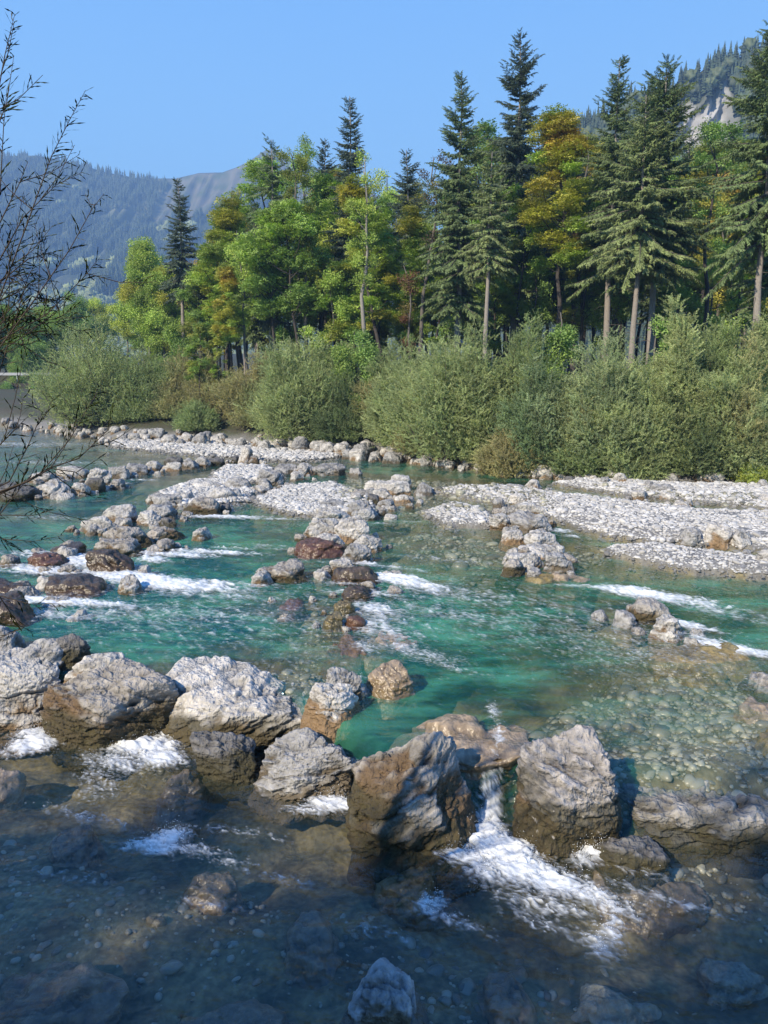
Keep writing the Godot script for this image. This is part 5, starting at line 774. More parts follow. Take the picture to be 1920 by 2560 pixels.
func arrays_mesh(v: PackedVector3Array, n: PackedVector3Array, idx: PackedInt32Array, c := PackedColorArray()) -> ArrayMesh:
	var a := []
	a.resize(Mesh.ARRAY_MAX)
	a[Mesh.ARRAY_VERTEX] = v
	a[Mesh.ARRAY_NORMAL] = n
	a[Mesh.ARRAY_INDEX] = idx
	if c.size(): a[Mesh.ARRAY_COLOR] = c
	var m := ArrayMesh.new()
	m.add_surface_from_arrays(Mesh.PRIMITIVE_TRIANGLES, a)
	return m

func smooth_normals(v: PackedVector3Array, idx: PackedInt32Array) -> PackedVector3Array:
	var n := PackedVector3Array()
	n.resize(v.size())
	for i in range(0, idx.size(), 3):
		var a := idx[i]
		var b := idx[i + 1]
		var c := idx[i + 2]
		var k := (v[c] - v[a]).cross(v[b] - v[a])
		n[a] += k
		n[b] += k
		n[c] += k
	for i in n.size():
		n[i] = n[i].normalized()
	return n

func noise_tex(freq: float, oct: int, lo: float, hi: float, sd: int, ridged := false, size := 512) -> NoiseTexture2D:
	var f := FastNoiseLite.new()
	f.seed = sd
	f.noise_type = FastNoiseLite.TYPE_SIMPLEX_SMOOTH
	f.frequency = freq
	f.fractal_type = FastNoiseLite.FRACTAL_RIDGED if ridged else FastNoiseLite.FRACTAL_FBM
	f.fractal_octaves = oct
	var g := Gradient.new()
	g.set_color(0, Color(lo, lo, lo))
	g.set_color(1, Color(hi, hi, hi))
	var t := NoiseTexture2D.new()
	t.width = size
	t.height = size
	t.seamless = true
	t.noise = f
	t.color_ramp = g
	return t

func solid(rough: float, backlight := Color.BLACK) -> StandardMaterial3D:
	var m := StandardMaterial3D.new()
	m.vertex_color_use_as_albedo = true
	m.roughness = rough
	if backlight != Color.BLACK:
		m.backlight_enabled = true
		m.backlight = backlight
		m.cull_mode = BaseMaterial3D.CULL_DISABLED
	return m

func materials() -> void:
	var grain := noise_tex(0.02, 5, 0.70, 1.0, 5)
	var relief := noise_tex(0.022, 5, 0.0, 1.0, 6)
	var cracks := noise_tex(0.008, 4, 0.0, 1.0, 8, true)
	for k in [["rock", 0.85, 6.0, 0.9], ["wet_rock", 0.32, 2.5, 0.9], ["far_rock", 0.9, 3.0, 0.4]]:
		var m := solid(k[1])
		m.albedo_texture = grain
		m.uv1_triplanar = true
		m.uv1_world_triplanar = true
		m.uv1_scale = Vector3.ONE * k[3]
		m.heightmap_enabled = true
		m.heightmap_texture = relief
		m.heightmap_scale = k[2]
		M[k[0]] = m
	var gm := solid(0.9)
	gm.albedo_texture = noise_tex(0.03, 4, 0.55, 1.0, 9)
	gm.uv1_triplanar = true
	gm.uv1_world_triplanar = true
	gm.uv1_scale = Vector3.ONE * 0.5
	gm.heightmap_enabled = true
	gm.heightmap_texture = cracks
	gm.heightmap_scale = 3.0
	M.ground = gm
	M.pebble = solid(0.9)
	M.wet_pebble = solid(0.35)
	M.bark = solid(0.95)
	M.bark.albedo_texture = grain
	M.bark.uv1_triplanar = true
	M.bark.uv1_world_triplanar = true
	M.bark.uv1_scale = Vector3(3, 0.6, 3)
	M.leaf = solid(0.6, Color(0.75, 0.8, 0.4))
	M.needle = solid(0.65, Color(0.18, 0.2, 0.12))
	M.mountain = solid(0.95)
	M.dark_stone = StandardMaterial3D.new()
	M.dark_stone.albedo_color = Color(0.27, 0.25, 0.22)
	M.dark_stone.albedo_texture = grain
	M.dark_stone.uv1_triplanar = true
	M.dark_stone.roughness = 0.9
	M.metal = StandardMaterial3D.new()
	M.metal.albedo_color = Color(0.62, 0.63, 0.64)
	M.metal.roughness = 0.6
	# water: a clear mirroring skin and, just beneath, the tint of the water itself
	var w := StandardMaterial3D.new()
	w.albedo_color = Color(0.3, 0.5, 0.5, 0.02)
	w.transparency = BaseMaterial3D.TRANSPARENCY_ALPHA
	w.roughness = 0.03
	w.metallic_specular = 0.37
	w.cull_mode = BaseMaterial3D.CULL_DISABLED
	var nt := NoiseTexture2D.new()
	nt.width = 512
	nt.height = 512
	nt.seamless = true
	nt.as_normal_map = true
	nt.bump_strength = 6.0
	var nf := FastNoiseLite.new()
	nf.seed = 21
	nf.frequency = 0.02
	nf.fractal_octaves = 4
	nt.noise = nf
	w.normal_enabled = true
	w.normal_texture = nt
	w.normal_scale = 1.1
	w.uv1_triplanar = true
	w.uv1_world_triplanar = true
	w.uv1_scale = Vector3(0.35, 0.35, 0.6)
	M.skin = w
	var b := solid(0.6)
	b.transparency = BaseMaterial3D.TRANSPARENCY_ALPHA
	b.cull_mode = BaseMaterial3D.CULL_DISABLED
	b.specular_mode = BaseMaterial3D.SPECULAR_DISABLED
	M.tint = b
	var f := solid(0.7)
	f.transparency = BaseMaterial3D.TRANSPARENCY_ALPHA
	f.cull_mode = BaseMaterial3D.CULL_DISABLED
	M.foam = f
	M.drop = solid(0.3)

# ------------------------------------------------------------------ land and water levels
func drop_z(x: float) -> float:
	for i in DROP.size() - 1:
		if x <= DROP[i + 1].x or i == DROP.size() - 2:
			var t := clampf((x - DROP[i].x) / (DROP[i + 1].x - DROP[i].x), 0.0, 1.0)
			return lerpf(DROP[i].y, DROP[i + 1].y, t)
	return -9.0

func water_level(x: float, z: float) -> float:
	var l := 0.012 * maxf(0.0, -z - 12.0)
	if z > -16.0:
		var d := z - drop_z(x)
		l -= 0.75 * smoothstep(-0.45, 0.3, d)
	return l

func poly_sd(p: Vector2, poly: PackedVector2Array) -> float:
	var best := 1e9
	var n := poly.size()
	for i in n:
		var c := Geometry2D.get_closest_point_to_segment(p, poly[i], poly[(i + 1) % n])
		best = minf(best, c.distance_squared_to(p))
	best = sqrt(best)
	return -best if Geometry2D.is_point_in_polygon(p, poly) else best

func land(x: float, z: float) -> float:
	var lvl := water_level(x, z)
	var p := Vector2(x, z)
	var n1 := fn.get_noise_2d(x * 0.35, z * 0.35)
	var n2 := fn.get_noise_2d(x * 1.3 + 40.0, z * 1.3)
	var h := lvl - 0.72 - 0.6 * n1 - 0.2 * n2
	if z > -12.5 and z - drop_z(x) > -0.2:
		h = lvl - 0.6 - 0.2 * n1 - 0.12 * n2
	if -z > 62.0: h = lvl - 0.5
	for r in REGIONS:
		var box: Rect2 = r.box
		if not box.grow(r.soft + 0.3).has_point(p): continue
		var sd := poly_sd(p, r.poly) + 0.25 * n2
		if sd > r.soft: continue
		var w := 1.0 - smoothstep(-r.soft, r.soft, sd)
		if r.kind == "bar":
			var top: float = lvl + minf(r.t, 0.02 + maxf(0.0, -sd) * 0.28) + 0.03 * n2
			h = lerpf(h, top, 1.0 - smoothstep(-0.05, r.soft, sd))
		else:
			h = lerpf(h, lvl + r.t * (1.0 + (0.55 * n1 if r.kind == "pool" else 0.0)) + 0.05 * n2, w)
	# far bank
	if z < -28.0:
		var sb := poly_sd(p, BANK) if BANK_BOX.has_point(p) else 50.0
		sb += 0.5 * n1
		if sb < 1.5:
			var t := maxf(0.0, -sb)
			var top := lvl + 0.05 + 1.5 * (1.0 - exp(-t / 2.5)) + 0.035 * minf(t, 120.0)
			h = lerpf(h, top, 1.0 - smoothstep(-0.2, 1.5, sb))
	# near bank, left of the view, and the far shore of the bend
	var edge := -5.5 + 0.56 * minf(z, 0.0)
	if z > -70.0 and x < edge:
		h = lerpf(h, lvl + 1.2 + 0.08 * minf(edge - x, 30.0), smoothstep(0.0, 3.0, edge - x))
	var shore := -z - 112.0 + 0.25 * (x + 50.0)
	if shore > 0.0:
		h = maxf(h, lvl - 0.5 + 4.5 * smoothstep(0.0, 10.0, shore) + 0.03 * minf(shore, 300.0))
	return h

func fill_bed() -> void:
	for r in REGIONS:
		var b := Rect2(r.poly[0], Vector2.ZERO)
		for q in r.poly: b = b.expand(q)
		r.box = b
	bed_field.resize(FNX * FNZ)
	for j in FNZ:
		for i in FNX:
			bed_field[j * FNX + i] = land(FX0 + i * FS, FZ0 + j * FS)

func bed_at(x: float, z: float) -> float:
	var u := (x - FX0) / FS
	var v := (z - FZ0) / FS
	if u < 0.0 or v < 0.0 or u >= FNX - 1.001 or v >= FNZ - 1.001:
		return land(x, z)
	var i := int(u)
	var j := int(v)
	u -= i
	v -= j
	var k := j * FNX + i
	return lerpf(lerpf(bed_field[k], bed_field[k + 1], u), lerpf(bed_field[k + FNX], bed_field[k + FNX + 1], u), v)

func ticks(parts: Array) -> PackedFloat32Array:
	# [[from, step], [from, step], ..., [end, 0]]
	var out := PackedFloat32Array()
	for i in parts.size() - 1:
		var x: float = parts[i][0]
		while x < parts[i + 1][0] - 1e-4:
			out.append(x)
			x += parts[i][1]
	out.append(parts[-1][0])
	return out

func grid_mesh(xs: PackedFloat32Array, zs: PackedFloat32Array, height: Callable, paint: Callable, keep = null) -> ArrayMesh:
	var nx := xs.size()
	var nz := zs.size()
	var v := PackedVector3Array()
	v.resize(nx * nz)
	var c := PackedColorArray()
	c.resize(nx * nz)
	var ok := PackedByteArray()
	ok.resize(nx * nz)
	ok.fill(1)
	for j in nz:
		for i in nx:
			var h: float = height.call(xs[i], zs[j])
			v[j * nx + i] = Vector3(xs[i], h, zs[j])
			c[j * nx + i] = paint.call(xs[i], h, zs[j])
			if keep != null and not keep.call(xs[i], h, zs[j], c[j * nx + i]): ok[j * nx + i] = 0
	var idx := PackedInt32Array()
	for j in nz - 1:
		for i in nx - 1:
			var a := j * nx + i
			if ok[a] + ok[a + 1] + ok[a + nx] + ok[a + nx + 1] == 0: continue
			idx.append_array([a, a + 1, a + nx + 1, a, a + nx + 1, a + nx])
	if idx.is_empty(): return ArrayMesh.new()
	return arrays_mesh(v, smooth_normals(v, idx), idx, c)

func bed_height(x: float, z: float) -> float:
	var h := bed_at(x, z)
	if z > -40.0: h += 0.035 * fr.get_noise_2d(x * 2.2, z * 2.2)
	return h

func bed_paint(x: float, h: float, z: float) -> Color:
	var lvl := water_level(x, z)
	var n := fn.get_noise_2d(x * 0.9, z * 0.9 + 90.0)
	var wet := Color(0.13, 0.12, 0.07).lerp(Color(0.34, 0.29, 0.15), clampf(0.5 + 1.3 * n, 0.0, 1.0))
	var dry := Color(0.30, 0.295, 0.28) * (0.95 + 0.15 * n)
	var soil := Color(0.10, 0.085, 0.05).lerp(Color(0.07, 0.085, 0.03), clampf(0.5 + n, 0.0, 1.0))
	var d := h - lvl
	var c := wet.lerp(dry, smoothstep(0.0, 0.07, d))
	return c.lerp(soil, smoothstep(0.45, 0.9, d + 0.2 * n))

func ground() -> void:
	var xs := ticks([[-900.0, 60.0], [-240.0, 12.0], [-60.0, 2.0], [-30.0, 0.6], [-10.0, 0.1], [10.0, 0.5], [30.0, 2.0], [60.0, 12.0], [240.0, 60.0], [900.0, 0.0]])
	var zs := ticks([[-1500.0, 90.0], [-330.0, 12.0], [-120.0, 2.0], [-70.0, 0.6], [-36.0, 0.35], [-18.0, 0.1], [-3.0, 0.8], [20.0, 12.0], [80.0, 0.0]])
	var g := put("river_bed_and_banks", grid_mesh(xs, zs, bed_height, bed_paint), M.ground)
	tag(g, "", "", "", "structure")

func ripple(x: float, z: float) -> float:
	var y := 0.026 * fn.get_noise_2d(x * 0.8 + 7.0, z * 1.4) + 0.016 * fn.get_noise_2d(x * 2.6, z * 4.6 + 30.0)
	return y

func skin_height(x: float, z: float) -> float:
	var l := water_level(x, z)
	var a := 1.0
	for f in FOAM:
		var dx: float = x - f[0]
		var dz: float = z - f[1]
		if absf(dx) > f[6] or absf(dz) > f[6]: continue
		var u: float = (dx * f[7] + dz * f[8]) / f[2]
		var w: float = (-dx * f[8] + dz * f[7]) / f[3]
		a += 2.2 * f[5] * exp(-u * u - w * w)
	if z > -14.0: a += 1.1 * smoothstep(-0.3, 0.5, z - drop_z(x))
	return l + a * ripple(x, z)

func tint_paint(x: float, h: float, z: float) -> Color:
	var depth := maxf(0.0, h - bed_at(x, z))
	var n := fn.get_noise_2d(x * 0.25, z * 0.5 + 300.0)
	var n2 := fn.get_noise_2d(x * 0.9, z * 2.2 + 100.0)
	var right := smoothstep(-3.0, 3.5, x)
	var n3 := fn.get_noise_2d(x * 2.2, z * 5.5 + 40.0)
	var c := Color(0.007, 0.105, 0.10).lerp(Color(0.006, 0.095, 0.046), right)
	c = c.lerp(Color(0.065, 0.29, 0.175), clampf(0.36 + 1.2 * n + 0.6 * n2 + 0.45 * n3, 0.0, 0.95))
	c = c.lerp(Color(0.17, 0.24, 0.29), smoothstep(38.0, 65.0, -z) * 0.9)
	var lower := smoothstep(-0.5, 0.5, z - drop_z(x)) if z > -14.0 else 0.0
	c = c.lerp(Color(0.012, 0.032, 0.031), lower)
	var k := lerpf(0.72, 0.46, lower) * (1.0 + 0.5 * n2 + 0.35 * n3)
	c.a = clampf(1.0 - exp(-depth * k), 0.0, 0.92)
	return c

func water() -> void:
	var xs := ticks([[-400.0, 40.0], [-120.0, 6.0], [-60.0, 1.5], [-24.0, 0.25], [-9.0, 0.07], [9.0, 0.2], [24.0, 1.5], [60.0, 0.0]])
	var zs := ticks([[-190.0, 5.0], [-100.0, 1.2], [-60.0, 0.4], [-32.0, 0.15], [-17.0, 0.07], [-3.5, 0.4], [8.0, 0.0]])
	var keep := func(x: float, h: float, z: float, _c: Color) -> bool: return h > bed_at(x, z) - 0.35
	var skin := put("water_surface", grid_mesh(xs, zs, skin_height, func(_x, _h, _z): return Color.WHITE, keep), M.skin)
	tag(skin, "", "", "", "structure")
	xs = ticks([[-400.0, 40.0], [-120.0, 6.0], [-60.0, 1.5], [-24.0, 0.3], [-9.0, 0.09], [9.0, 0.2], [24.0, 1.5], [60.0, 0.0]])
	zs = ticks([[-190.0, 5.0], [-100.0, 1.2], [-60.0, 0.4], [-32.0, 0.12], [-17.0, 0.07], [-3.5, 0.4], [8.0, 0.0]])
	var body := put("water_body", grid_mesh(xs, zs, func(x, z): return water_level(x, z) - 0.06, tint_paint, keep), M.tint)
	tag(body, "", "", "", "structure")

# ------------------------------------------------------------------ white water
func foam() -> void:
	var drop := SphereMesh.new()
	drop.radius = 1.0
	drop.height = 2.0
	drop.radial_segments = 6
	drop.rings = 3
	for k in FOAM.size():
		var f: Array = FOAM[k]
		var near: bool = f[4] < 14.0 and f[2] < 3.0
		var step: float = clampf(f[4] * 0.0023, 0.022, 0.07)
		var ext: float = f[6]
		var xs := ticks([[f[0] - ext, step], [f[0] + ext, 0.0]])
		var zs := ticks([[f[1] - ext * 0.8, step], [f[1] + ext * 0.8, 0.0]])
		var strength := func(x: float, z: float) -> float:
			var dx: float = x - f[0]
			var dz: float = z - f[1]
			var along: float = dx * f[7] + dz * f[8]
			var across: float = -dx * f[8] + dz * f[7]
			var u: float = along / f[2]
			var w: float = across / f[3]
			var q: float = f[5] * exp(-0.9 * (u * u + w * w))
			if q < 0.05: return 0.0
			var warp := fn.get_noise_2d(x * 1.3 + k, z * 1.9) * 0.5
			var lace := fr.get_noise_2d((along + warp) * f[9] + k * 5.0, (across + warp) * f[9] * 2.6) * 0.5 + 0.5
			var fine := fn.get_noise_2d((along + warp * 0.6) * f[9] * 2.6, (across + warp * 0.6) * f[9] * 6.5 + k * 3.0) * 0.5 + 0.5
			var th := 0.98 - 0.98 * q
			return smoothstep(th, th + 0.62, lace * 0.66 + fine * 0.5)
		var height := func(x: float, z: float) -> float:
			var s: float = strength.call(x, z)
			return water_level(x, z) + 0.025 + f[10] * s * (0.5 + 0.8 * fn.get_noise_2d(x * 2.6, z * 3.4) + 0.10 * fn.get_noise_2d(x * 9.0, z * 11.0))
		var paint := func(x: float, _h: float, z: float) -> Color:
			var s: float = strength.call(x, z)
			return Color(0.78, 0.81, 0.82, clampf(s * (0.82 + 0.45 * fn.get_noise_2d(x * 8.0, z * 12.0 + 50.0)), 0.0, 0.86))
		var keep := func(_x: float, _h: float, _z: float, c: Color) -> bool: return c.a > 0.02
		var sheet := grid_mesh(xs, zs, height, paint, keep)
		if sheet.get_surface_count() == 0: continue
		var o := put("white_water", sheet, M.foam)
		tag(o, FOAM_LABEL[k], "", "white water on the river", "stuff")
		if near:
			var where := []
			var tint := PackedColorArray()
			for i in 420:
				var x: float = f[0] + rng.randfn(0.0, 0.42) * ext
				var z: float = f[1] + rng.randfn(0.0, 0.34) * ext
				var s: float = strength.call(x, z)
				if s < 0.35: continue
				var r := rng.randf_range(0.0015, 0.0045)
				where.append(Transform3D(Basis.from_scale(Vector3(r, r, r)), Vector3(x, water_level(x, z) + 0.05 + absf(rng.randfn(0.0, 0.09)) * (0.3 + s), z)))
				tint.append(Color(0.85, 0.88, 0.9))
			if where.size():
				var d := scatter("spray", drop, M.drop, where, tint, o)
				tag(d, "", "", "", "stuff")

# ------------------------------------------------------------------ rocks
var ico := {}
func icosphere(level: int) -> Array:
	if ico.has(level): return ico[level]
	var v := PackedVector3Array()
	var idx := PackedInt32Array()
	if level == 0:
		var t := (1.0 + sqrt(5.0)) / 2.0
		for p in [[-1, t, 0], [1, t, 0], [-1, -t, 0], [1, -t, 0], [0, -1, t], [0, 1, t], [0, -1, -t], [0, 1, -t], [t, 0, -1], [t, 0, 1], [-t, 0, -1], [-t, 0, 1]]:
			v.append(Vector3(p[0], p[1], p[2]).normalized())
		idx = PackedInt32Array([0, 5, 11, 0, 1, 5, 0, 7, 1, 0, 10, 7, 0, 11, 10, 1, 9, 5, 5, 4, 11, 11, 2, 10, 10, 6, 7, 7, 8, 1, 3, 4, 9, 3, 2, 4, 3, 6, 2, 3, 8, 6, 3, 9, 8, 4, 5, 9, 2, 11, 4, 6, 10, 2, 8, 7, 6, 9, 1, 8])
	else:
		var below := icosphere(level - 1)
		v = below[0].duplicate()
		var old: PackedInt32Array = below[1]
		var mid := {}
		for i in range(0, old.size(), 3):
			var m := []
			for e in 3:
				var a := old[i + e]
				var b := old[i + (e + 1) % 3]
				var key := mini(a, b) * 100000 + maxi(a, b)
				if not mid.has(key):
					mid[key] = v.size()
					v.append(((v[a] + v[b]) * 0.5).normalized())
				m.append(mid[key])
			idx.append_array([old[i], m[0], m[2], old[i + 1], m[1], m[0], old[i + 2], m[2], m[1], m[0], m[1], m[2]])
	ico[level] = [v, idx]
	return ico[level]

const STYLE := {
	# dry stone, foot stain, how high the stain climbs (share of height), moss
	"pale": [Color(0.51, 0.495, 0.465), Color(0.17, 0.115, 0.06), 0.22, 0.0],
	"bright": [Color(0.60, 0.575, 0.53), Color(0.24, 0.16, 0.085), 0.24, 0.0],
	"chalk": [Color(0.62, 0.595, 0.55), Color(0.27, 0.19, 0.11), 0.3, 0.1],
	"grey": [Color(0.38, 0.375, 0.365), Color(0.13, 0.105, 0.07), 0.22, 0.0],
	"dark": [Color(0.17, 0.165, 0.16), Color(0.06, 0.05, 0.035), 0.3, 0.2],
	"brown": [Color(0.38, 0.355, 0.32), Color(0.145, 0.095, 0.05), 0.5, 0.1],
	"vein": [Color(0.44, 0.41, 0.385), Color(0.16, 0.10, 0.055), 0.45, 0.5],
	"mottle": [Color(0.36, 0.345, 0.32), Color(0.09, 0.085, 0.06), 0.4, 0.35],
	"tan": [Color(0.36, 0.28, 0.19), Color(0.22, 0.16, 0.09), 0.5, 0.0],
	"wet": [Color(0.10, 0.075, 0.05), Color(0.07, 0.045, 0.025), 0.5, 0.0],
	"redwet": [Color(0.15, 0.08, 0.05), Color(0.10, 0.05, 0.03), 0.5, 0.0],
	"olive": [Color(0.20, 0.16, 0.075), Color(0.10, 0.085, 0.04), 0.5, 0.0],
	"olivetan": [Color(0.27, 0.21, 0.085), Color(0.20, 0.15, 0.06), 0.5, 0.0],
	"brownsub": [Color(0.20, 0.125, 0.06), Color(0.15, 0.10, 0.05), 0.5, 0.0],
	"sub": [Color(0.24, 0.19, 0.125), Color(0.15, 0.12, 0.08), 0.5, 0.0],
	"subpale": [Color(0.33, 0.33, 0.26), Color(0.20, 0.20, 0.15), 0.5, 0.0],
}

func rock_mesh(w: float, up: float, down: float, deep: float, detail: int, power: float, tilt: Vector2, sd: int, style: String) -> ArrayMesh:
	power *= 1.7
	# an irregular block: planes whose soft maximum bounds the stone, then folds, cracks and grain
	var r := RandomNumberGenerator.new()
	r.seed = sd * 131 + 17
	var planes := [Vector3(tilt.x, 1.0, tilt.y).normalized() / 0.9, Vector3(0, -1, 0)]
	var turn := r.randf() * TAU
	for i in 6:
		var a := turn + i * TAU / 6.0 + r.randf_range(-0.35, 0.35)
		planes.append(Vector3(cos(a), r.randf_range(-0.3, 0.55) if detail < 6 else r.randf_range(-0.1, 0.3), sin(a)).normalized() / (r.randf_range(0.68, 1.08) if detail < 6 else r.randf_range(0.86, 1.06)))
	for i in (2 if detail >= 6 else 3 if detail == 5 else 5):
		var a := r.randf() * TAU
		var e := r.randf_range(0.4, 1.0)
		planes.append(Vector3(cos(a) * cos(e), sin(e), sin(a) * cos(e)) / r.randf_range(0.86, 1.08))
	var base := icosphere(detail)
	var dirs: PackedVector3Array = base[0]
	var idx: PackedInt32Array = base[1]
	var v := PackedVector3Array()
	v.resize(dirs.size())
	var lo := Vector3.ONE * 1e9
	var hi := -lo
	for i in dirs.size():
		var d := dirs[i]
		var s := 0.0
		for p in planes:
			var t: float = d.dot(p)
			if t > 0.25: s += pow(t, power)
		v[i] = d * pow(maxf(s, 1e-6), -1.0 / power)
		lo = lo.min(v[i])
		hi = hi.max(v[i])
	var size := Vector3(w, up + down, deep)
	var mean := (w + up + deep) / 3.0
	var off := Vector3(sd * 7.3, sd * 3.1, sd * 1.7)
	# bedding of the stone: cracks run along tilted layers
	var bed := Vector3(r.randf_range(-0.5, 0.5), 1.0, r.randf_range(-0.6, 0.6)).normalized()
	var b1 := bed.cross(Vector3(0.3, 0.1, 1.0)).normalized()
	var b2 := bed.cross(b1)
	var st: Array = STYLE[style]
	var c := PackedColorArray()
	c.resize(v.size())
	var folded := style in ["grey", "brown", "dark"]
	var ledge := r.randf_range(0.45, 0.9)
	var step_out := r.randf_range(0.02, 0.055) * (1.0 if detail >= 4 else 1.3)
	var block_out := 0.05 if detail < 5 else 0.032
	var rugged := 0.05 if detail >= 5 else 0.075
	if style == "chalk":
		rugged = 0.03
		block_out = 0.006
		step_out = 0.02
	if style == "vein" or style == "bright":
		rugged *= 0.55
		block_out *= 0.4
		step_out *= 0.7
	for i in v.size():
		var p := ((v[i] - lo) / (hi - lo) - Vector3(0.5, 0, 0.5)) * size - Vector3(0, down, 0)
		var d := dirs[i]
		var q := Vector3(p.dot(b1), p.dot(bed) * 2.6, p.dot(b2)) / maxf(mean, 0.5) + off
		var broad := fn.get_noise_3dv(p * (1.3 / maxf(mean, 0.3)) + off)
		var ridge := fr.get_noise_3dv(q * 1.5)
		var crack := fr.get_noise_3dv(q * 0.75 + Vector3(31, 5, 9))
		crack = smoothstep(0.55, 0.95, crack)
		var grain := fn.get_noise_3dv(q * 5.0)
		var jq := q * 1.25 + Vector3(fn.get_noise_3dv(q * 2.0), fn.get_noise_3dv(q * 2.0 + Vector3(9, 0, 0)), fn.get_noise_3dv(q * 2.0 + Vector3(0, 9, 0))) * 0.28
		var block := fc.get_noise_3dv(jq)
		var joint := 1.0 - smoothstep(0.0, 0.16, fd.get_noise_3dv(jq) + 1.0)
		var chip := fc.get_noise_3dv(jq * 2.9)
		var hair := 1.0 - smoothstep(0.0, 0.14, fd.get_noise_3dv(jq * 2.9) + 1.0)
		var layer := fposmod(q.y * ledge + 0.9 * broad + 0.12 * grain, 1.0)
		var lip := smoothstep(0.0, 0.75, layer) * (1.0 - smoothstep(0.86, 1.0, layer))
		var amp := (0.05 if folded else 0.03) * mean
		p += d * (mean * rugged * broad + amp * 0.8 * ridge - mean * 0.04 * crack + mean * (block_out * block + 0.010 * chip - 0.024 * joint - 0.008 * hair) + mean * step_out * (lip - 0.6) + mean * 0.015 * grain + mean * 0.014 * fr.get_noise_3dv(q * 4.5) + mean * 0.008 * fn.get_noise_3dv(q * 16.0))
		v[i] = p
		var tone := 0.98 + 0.08 * lip + 0.20 * broad + 0.12 * ridge - 0.35 * crack + 0.20 * grain + 0.10 * block + 0.07 * chip - 0.4 * joint - 0.22 * hair
		var col: Color = st[0] * tone
		var stain := smoothstep(st[2] + 0.12, st[2] - 0.12, p.y / maxf(up, 0.05) + 0.45 * broad + 0.16 * block + 0.10 * grain)
		col = col.lerp(st[1] * (1.0 + 0.35 * ridge + 0.2 * grain), stain)
		if st[3] > 0.0:
			var moss := smoothstep(0.3, 0.0, p.y / maxf(up, 0.05) - 0.25 + 0.5 * fn.get_noise_3dv(q * 0.9 + Vector3(3, 77, 1)) - st[3] * 0.3)
			col = col.lerp(Color(0.055, 0.048, 0.018), moss * 0.85)
		if style == "vein" or style == "tan":
			var ve := fr.get_noise_3dv(Vector3(p.x * 0.5, p.y * 2.0 + p.x * 0.5, p.z * 0.9) + off)
			col = col.lerp(Color(0.62, 0.58, 0.53), smoothstep(0.90, 0.97, ve) * 0.8)
		if style == "mottle":
			col = col.lerp(Color(0.10, 0.10, 0.09), smoothstep(0.0, 0.35, fn.get_noise_3dv(q * 2.0)) * 0.7)
		col.a = 1.0
		c[i] = col
	return arrays_mesh(v, smooth_normals(v, idx), idx, c)

func rocks() -> void:
	var sd := 1
	for r in ROCKS:
		# [centre, width, height above water, depth, detail, sharpness, tilt, style, label]
		var down: float = maxf(0.35, r[2] * 0.5) if r[2] > 0.12 else 0.3
		var m := rock_mesh(r[1], r[2], down, r[3], r[4], r[5], r[6], sd, r[7])
		var wet: bool = r[7] in ["wet", "redwet", "olive", "tan", "olivetan", "brownsub", "sub"]
		var o := put("boulder" if r[1] > 0.9 else "rock", m, M.wet_rock if wet else M.rock)
		o.position = r[0]
		tag(o, r[8], "boulder" if r[1] > 0.9 else "rock", ROCK_GROUP[r[9]])
		sd += 1
	# smaller stones gathered round the rocks in the river
	var small := []
	for k in 9:
		small.append(rock_mesh(1.0, 0.55, 0.35, 0.85, 3, 8.0, Vector2(rng.randf_range(-0.3, 0.3), 0.1), 300 + k, ["pale", "grey", "brown"][k % 3]))
	for r in ROCKS:
		if r[0].z > -13.4 or r[7] in ["sub", "subpale", "olivetan", "brownsub", "tan"] or r[2] < 0.1 or bed_at(r[0].x, r[0].z) > water_level(r[0].x, r[0].z) + 0.02: continue
		for k in 3:
			var a := rng.randf() * TAU
			var reach := rng.randf_range(0.5, 0.95)
			var x: float = r[0].x + cos(a) * r[1] * reach
			var z: float = r[0].z + sin(a) * r[3] * reach
			var size: float = r[1] * rng.randf_range(0.22, 0.5)
			var pick := rng.randi() % 9
			var o := put("stone", small[pick], M.rock)
			o.position = Vector3(x, maxf(water_level(x, z), bed_at(x, z)) - size * rng.randf_range(0.05, 0.4), z)
			o.rotation.y = rng.randf() * TAU
			o.scale = Vector3.ONE * size
			tag(o, "small " + ["pale", "grey", "brown"][pick % 3] + " stone at the " + ["far side of", "foot of", "edge of"][k] + " the " + " ".join(r[8].split(" ").slice(0, 7)), "stone", "small stones round the river rocks")
	# riprap at the foot of the far bank
	var kinds := []
	for k in 10:
		kinds.append(rock_mesh(1.0, 0.6, 0.25, 0.85, 3, 9.0, Vector2(rng.randf_range(-0.3, 0.3), 0.15), 400 + k, ["pale", "bright", "grey", "pale", "bright"][k % 5]))
	for i in RIP.size() - 1:
		var a: Vector2 = RIP[i]
		var b: Vector2 = RIP[i + 1]
		var n := int(a.distance_to(b) / (0.2 if i > 1 and i < 8 else [1.3, 0.6, 0, 0, 0, 0, 0, 0, 0.4, 0.4][i]))
		for k in n:
			var p := a.lerp(b, (k + rng.randf()) / n) + Vector2(rng.randf_range(-0.8, 0.8), rng.randfn(0.25, 0.9))
			var s := 0.35 + 1.05 * pow(rng.randf(), 2.0)
			var pick := rng.randi() % 10
			var o := put("bank_stone", kinds[pick], M.rock)
			o.position = Vector3(p.x, maxf(bed_at(p.x, p.y), water_level(p.x, p.y)) - 0.05, p.y)
			o.rotation.y = rng.randf() * TAU
			o.scale = Vector3(s, s * rng.randf_range(0.8, 1.15), s)
			var look: String = ["small ", "mid sized ", "big "][clampi(int(s * 2.2), 0, 2)] + ["pale", "white", "grey", "pale", "white"][pick % 5]
			tag(o, look + " " + RIP_LABEL[i].trim_prefix("pale "), "stone", "boulders along the foot of the wooded bank")

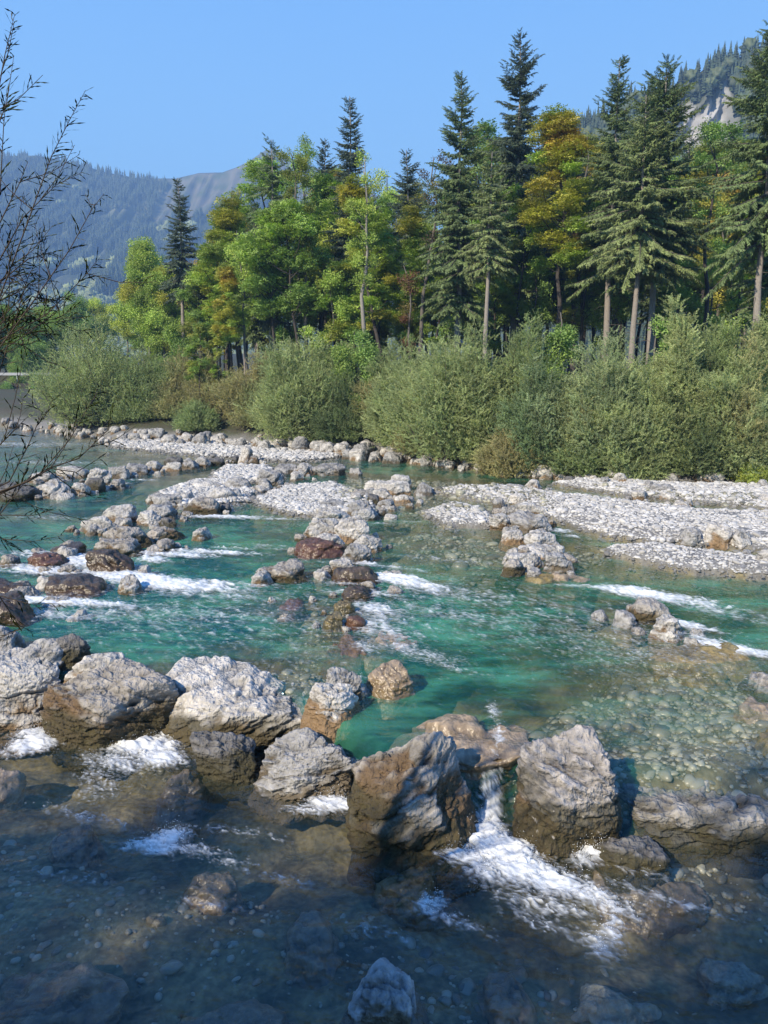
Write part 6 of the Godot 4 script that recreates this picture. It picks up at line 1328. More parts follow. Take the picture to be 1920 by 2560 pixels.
# ------------------------------------------------------------------ gravel
func pebble_mesh(sd: int) -> ArrayMesh:
	var base := icosphere(1)
	var v: PackedVector3Array = base[0].duplicate()
	for i in v.size():
		var d := v[i]
		v[i] = d * (0.5 + 0.16 * fn.get_noise_3dv(d * 0.9 + Vector3(sd * 9, 0, 0))) * Vector3(1, 0.55, 0.78)
	return arrays_mesh(v, smooth_normals(v, base[1]), base[1])

func gravel() -> void:
	var pebs := [pebble_mesh(1), pebble_mesh(2), pebble_mesh(3)]
	var turn := 0
	for r in REGIONS:
		if r.per <= 0: continue
		var where := []
		var tint := PackedColorArray()
		var box: Rect2 = r.box.grow(0.8)
		var n := int(box.get_area() * r.per)
		for i in n:
			var p := box.position + Vector2(rng.randf(), rng.randf()) * box.size
			if absf(p.x) > -p.y * 0.56 + 0.6: continue
			var sd := poly_sd(p, r.poly)
			if sd > 0.6 or rng.randf() < smoothstep(-0.1, 0.6, sd): continue
			var h := bed_at(p.x, p.y)
			var size: float = r.size * (0.42 + 1.1 * pow(rng.randf(), 3.0) + (1.6 if rng.randf() < 0.02 else 0.0)) * (1.0 + 0.4 * fn.get_noise_2d(p.x * 0.8, p.y * 0.8))
			var basis := Basis.from_euler(Vector3(rng.randfn(0.0, 0.2), rng.randf() * TAU, rng.randfn(0.0, 0.2))) * Basis.from_scale(Vector3(size * rng.randf_range(0.85, 1.3), size * rng.randf_range(0.8, 1.3), size))
			where.append(Transform3D(basis, Vector3(p.x, h + size * 0.08, p.y)))
			var g := rng.randf_range(0.29, 0.54) if r.kind == "bar" else rng.randf_range(0.10, 0.34)
			var c := Color(g, g * 0.985, g * 0.94)
			if r.kind != "bar":
				c = Color(g, g * 0.97, g * 0.72)
			elif h < water_level(p.x, p.y) + 0.03 + 0.05 * rng.randf(): c = c * 0.42
			c.a = 1.0
			tint.append(c)
		var o := scatter("gravel_bar" if r.kind == "bar" else "river_pebbles", pebs[turn % 3], M.pebble if r.kind == "bar" else M.wet_pebble, where, tint)
		turn += 1
		tag(o, r.label, "", "gravel along the river", "stuff")

# ------------------------------------------------------------------ trees
func quad_leaf(st: Array, at: Vector3, along: Vector3, side: Vector3, bend: Vector3) -> void:
	# a pointed leaf of two faces folded along its rib
	var v: PackedVector3Array = st[0]
	var k := v.size()
	v.append(at)
	v.append(at + along * 0.45 + side + bend)
	v.append(at + along)
	v.append(at + along * 0.45 - side + bend)
	st[0] = v
	var idx: PackedInt32Array = st[1]
	idx.append_array([k, k + 1, k + 2, k, k + 2, k + 3])
	st[1] = idx

func leaf_mesh(kind: String, sd: int) -> ArrayMesh:
	var r := RandomNumberGenerator.new()
	r.seed = sd
	var st := [PackedVector3Array(), PackedInt32Array()]
	if kind == "spruce":
		# a hanging fan of needle shoots along +x, drooping sideways
		for i in 10:
			var t := (i + 0.5) / 10.0
			var at := Vector3(t, -0.25 * t * t, 0)
			for s in [-1, 1]:
				var l := (0.42 * (1.0 - 0.6 * t) + 0.06) * r.randf_range(0.75, 1.2)
				var along := Vector3(0.65, -0.35 - r.randf() * 0.5, s * r.randf_range(0.5, 0.9)).normalized() * l
				quad_leaf(st, at, along, along.cross(Vector3(r.randfn(0, 0.4), 1, r.randfn(0, 0.4))).normalized() * 0.045, Vector3.ZERO)
			var hang := Vector3(0.25, -1.0, r.randfn(0.0, 0.25)).normalized() * 0.34 * r.randf_range(0.6, 1.2)
			quad_leaf(st, at, hang, Vector3(r.randfn(0, 1), 0.1, r.randfn(0, 1)).normalized() * 0.045, Vector3.ZERO)
		quad_leaf(st, Vector3(0.9, -0.2, 0), Vector3(0.3, -0.1, 0), Vector3(0, 0, 0.05), Vector3.ZERO)
	elif kind == "willow":
		# an upright twig along +y with slender leaves
		for i in 15:
			var t := i / 15.0
			for s in 2:
				var a := i * 2.4 + s * PI + r.randfn(0.0, 0.3)
				var out := Vector3(cos(a), 0, sin(a))
				var along := (out * 0.75 + Vector3(0, 0.75, 0)).normalized() * r.randf_range(0.17, 0.27) * (1.1 - 0.5 * t)
				quad_leaf(st, Vector3(0.04 * sin(t * 5.0), t, 0.05 * t * t), along, along.cross(Vector3(r.randf(), r.randf(), r.randf())).normalized() * 0.034, Vector3.ZERO)
	else:
		# a spray of broad leaves; «flat» ones lie in layers
		var flat := 0.35 if kind == "beech" else 0.8
		for i in 26:
			var d := Vector3(r.randfn(), r.randfn(), r.randfn()).normalized() * pow(r.randf(), 0.45) * 0.5
			d.y *= flat
			var along := (d.normalized() + Vector3(r.randfn(0, 0.6), -0.3, r.randfn(0, 0.6))).normalized() * r.randf_range(0.18, 0.28)
			if kind == "beech": along.y *= 0.35
			var up := Vector3(r.randfn(0, 0.5), 1.0, r.randfn(0, 0.5)) if kind == "beech" else Vector3(r.randfn(), r.randfn() + 0.5, r.randfn())
			var side := along.cross(up).normalized() * r.randf_range(0.055, 0.085)
			quad_leaf(st, d, along, side, Vector3(0, -0.02, 0))
	var v: PackedVector3Array = st[0]
	var n := PackedVector3Array()
	n.resize(v.size())
	for i in range(0, v.size(), 4):
		var k := (v[i + 2] - v[i]).cross(v[i + 1] - v[i]).normalized()
		for e in 4: n[i + e] = k
	return arrays_mesh(v, n, st[1])

func wood_mesh(paths: Array, sides: int, color: Color) -> ArrayMesh:
	# paths: [[points, r0, r1], ...]
	var v := []
	var vs := PackedVector3Array()
	var ns := PackedVector3Array()
	var ix := PackedInt32Array()
	for p in paths:
		var first := vs.size()
		var pts: Array = p[0]
		for i in pts.size():
			var t: Vector3 = (pts[mini(i + 1, pts.size() - 1)] - pts[maxi(i - 1, 0)]).normalized()
			var x := t.cross(Vector3(0.31, 0.2, 0.93)).normalized()
			var y := t.cross(x)
			var r := lerpf(p[1], p[2], float(i) / (pts.size() - 1))
			for s in sides:
				var q := s * TAU / sides
				var d := x * cos(q) + y * sin(q)
				vs.append(pts[i] + d * r)
				ns.append(d)
		for i in pts.size() - 1:
			for s in sides:
				var a := first + i * sides + s
				var b := first + i * sides + (s + 1) % sides
				ix.append_array([a, a + sides, b, b, a + sides, b + sides])
	var c := PackedColorArray()
	c.resize(vs.size())
	c.fill(color)
	return arrays_mesh(vs, ns, ix, c)

var leaves := {}

func trunk_path(h: float, lean: Vector2, wob: float, sd: float) -> Array:
	var out := []
	for i in 13:
		var t := i / 12.0
		out.append(Vector3(lean.x * t + wob * fn.get_noise_2d(t * 2.0, sd) * t, h * t - 0.4 * (1.0 - t), lean.y * t + wob * fn.get_noise_2d(t * 2.0, sd + 50.0) * t))
	return out

func on_path(path: Array, t: float) -> Vector3:
	var f := clampf(t, 0.0, 0.9999) * (path.size() - 1)
	var i := int(f)
	return path[i].lerp(path[i + 1], f - i)

func spruce(d: Array) -> Node3D:
	# [name, position, height, crown base height, radius, seed, colour, density, top curve, label, group]
	var o := thing(d[0], d[1])
	tag(o, d[9], "spruce", d[10])
	rng.seed = d[5] * 977 + 5
	var h: float = d[2]
	var cb: float = d[3]
	var path := trunk_path(h, Vector2(rng.randfn(0, 0.25), rng.randfn(0, 0.25)), 0.3, d[5])
	put("trunk", wood_mesh([[path, 0.011 * h + 0.04, 0.02]], 9, Color(0.33, 0.295, 0.26)), M.bark, o)
	var arms := []
	var where := []
	var tint := PackedColorArray()
	var y := cb
	while y < h - 0.25:
		var t := (y - cb) / (h - cb)
		var reach: float = d[4] * 1.12 * (pow(1.0 - t, d[8]) * 0.95 + 0.05) * smoothstep(-0.25, 0.12, t)
		var n := 6 if t < 0.85 else 4
		for i in n:
			if rng.randf() > d[7]: continue
			var a := rng.randf() * TAU
			var l := reach * rng.randf_range(0.5, 1.18) * (1.0 + 0.25 * fn.get_noise_3d(cos(a) * 0.8, y * 0.22, sin(a) * 0.8 + d[5]))
			var out := Vector3(cos(a), 0, sin(a))
			var rise := lerpf(-0.25, 0.75, t * t) + rng.randfn(0.0, 0.14)
			var sag := rng.randf_range(0.2, 0.55)
			var at := on_path(path, y / h)
			var pts := []
			for k in 5:
				var u := k / 4.0
				pts.append(at + out * l * u + Vector3(0, l * (rise * u - sag * u * u * (1.0 - t) + 0.22 * u * u * u), 0))
			arms.append([pts, 0.012 + 0.012 * l, 0.006])
			var m := maxi(2, int(l / 0.17))
			for k in m:
				var u := (k + 0.7) / m
				if u < 0.18 and l > 1.2 and rng.randf() < 0.7: continue
				var p := on_path(pts, u)
				var ahead := (on_path(pts, minf(u + 0.05, 1.0)) - on_path(pts, u - 0.05)).normalized()
				for s in ([-1, 1] if u < 0.9 else [0]):
					var yaw: float = s * rng.randf_range(0.5, 1.15)
					var dir := ahead.rotated(Vector3.UP, yaw)
					var z := dir.cross(Vector3.UP).normalized()
					var basis := Basis(dir, z.cross(dir), z)
					var size := minf(0.30 + 0.08 * l, 0.62) * rng.randf_range(0.75, 1.25) * (1.0 - 0.3 * u)
					basis = basis.rotated(dir, rng.randfn(0.0, 0.5)) * Basis.from_scale(Vector3(size, size * rng.randf_range(1.1, 1.7), size))
					where.append(Transform3D(basis, p))
					var v := rng.randf_range(0.7, 1.3)
					var c: Color = d[6] * v
					c.r *= 1.0 + 0.15 * u
					c.a = 1.0
					tint.append(c)
		y += rng.randf_range(0.17, 0.33)
	# dead twigs under the crown
	y = cb * 0.55
	while y < cb:
		var a := rng.randf() * TAU
		var l := rng.randf_range(0.4, 1.6)
		var at := on_path(path, y / h)
		arms.append([[at, at + Vector3(cos(a) * l * 0.6, -0.05, sin(a) * l * 0.6), at + Vector3(cos(a) * l, -0.3 * l, sin(a) * l)], 0.02, 0.006])
		y += rng.randf_range(0.25, 0.7)
	put("branches", wood_mesh(arms, 4, Color(0.13, 0.115, 0.10)), M.bark, o)
	tag(scatter("crown", leaves.spruce, M.needle, where, tint, o), "", "", "", "stuff")
	return o

func broadleaf(d: Array) -> Node3D:
	# [name, position, height, crown base, radius, seed, low colour, high colour, accent, density, leaf kind, shape, label, group, bark]
	var o := thing(d[0], d[1])
	tag(o, d[12], "tree", d[13])
	rng.seed = d[5] * 613 + 3
	var h: float = d[2]
	var cb: float = d[3]
	var R: float = d[4]
	var lean := Vector2(rng.randfn(0, 0.05) * h, rng.randfn(0, 0.04) * h)
	var path := trunk_path(h * 0.96, lean, 0.06 * h, d[5])
	put("trunk", wood_mesh([[path, 0.009 * h + 0.05, 0.03]], 8, d[14]), M.bark, o)
	var arms := []
	var where := []
	var tint := PackedColorArray()
	var vol := (h - cb) * R
	var lumps := int(clampf(vol * 1.9 * minf(d[9], 1.0), 8, 150))
	for i in lumps:
		var t := pow(rng.randf(), 0.9)
		var prof := sin(PI * clampf(pow(t, 0.75), 0.0, 1.0)) * 0.85 + 0.18
		if d[11] == "column": prof = 0.75 + 0.25 * sin(PI * t)
		if d[11] == "cone": prof = 1.05 - 0.85 * t
		if d[11] == "vase": prof = 0.3 + 0.8 * t
		var a := rng.randf() * TAU
		var rad := R * prof * pow(rng.randf(), 0.5) * 0.92
		var y := lerpf(cb, h * 0.97, t)
		var at := on_path(path, clampf((y - 0.3 * rad) / h, 0.05, 1.0))
		var mid := Vector3(at.x + cos(a) * rad, y + rng.randfn(0, 0.3), at.z + sin(a) * rad)
		var elbow := at.lerp(mid, 0.5) + Vector3(0, -0.12 * rad + 0.1, 0) + Vector3(rng.randfn(0, 0.1), 0, rng.randfn(0, 0.1)) * rad
		var tail := mid + (mid - elbow) * 0.35
		arms.append([[at, at.lerp(elbow, 0.5) + Vector3(0, -0.05, 0), elbow, mid, tail], 0.02 + 0.018 * rad, 0.008])
		var lr := rng.randf_range(0.6, 1.2) * clampf(R * 0.42, 0.5, 1.5)
		var n := int(lr * lr * 55.0 * d[9]) + 7
		var shade := rng.randf_range(0.75, 1.25)
		var warm := clampf(fn.get_noise_3dv(mid * 0.22 + Vector3(d[5], 0, 0)) * 1.2 + 0.45 * t - 0.18, 0.0, 1.0)
		var col: Color = d[6].lerp(d[7], warm)
		if fn.get_noise_3dv(mid * 0.35 + Vector3(0, d[5] * 3.0, 0)) > 0.26: col = col.lerp(d[8], 0.65)
		for k in n:
			var q := Vector3(rng.randfn(), rng.randfn(), rng.randfn()).normalized() * pow(rng.randf(), 0.5) * lr
			q.y *= 0.55 if d[10] == "beech" else 0.8
			var s := rng.randf_range(0.45, 0.95) * clampf(0.55 + R * 0.09, 0.6, 1.0)
			var e := Vector3(rng.randfn(0, 0.25), rng.randf() * TAU, rng.randfn(0, 0.25)) if d[10] == "beech" else Vector3(rng.randf() * TAU, rng.randf() * TAU, rng.randf() * TAU)
			where.append(Transform3D(Basis.from_euler(e) * Basis.from_scale(Vector3(s, s, s)), mid + q))
			var c := col * (shade * rng.randf_range(0.75, 1.25))
			c.a = 1.0
			tint.append(c)
	put("branches", wood_mesh(arms, 5, d[14] * 0.8), M.bark, o)
	if where.size():
		tag(scatter("crown", leaves[d[10]], M.leaf, where, tint, o), "", "", "", "stuff")
	return o

func willow(d: Array) -> Node3D:
	# [name, position, height, radius, seed, colour, accent, count, label, group]
	var o := thing(d[0], d[1])
	tag(o, d[8], "shrub", d[9])
	rng.seed = d[4] * 389 + 1
	var h: float = d[2]
	var R: float = d[3]
	var stems := []
	var where := []
	var tint := PackedColorArray()
	var ns := int(clampf(R * 20.0, 18, 90))
	var paths := []
	for i in ns:
		var a := rng.randf() * TAU
		var u := sqrt(rng.randf())
		var top := h * (1.0 - 0.5 * u * u) * rng.randf_range(0.6, 1.05) * (0.95 + 0.36 * fn.get_noise_2d(cos(a) * u * 1.6 + d[4] * 3.0, sin(a) * u * 1.6))
		var foot := Vector3(cos(a) * R * 0.25 * u, -0.1, sin(a) * R * 0.25 * u)
		var head := Vector3(cos(a) * R * u, top, sin(a) * R * u)
		var pts := []
		for k in 6:
			var t := k / 5.0
			var p := foot.lerp(head, t)
			p += Vector3(cos(a), 0, sin(a)) * R * 0.22 * u * sin(PI * t) + Vector3(rng.randfn(0, 0.05), 0, rng.randfn(0, 0.05)) * h * 0.3
			pts.append(p)
		paths.append(pts)
		stems.append([pts, 0.012 * h * 0.4 + 0.012, 0.006])
	put("stems", wood_mesh(stems, 4, Color(0.16, 0.14, 0.10)), M.bark, o)
	for i in int(d[7] * 4.6):
		var pts: Array = paths[rng.randi() % ns]
		var t := pow(rng.randf(), 0.62)
		if t < 0.1: continue
		var p := on_path(pts, t)
		var spread := (0.16 * R + 0.12) * (1.25 - 0.6 * t)
		p += Vector3(rng.randfn(0, spread), rng.randfn(0, spread * 0.7), rng.randfn(0, spread))
		if p.y < 0.05: p.y = rng.randf_range(0.05, 0.6)
		var out := Vector3(p.x / R, 0.35 + 0.7 * t, p.z / R) + Vector3(rng.randfn(0, 0.75), rng.randfn(0, 0.6), rng.randfn(0, 0.75))
		out = out.normalized()
		var x := out.cross(Vector3(rng.randfn(), 0.1, rng.randfn())).normalized()
		var s := rng.randf_range(0.20, 0.44)
		where.append(Transform3D(Basis(x, out, x.cross(out)) * Basis.from_scale(Vector3(s, s, s)), p))
		var mix := clampf(fn.get_noise_3dv(p * 0.4 + Vector3(d[4] * 5.0, 0, 0)) * 1.4 + 0.2, 0.0, 1.0)
		var c: Color = d[5].lerp(d[6], mix) * rng.randf_range(0.8, 1.25) * (0.8 + 0.45 * smoothstep(-0.2, 0.35, fn.get_noise_3dv(p * 0.9 + Vector3(0, d[4], 0))))
		c.a = 1.0
		tint.append(c)
	tag(scatter("foliage", leaves.willow, M.leaf, where, tint, o), "", "", "", "stuff")
	return o

func trees() -> void:
	leaves.spruce = leaf_mesh("spruce", 1)
	leaves.beech = leaf_mesh("beech", 2)
	leaves.broad = leaf_mesh("broad", 3)
	leaves.willow = leaf_mesh("willow", 4)
	var firs := []
	for d in SPRUCES:
		d[1].y = bed_at(d[1].x, d[1].z)
		firs.append(spruce(d))
	var broads := []
	for d in BROADS:
		d[1].y = bed_at(d[1].x, d[1].z)
		broads.append(broadleaf(d))
	for d in SHRUBS:
		d[1].y = bed_at(d[1].x, d[1].z)
		willow(d)
	for d in SHORE:
		d[1].y = bed_at(d[1].x, d[1].z)
		broadleaf(d)
	far_wall()
	# deeper in the wood: copies of the same kinds
	rng.seed = 99
	for d in DEEP:
		var src: Node3D = firs[int(d[3]) % firs.size()] if d[2] == "s" else broads[int(d[3]) % broads.size()]
		var c: Node3D = src.duplicate()
		c.name = numbered("deep_spruce" if d[2] == "s" else "deep_tree")
		add_child(c)
		c.position = Vector3(d[0], bed_at(d[0], d[1]), d[1])
		c.rotation.y = rng.randf() * TAU
		c.scale = Vector3(d[4] * 0.8, d[4], d[4] * 0.8)
		tag(c, ("dark spruce deep in the wood, behind the " if d[2] == "s" else "leafy tree deep in the wood, behind the ") + d[5], "spruce" if d[2] == "s" else "tree", "trees deep in the wood")

func far_wall() -> void:
	# the layered bank wall and the guard rail across the bend
	var o := thing("bank_wall", Vector3(-56, 0.6, -112.5))
	tag(o, "dark layered retaining wall on the far shore at the left edge", "wall")
	for k in 7:
		var m := BoxMesh.new()
		m.size = Vector3(22.0, 0.5, 1.2)
		var course := put("stone_course", m, M.dark_stone, o)
		course.position = Vector3(rng.randf_range(-0.2, 0.2), k * 0.56 + 0.1, -k * 0.2 - 0.3 * (k % 2))
	var g := thing("guard_rail", Vector3(-57, 4.9, -116.5))
	tag(g, "grey guard rail of the road above the far retaining wall", "guard rail")
	var rail := BoxMesh.new()
	rail.size = Vector3(26.0, 0.38, 0.1)
	put("rail", rail, M.metal, g).position = Vector3(0, 0.75, 0)
	var post := BoxMesh.new()
	post.size = Vector3(0.12, 1.2, 0.12)
	for k in 9:
		put("post", post, M.metal, g).position = Vector3(-12.5 + k * 3.1, 0.3, -0.12)

# ------------------------------------------------------------------ mountains
func ridge_at(table: Array, x: float) -> float:
	for i in table.size() - 1:
		if x <= table[i + 1].x:
			var t := clampf((x - table[i].x) / (table[i + 1].x - table[i].x), 0.0, 1.0)
			return lerpf(table[i].y, table[i + 1].y, t)
	return table[-1].y

func far_tree(conifer: bool, sd: int) -> ArrayMesh:
	var r := RandomNumberGenerator.new()
	r.seed = sd
	var v := PackedVector3Array()
	var idx := PackedInt32Array()
	if conifer:
		for k in 7:
			var y := 0.08 + k * 0.13
			var rad := 0.2 * (1.0 - k / 7.5)
			var c := v.size()
			v.append(Vector3(0, y + 0.22, 0))
			for s in 9:
				var a := s * TAU / 9 + k
				var q := rad * r.randf_range(0.55, 1.25)
				v.append(Vector3(cos(a) * q, y - r.randf() * 0.06, sin(a) * q))
			for s in 9: idx.append_array([c, c + 1 + (s + 1) % 9, c + 1 + s])
	else:
		var base := icosphere(2)
		v = base[0].duplicate()
		idx = base[1]
		for i in v.size():
			v[i] = v[i] * Vector3(0.36, 0.45, 0.36) * (1.0 + 0.8 * fn.get_noise_3dv(v[i] * 3.0 + Vector3(sd, 0, 0))) + Vector3(0, 0.5, 0)
	return arrays_mesh(v, smooth_normals(v, idx), idx)

func slope(called: String, zs: Array, ridge: Array, nx: int, ny: int, foot_y: float, rough: float, profile: float, carve: float, paint: Callable, cliff: Array) -> Array:
	# a mountain side from its foot to its ridge; returns [object, points for trees]
	var x0: float = ridge[0].x
	var x1: float = ridge[-1].x
	var v := PackedVector3Array()
	v.resize((nx + 1) * (ny + 2))
	for i in nx + 1:
		var x := lerpf(x0, x1, float(i) / nx)
		var top := ridge_at(ridge, x)
		for j in ny + 2:
			var t := float(j) / ny
			var z := lerpf(zs[0], zs[1], minf(t, 1.0))
			var y := lerpf(foot_y, top, pow(minf(t, 1.0), profile))
			var sp := fr.get_noise_2d(x * rough + 3.0, t * 0.55 + x * rough * 0.3)
			var fine := fr.get_noise_2d(x * rough * 4.0, t * 2.0)
			var out := sin(PI * minf(t, 1.0))
			var gully := fr.get_noise_2d(x * rough * 9.0, t * 1.2 + 20.0) * smoothstep(0.6, 0.85, t) * (1.0 - smoothstep(0.97, 1.0, t))
			y -= ((0.5 + 0.5 * sp + 0.22 * fine) * out + 0.12 * gully) * (top - foot_y) * carve
			if cliff.size():
				# under the rim the face stands almost upright
				var inside := smoothstep(cliff[0], cliff[0] + 10.0, x) * (1.0 - smoothstep(cliff[1] - 10.0, cliff[1], x))
				var tz: float = t * cliff[3] / cliff[2] if t < cliff[2] else maxf(t, cliff[3])
				z = lerpf(z, lerpf(zs[0], zs[1], minf(tz, 1.0)), inside) + (fine * 6.0 + 5.0 * fr.get_noise_2d(x * 0.1, y * 0.07)) * inside
			if t > 1.0:
				z = zs[1] - absf(zs[0] - zs[1])
				y = top - absf(zs[0] - zs[1]) * 0.5
			v[j * (nx + 1) + i] = Vector3(x, y, z)
	var idx := PackedInt32Array()
	for j in ny + 1:
		for i in nx:
			var a := j * (nx + 1) + i
			var b := a + nx + 1
			idx.append_array([a, b, b + 1, a, b + 1, a + 1])
	var n := smooth_normals(v, idx)
	var c := PackedColorArray()
	c.resize(v.size())
	for k in v.size():
		c[k] = paint.call(v[k], n[k], float(k / (nx + 1)) / ny)
	var o := put(called, arrays_mesh(v, n, idx, c), M.mountain)
	tag(o, "", "", "", "structure")
	return [v, n, c]

func wood_on(called: String, label: String, made: Array, nx: int, ny: int, count: int, size: Vector2, accept: Callable, colors: Array) -> void:
	var con := far_tree(true, 4)
	var dec := far_tree(false, 5)
	var w := [[], []]
	var tint := [PackedColorArray(), PackedColorArray()]
	var v: PackedVector3Array = made[0]
	for i in count:
		var a := rng.randi() % nx
		var b := rng.randi() % ny
		var f := rng.randf()
		var g := rng.randf()
		var k := b * (nx + 1) + a
		var p := v[k].lerp(v[k + 1], f).lerp(v[k + nx + 1].lerp(v[k + nx + 2], f), g)
		var kind: int = accept.call(p, float(b) / ny, made[2][k])
		if kind < 0: continue
		var s := rng.randf_range(size.x, size.y)
		w[kind].append(Transform3D(Basis(Vector3.UP, rng.randf() * TAU) * Basis.from_scale(Vector3(s, s * (1.0 if kind == 0 else 0.75), s)), p - Vector3(0, 0.04 * s, 0)))
		var c: Color = colors[kind] * rng.randf_range(0.65, 1.35)
		c.a = 1.0
		tint[kind].append(c)
	var o := scatter(called, con, M.needle, w[0], tint[0])
	tag(o, label + ", dark conifers", "", "distant woods", "stuff")
	if w[1].size():
		o = scatter(called, dec, M.needle, w[1], tint[1])
		tag(o, label + ", paler leafy trees", "", "distant woods", "stuff")

func mountains() -> void:
	# the long ridge down the valley
	var grey_grass := func(p: Vector3, n: Vector3, t: float) -> Color:
		var rocky := smoothstep(0.72, 0.85, t + 0.10 * fn.get_noise_2d(p.x * 0.01, p.y * 0.02)) * smoothstep(-450.0, -370.0, p.x)
		var c := Color(0.05, 0.07, 0.03).lerp(Color(0.16, 0.16, 0.09), clampf(0.2 + fn.get_noise_2d(p.x * 0.012, p.y * 0.03), 0.0, 1.0))
		c = c.lerp(Color(0.15, 0.14, 0.10).lerp(Color(0.075, 0.095, 0.045), clampf(0.4 + 1.5 * fn.get_noise_2d(p.x * 0.03, p.y * 0.03), 0.0, 1.0)), rocky)
		c.a = 1.0 - rocky * 0.001
		if rocky > 0.4: c.a = 0.5
		return c
	var far := slope("far_mountain", [-700.0, -1600.0], RIDGE_FAR, 420, 120, 8.0, 0.0045, 0.85, 0.26, grey_grass, [])
	wood_on("mountain_forest", "hazy forest on the far mountain side", far, 420, 120, 80000, Vector2(8, 16), func(p: Vector3, t: float, c: Color) -> int:
		if c.a < 0.9: return -1
		if fn.get_noise_2d(p.x * 0.006, p.y * 0.02) > 0.30 and t > 0.35: return -1
		var leafy := fn.get_noise_2d(p.x * 0.008 + 9.0, p.y * 0.012) + (0.35 - t) * 1.1
		return 1 if leafy > 0.05 and rng.randf() < 0.8 else 0, [Color(0.045, 0.070, 0.030), Color(0.20, 0.24, 0.09)])
	# the wooded hill with a limestone cliff
	var lime := func(p: Vector3, n: Vector3, t: float) -> Color:
		var inside := smoothstep(CLIFF[0], CLIFF[0] + 8.0, p.x) * (1.0 - smoothstep(CLIFF[1] - 8.0, CLIFF[1], p.x)) * smoothstep(CLIFF[2] - 0.03, CLIFF[2] + 0.02, t + 0.05 * fn.get_noise_2d(p.x * 0.05, 0.0)) * (1.0 - smoothstep(CLIFF[3] - 0.02, CLIFF[3] + 0.04, t + 0.06 * fn.get_noise_2d(p.x * 0.06, 9.0)))
		var rock := Color(0.34, 0.335, 0.33) * (1.0 + 0.4 * fn.get_noise_2d(p.x * 0.2, p.y * 0.05) + 0.3 * fr.get_noise_2d(p.x * 0.06, p.y * 0.09))
		var c := Color(0.06, 0.07, 0.03).lerp(rock, inside)
		c.a = 0.5 if inside > 0.35 else 1.0
		return c
	var hill := slope("cliff_hill", [-300.0, -430.0], RIDGE_NEAR, 240, 130, 6.0, 0.012, 0.9, 0.10, lime, CLIFF)
	wood_on("hill_forest", "forest on the hill above and below the pale cliff", hill, 240, 130, 10000, Vector2(5.5, 11), func(p: Vector3, t: float, c: Color) -> int:
		if c.a < 0.9: return -1
		return 1 if rng.randf() < 0.12 else 0, [Color(0.045, 0.068, 0.034), Color(0.065, 0.088, 0.035)])

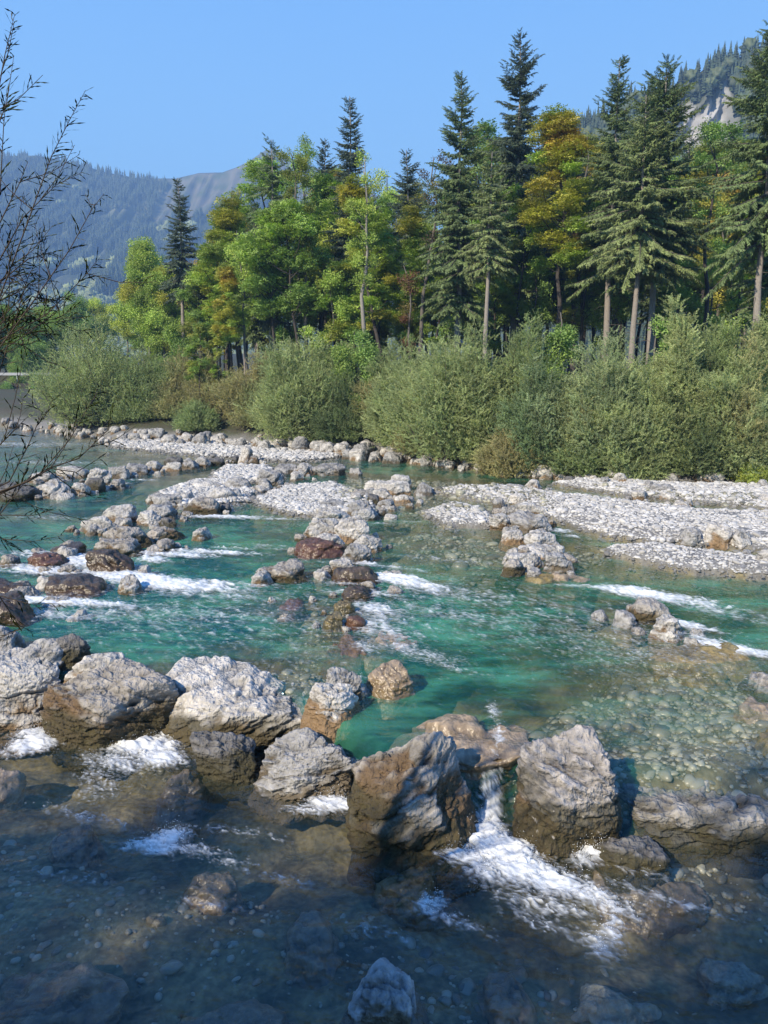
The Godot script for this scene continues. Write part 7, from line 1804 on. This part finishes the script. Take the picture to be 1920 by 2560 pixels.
# ------------------------------------------------------------------ the willow at the near bank
func near_willow() -> void:
	rng.seed = 31
	var o := thing("willow_tree", Vector3(-4.6, bed_at(-5.6, -3.2), -3.4))
	tag(o, "narrow leaved willow on the near bank, its thin dark branches reaching in from the left", "tree")
	var root := o.position
	put("trunk", wood_mesh([[[Vector3(0, -0.3, 0), Vector3(-0.1, 1.5, -0.1), Vector3(0.05, 3.2, -0.2), Vector3(0.1, 5.2, -0.3), Vector3(0.2, 7.4, -0.2)], 0.16, 0.04]], 9, Color(0.12, 0.10, 0.08)), M.bark, o)
	var leaf_st := [PackedVector3Array(), PackedInt32Array()]
	quad_leaf(leaf_st, Vector3.ZERO, Vector3(0.5, 0, 0.03), Vector3(0, 0.02, 0.045), Vector3(0, 0.0, 0))
	quad_leaf(leaf_st, Vector3(0.36, 0, 0.02), Vector3(0.64, -0.05, -0.1), Vector3(0, 0.02, 0.045), Vector3(0, 0.0, 0))
	var lv: PackedVector3Array = leaf_st[0]
	var ln := PackedVector3Array()
	ln.resize(lv.size())
	ln.fill(Vector3(0, 1, 0))
	var leaf := arrays_mesh(lv, ln, leaf_st[1])
	for b in WILLOW_BRANCHES:
		var pts := []
		for p in b: pts.append(p - root)
		var start: Vector3 = pts[0]
		var paths := [[pts, 0.005, 0.0012]]
		# the limb that carries it, back to the trunk outside the view
		var hub := Vector3(0.0, clampf(start.y - 0.8, 1.0, 6.5), -0.2)
		paths.append([[hub, hub.lerp(start, 0.5) + Vector3(0, -0.1, 0), start], 0.02, 0.005])
		var where := []
		var tint := PackedColorArray()
		var twigs := [[pts, 1.0]]
		for k in 2:
			var t := rng.randf_range(0.1, 0.85)
			var p := on_path(pts, t)
			var ahead := (on_path(pts, t + 0.1) - on_path(pts, t)).normalized()
			var side := ahead.rotated(Vector3(0, 0, 1), rng.randf_range(0.4, 1.0) * (1 if rng.randf() < 0.5 else -1)).rotated(Vector3.UP, rng.randfn(0, 0.5))
			var l := rng.randf_range(0.18, 0.5)
			var q := [p, p + side * l * 0.5 + Vector3(0, -0.01, 0), p + side * l + Vector3(0, 0.03, 0)]
			paths.append([q, 0.003, 0.0012])
			twigs.append([q, 0.85])
		for tw in twigs:
			var path: Array = tw[0]
			var length := 0.0
			for i in path.size() - 1: length += path[i].distance_to(path[i + 1])
			var m := int(length / 0.016)
			for i in m:
				var t := (i + 0.5) / m
				if rng.randf() < 0.42: continue
				var p := on_path(path, t)
				var ahead := (on_path(path, minf(t + 0.06, 1.0)) - on_path(path, t - 0.02)).normalized()
				var dir := ahead.rotated(Vector3(rng.randfn(0, 0.4), rng.randfn(0, 0.4), 1).normalized(), rng.randf_range(0.35, 0.95) * (1 if i % 2 else -1))
				dir = (dir + Vector3(0, -0.12, 0)).normalized()
				var x := dir
				var zz := x.cross(Vector3(rng.randfn(0, 0.6), 1, rng.randfn(0, 0.6))).normalized()
				var s: float = rng.randf_range(0.06, 0.11) * tw[1]
				where.append(Transform3D(Basis(x, zz.cross(x), zz) * Basis.from_scale(Vector3(s, s, s * 1.0)), p))
				var c := Color(0.06, 0.085, 0.03) * rng.randf_range(0.6, 1.5)
				c.a = 1.0
				tint.append(c)
		var br := put("branch", wood_mesh(paths, 5, Color(0.07, 0.05, 0.035)), M.bark, o)
		var lf := scatter("leaves", leaf, M.leaf, where, tint, br)
		tag(lf, "", "", "", "stuff")
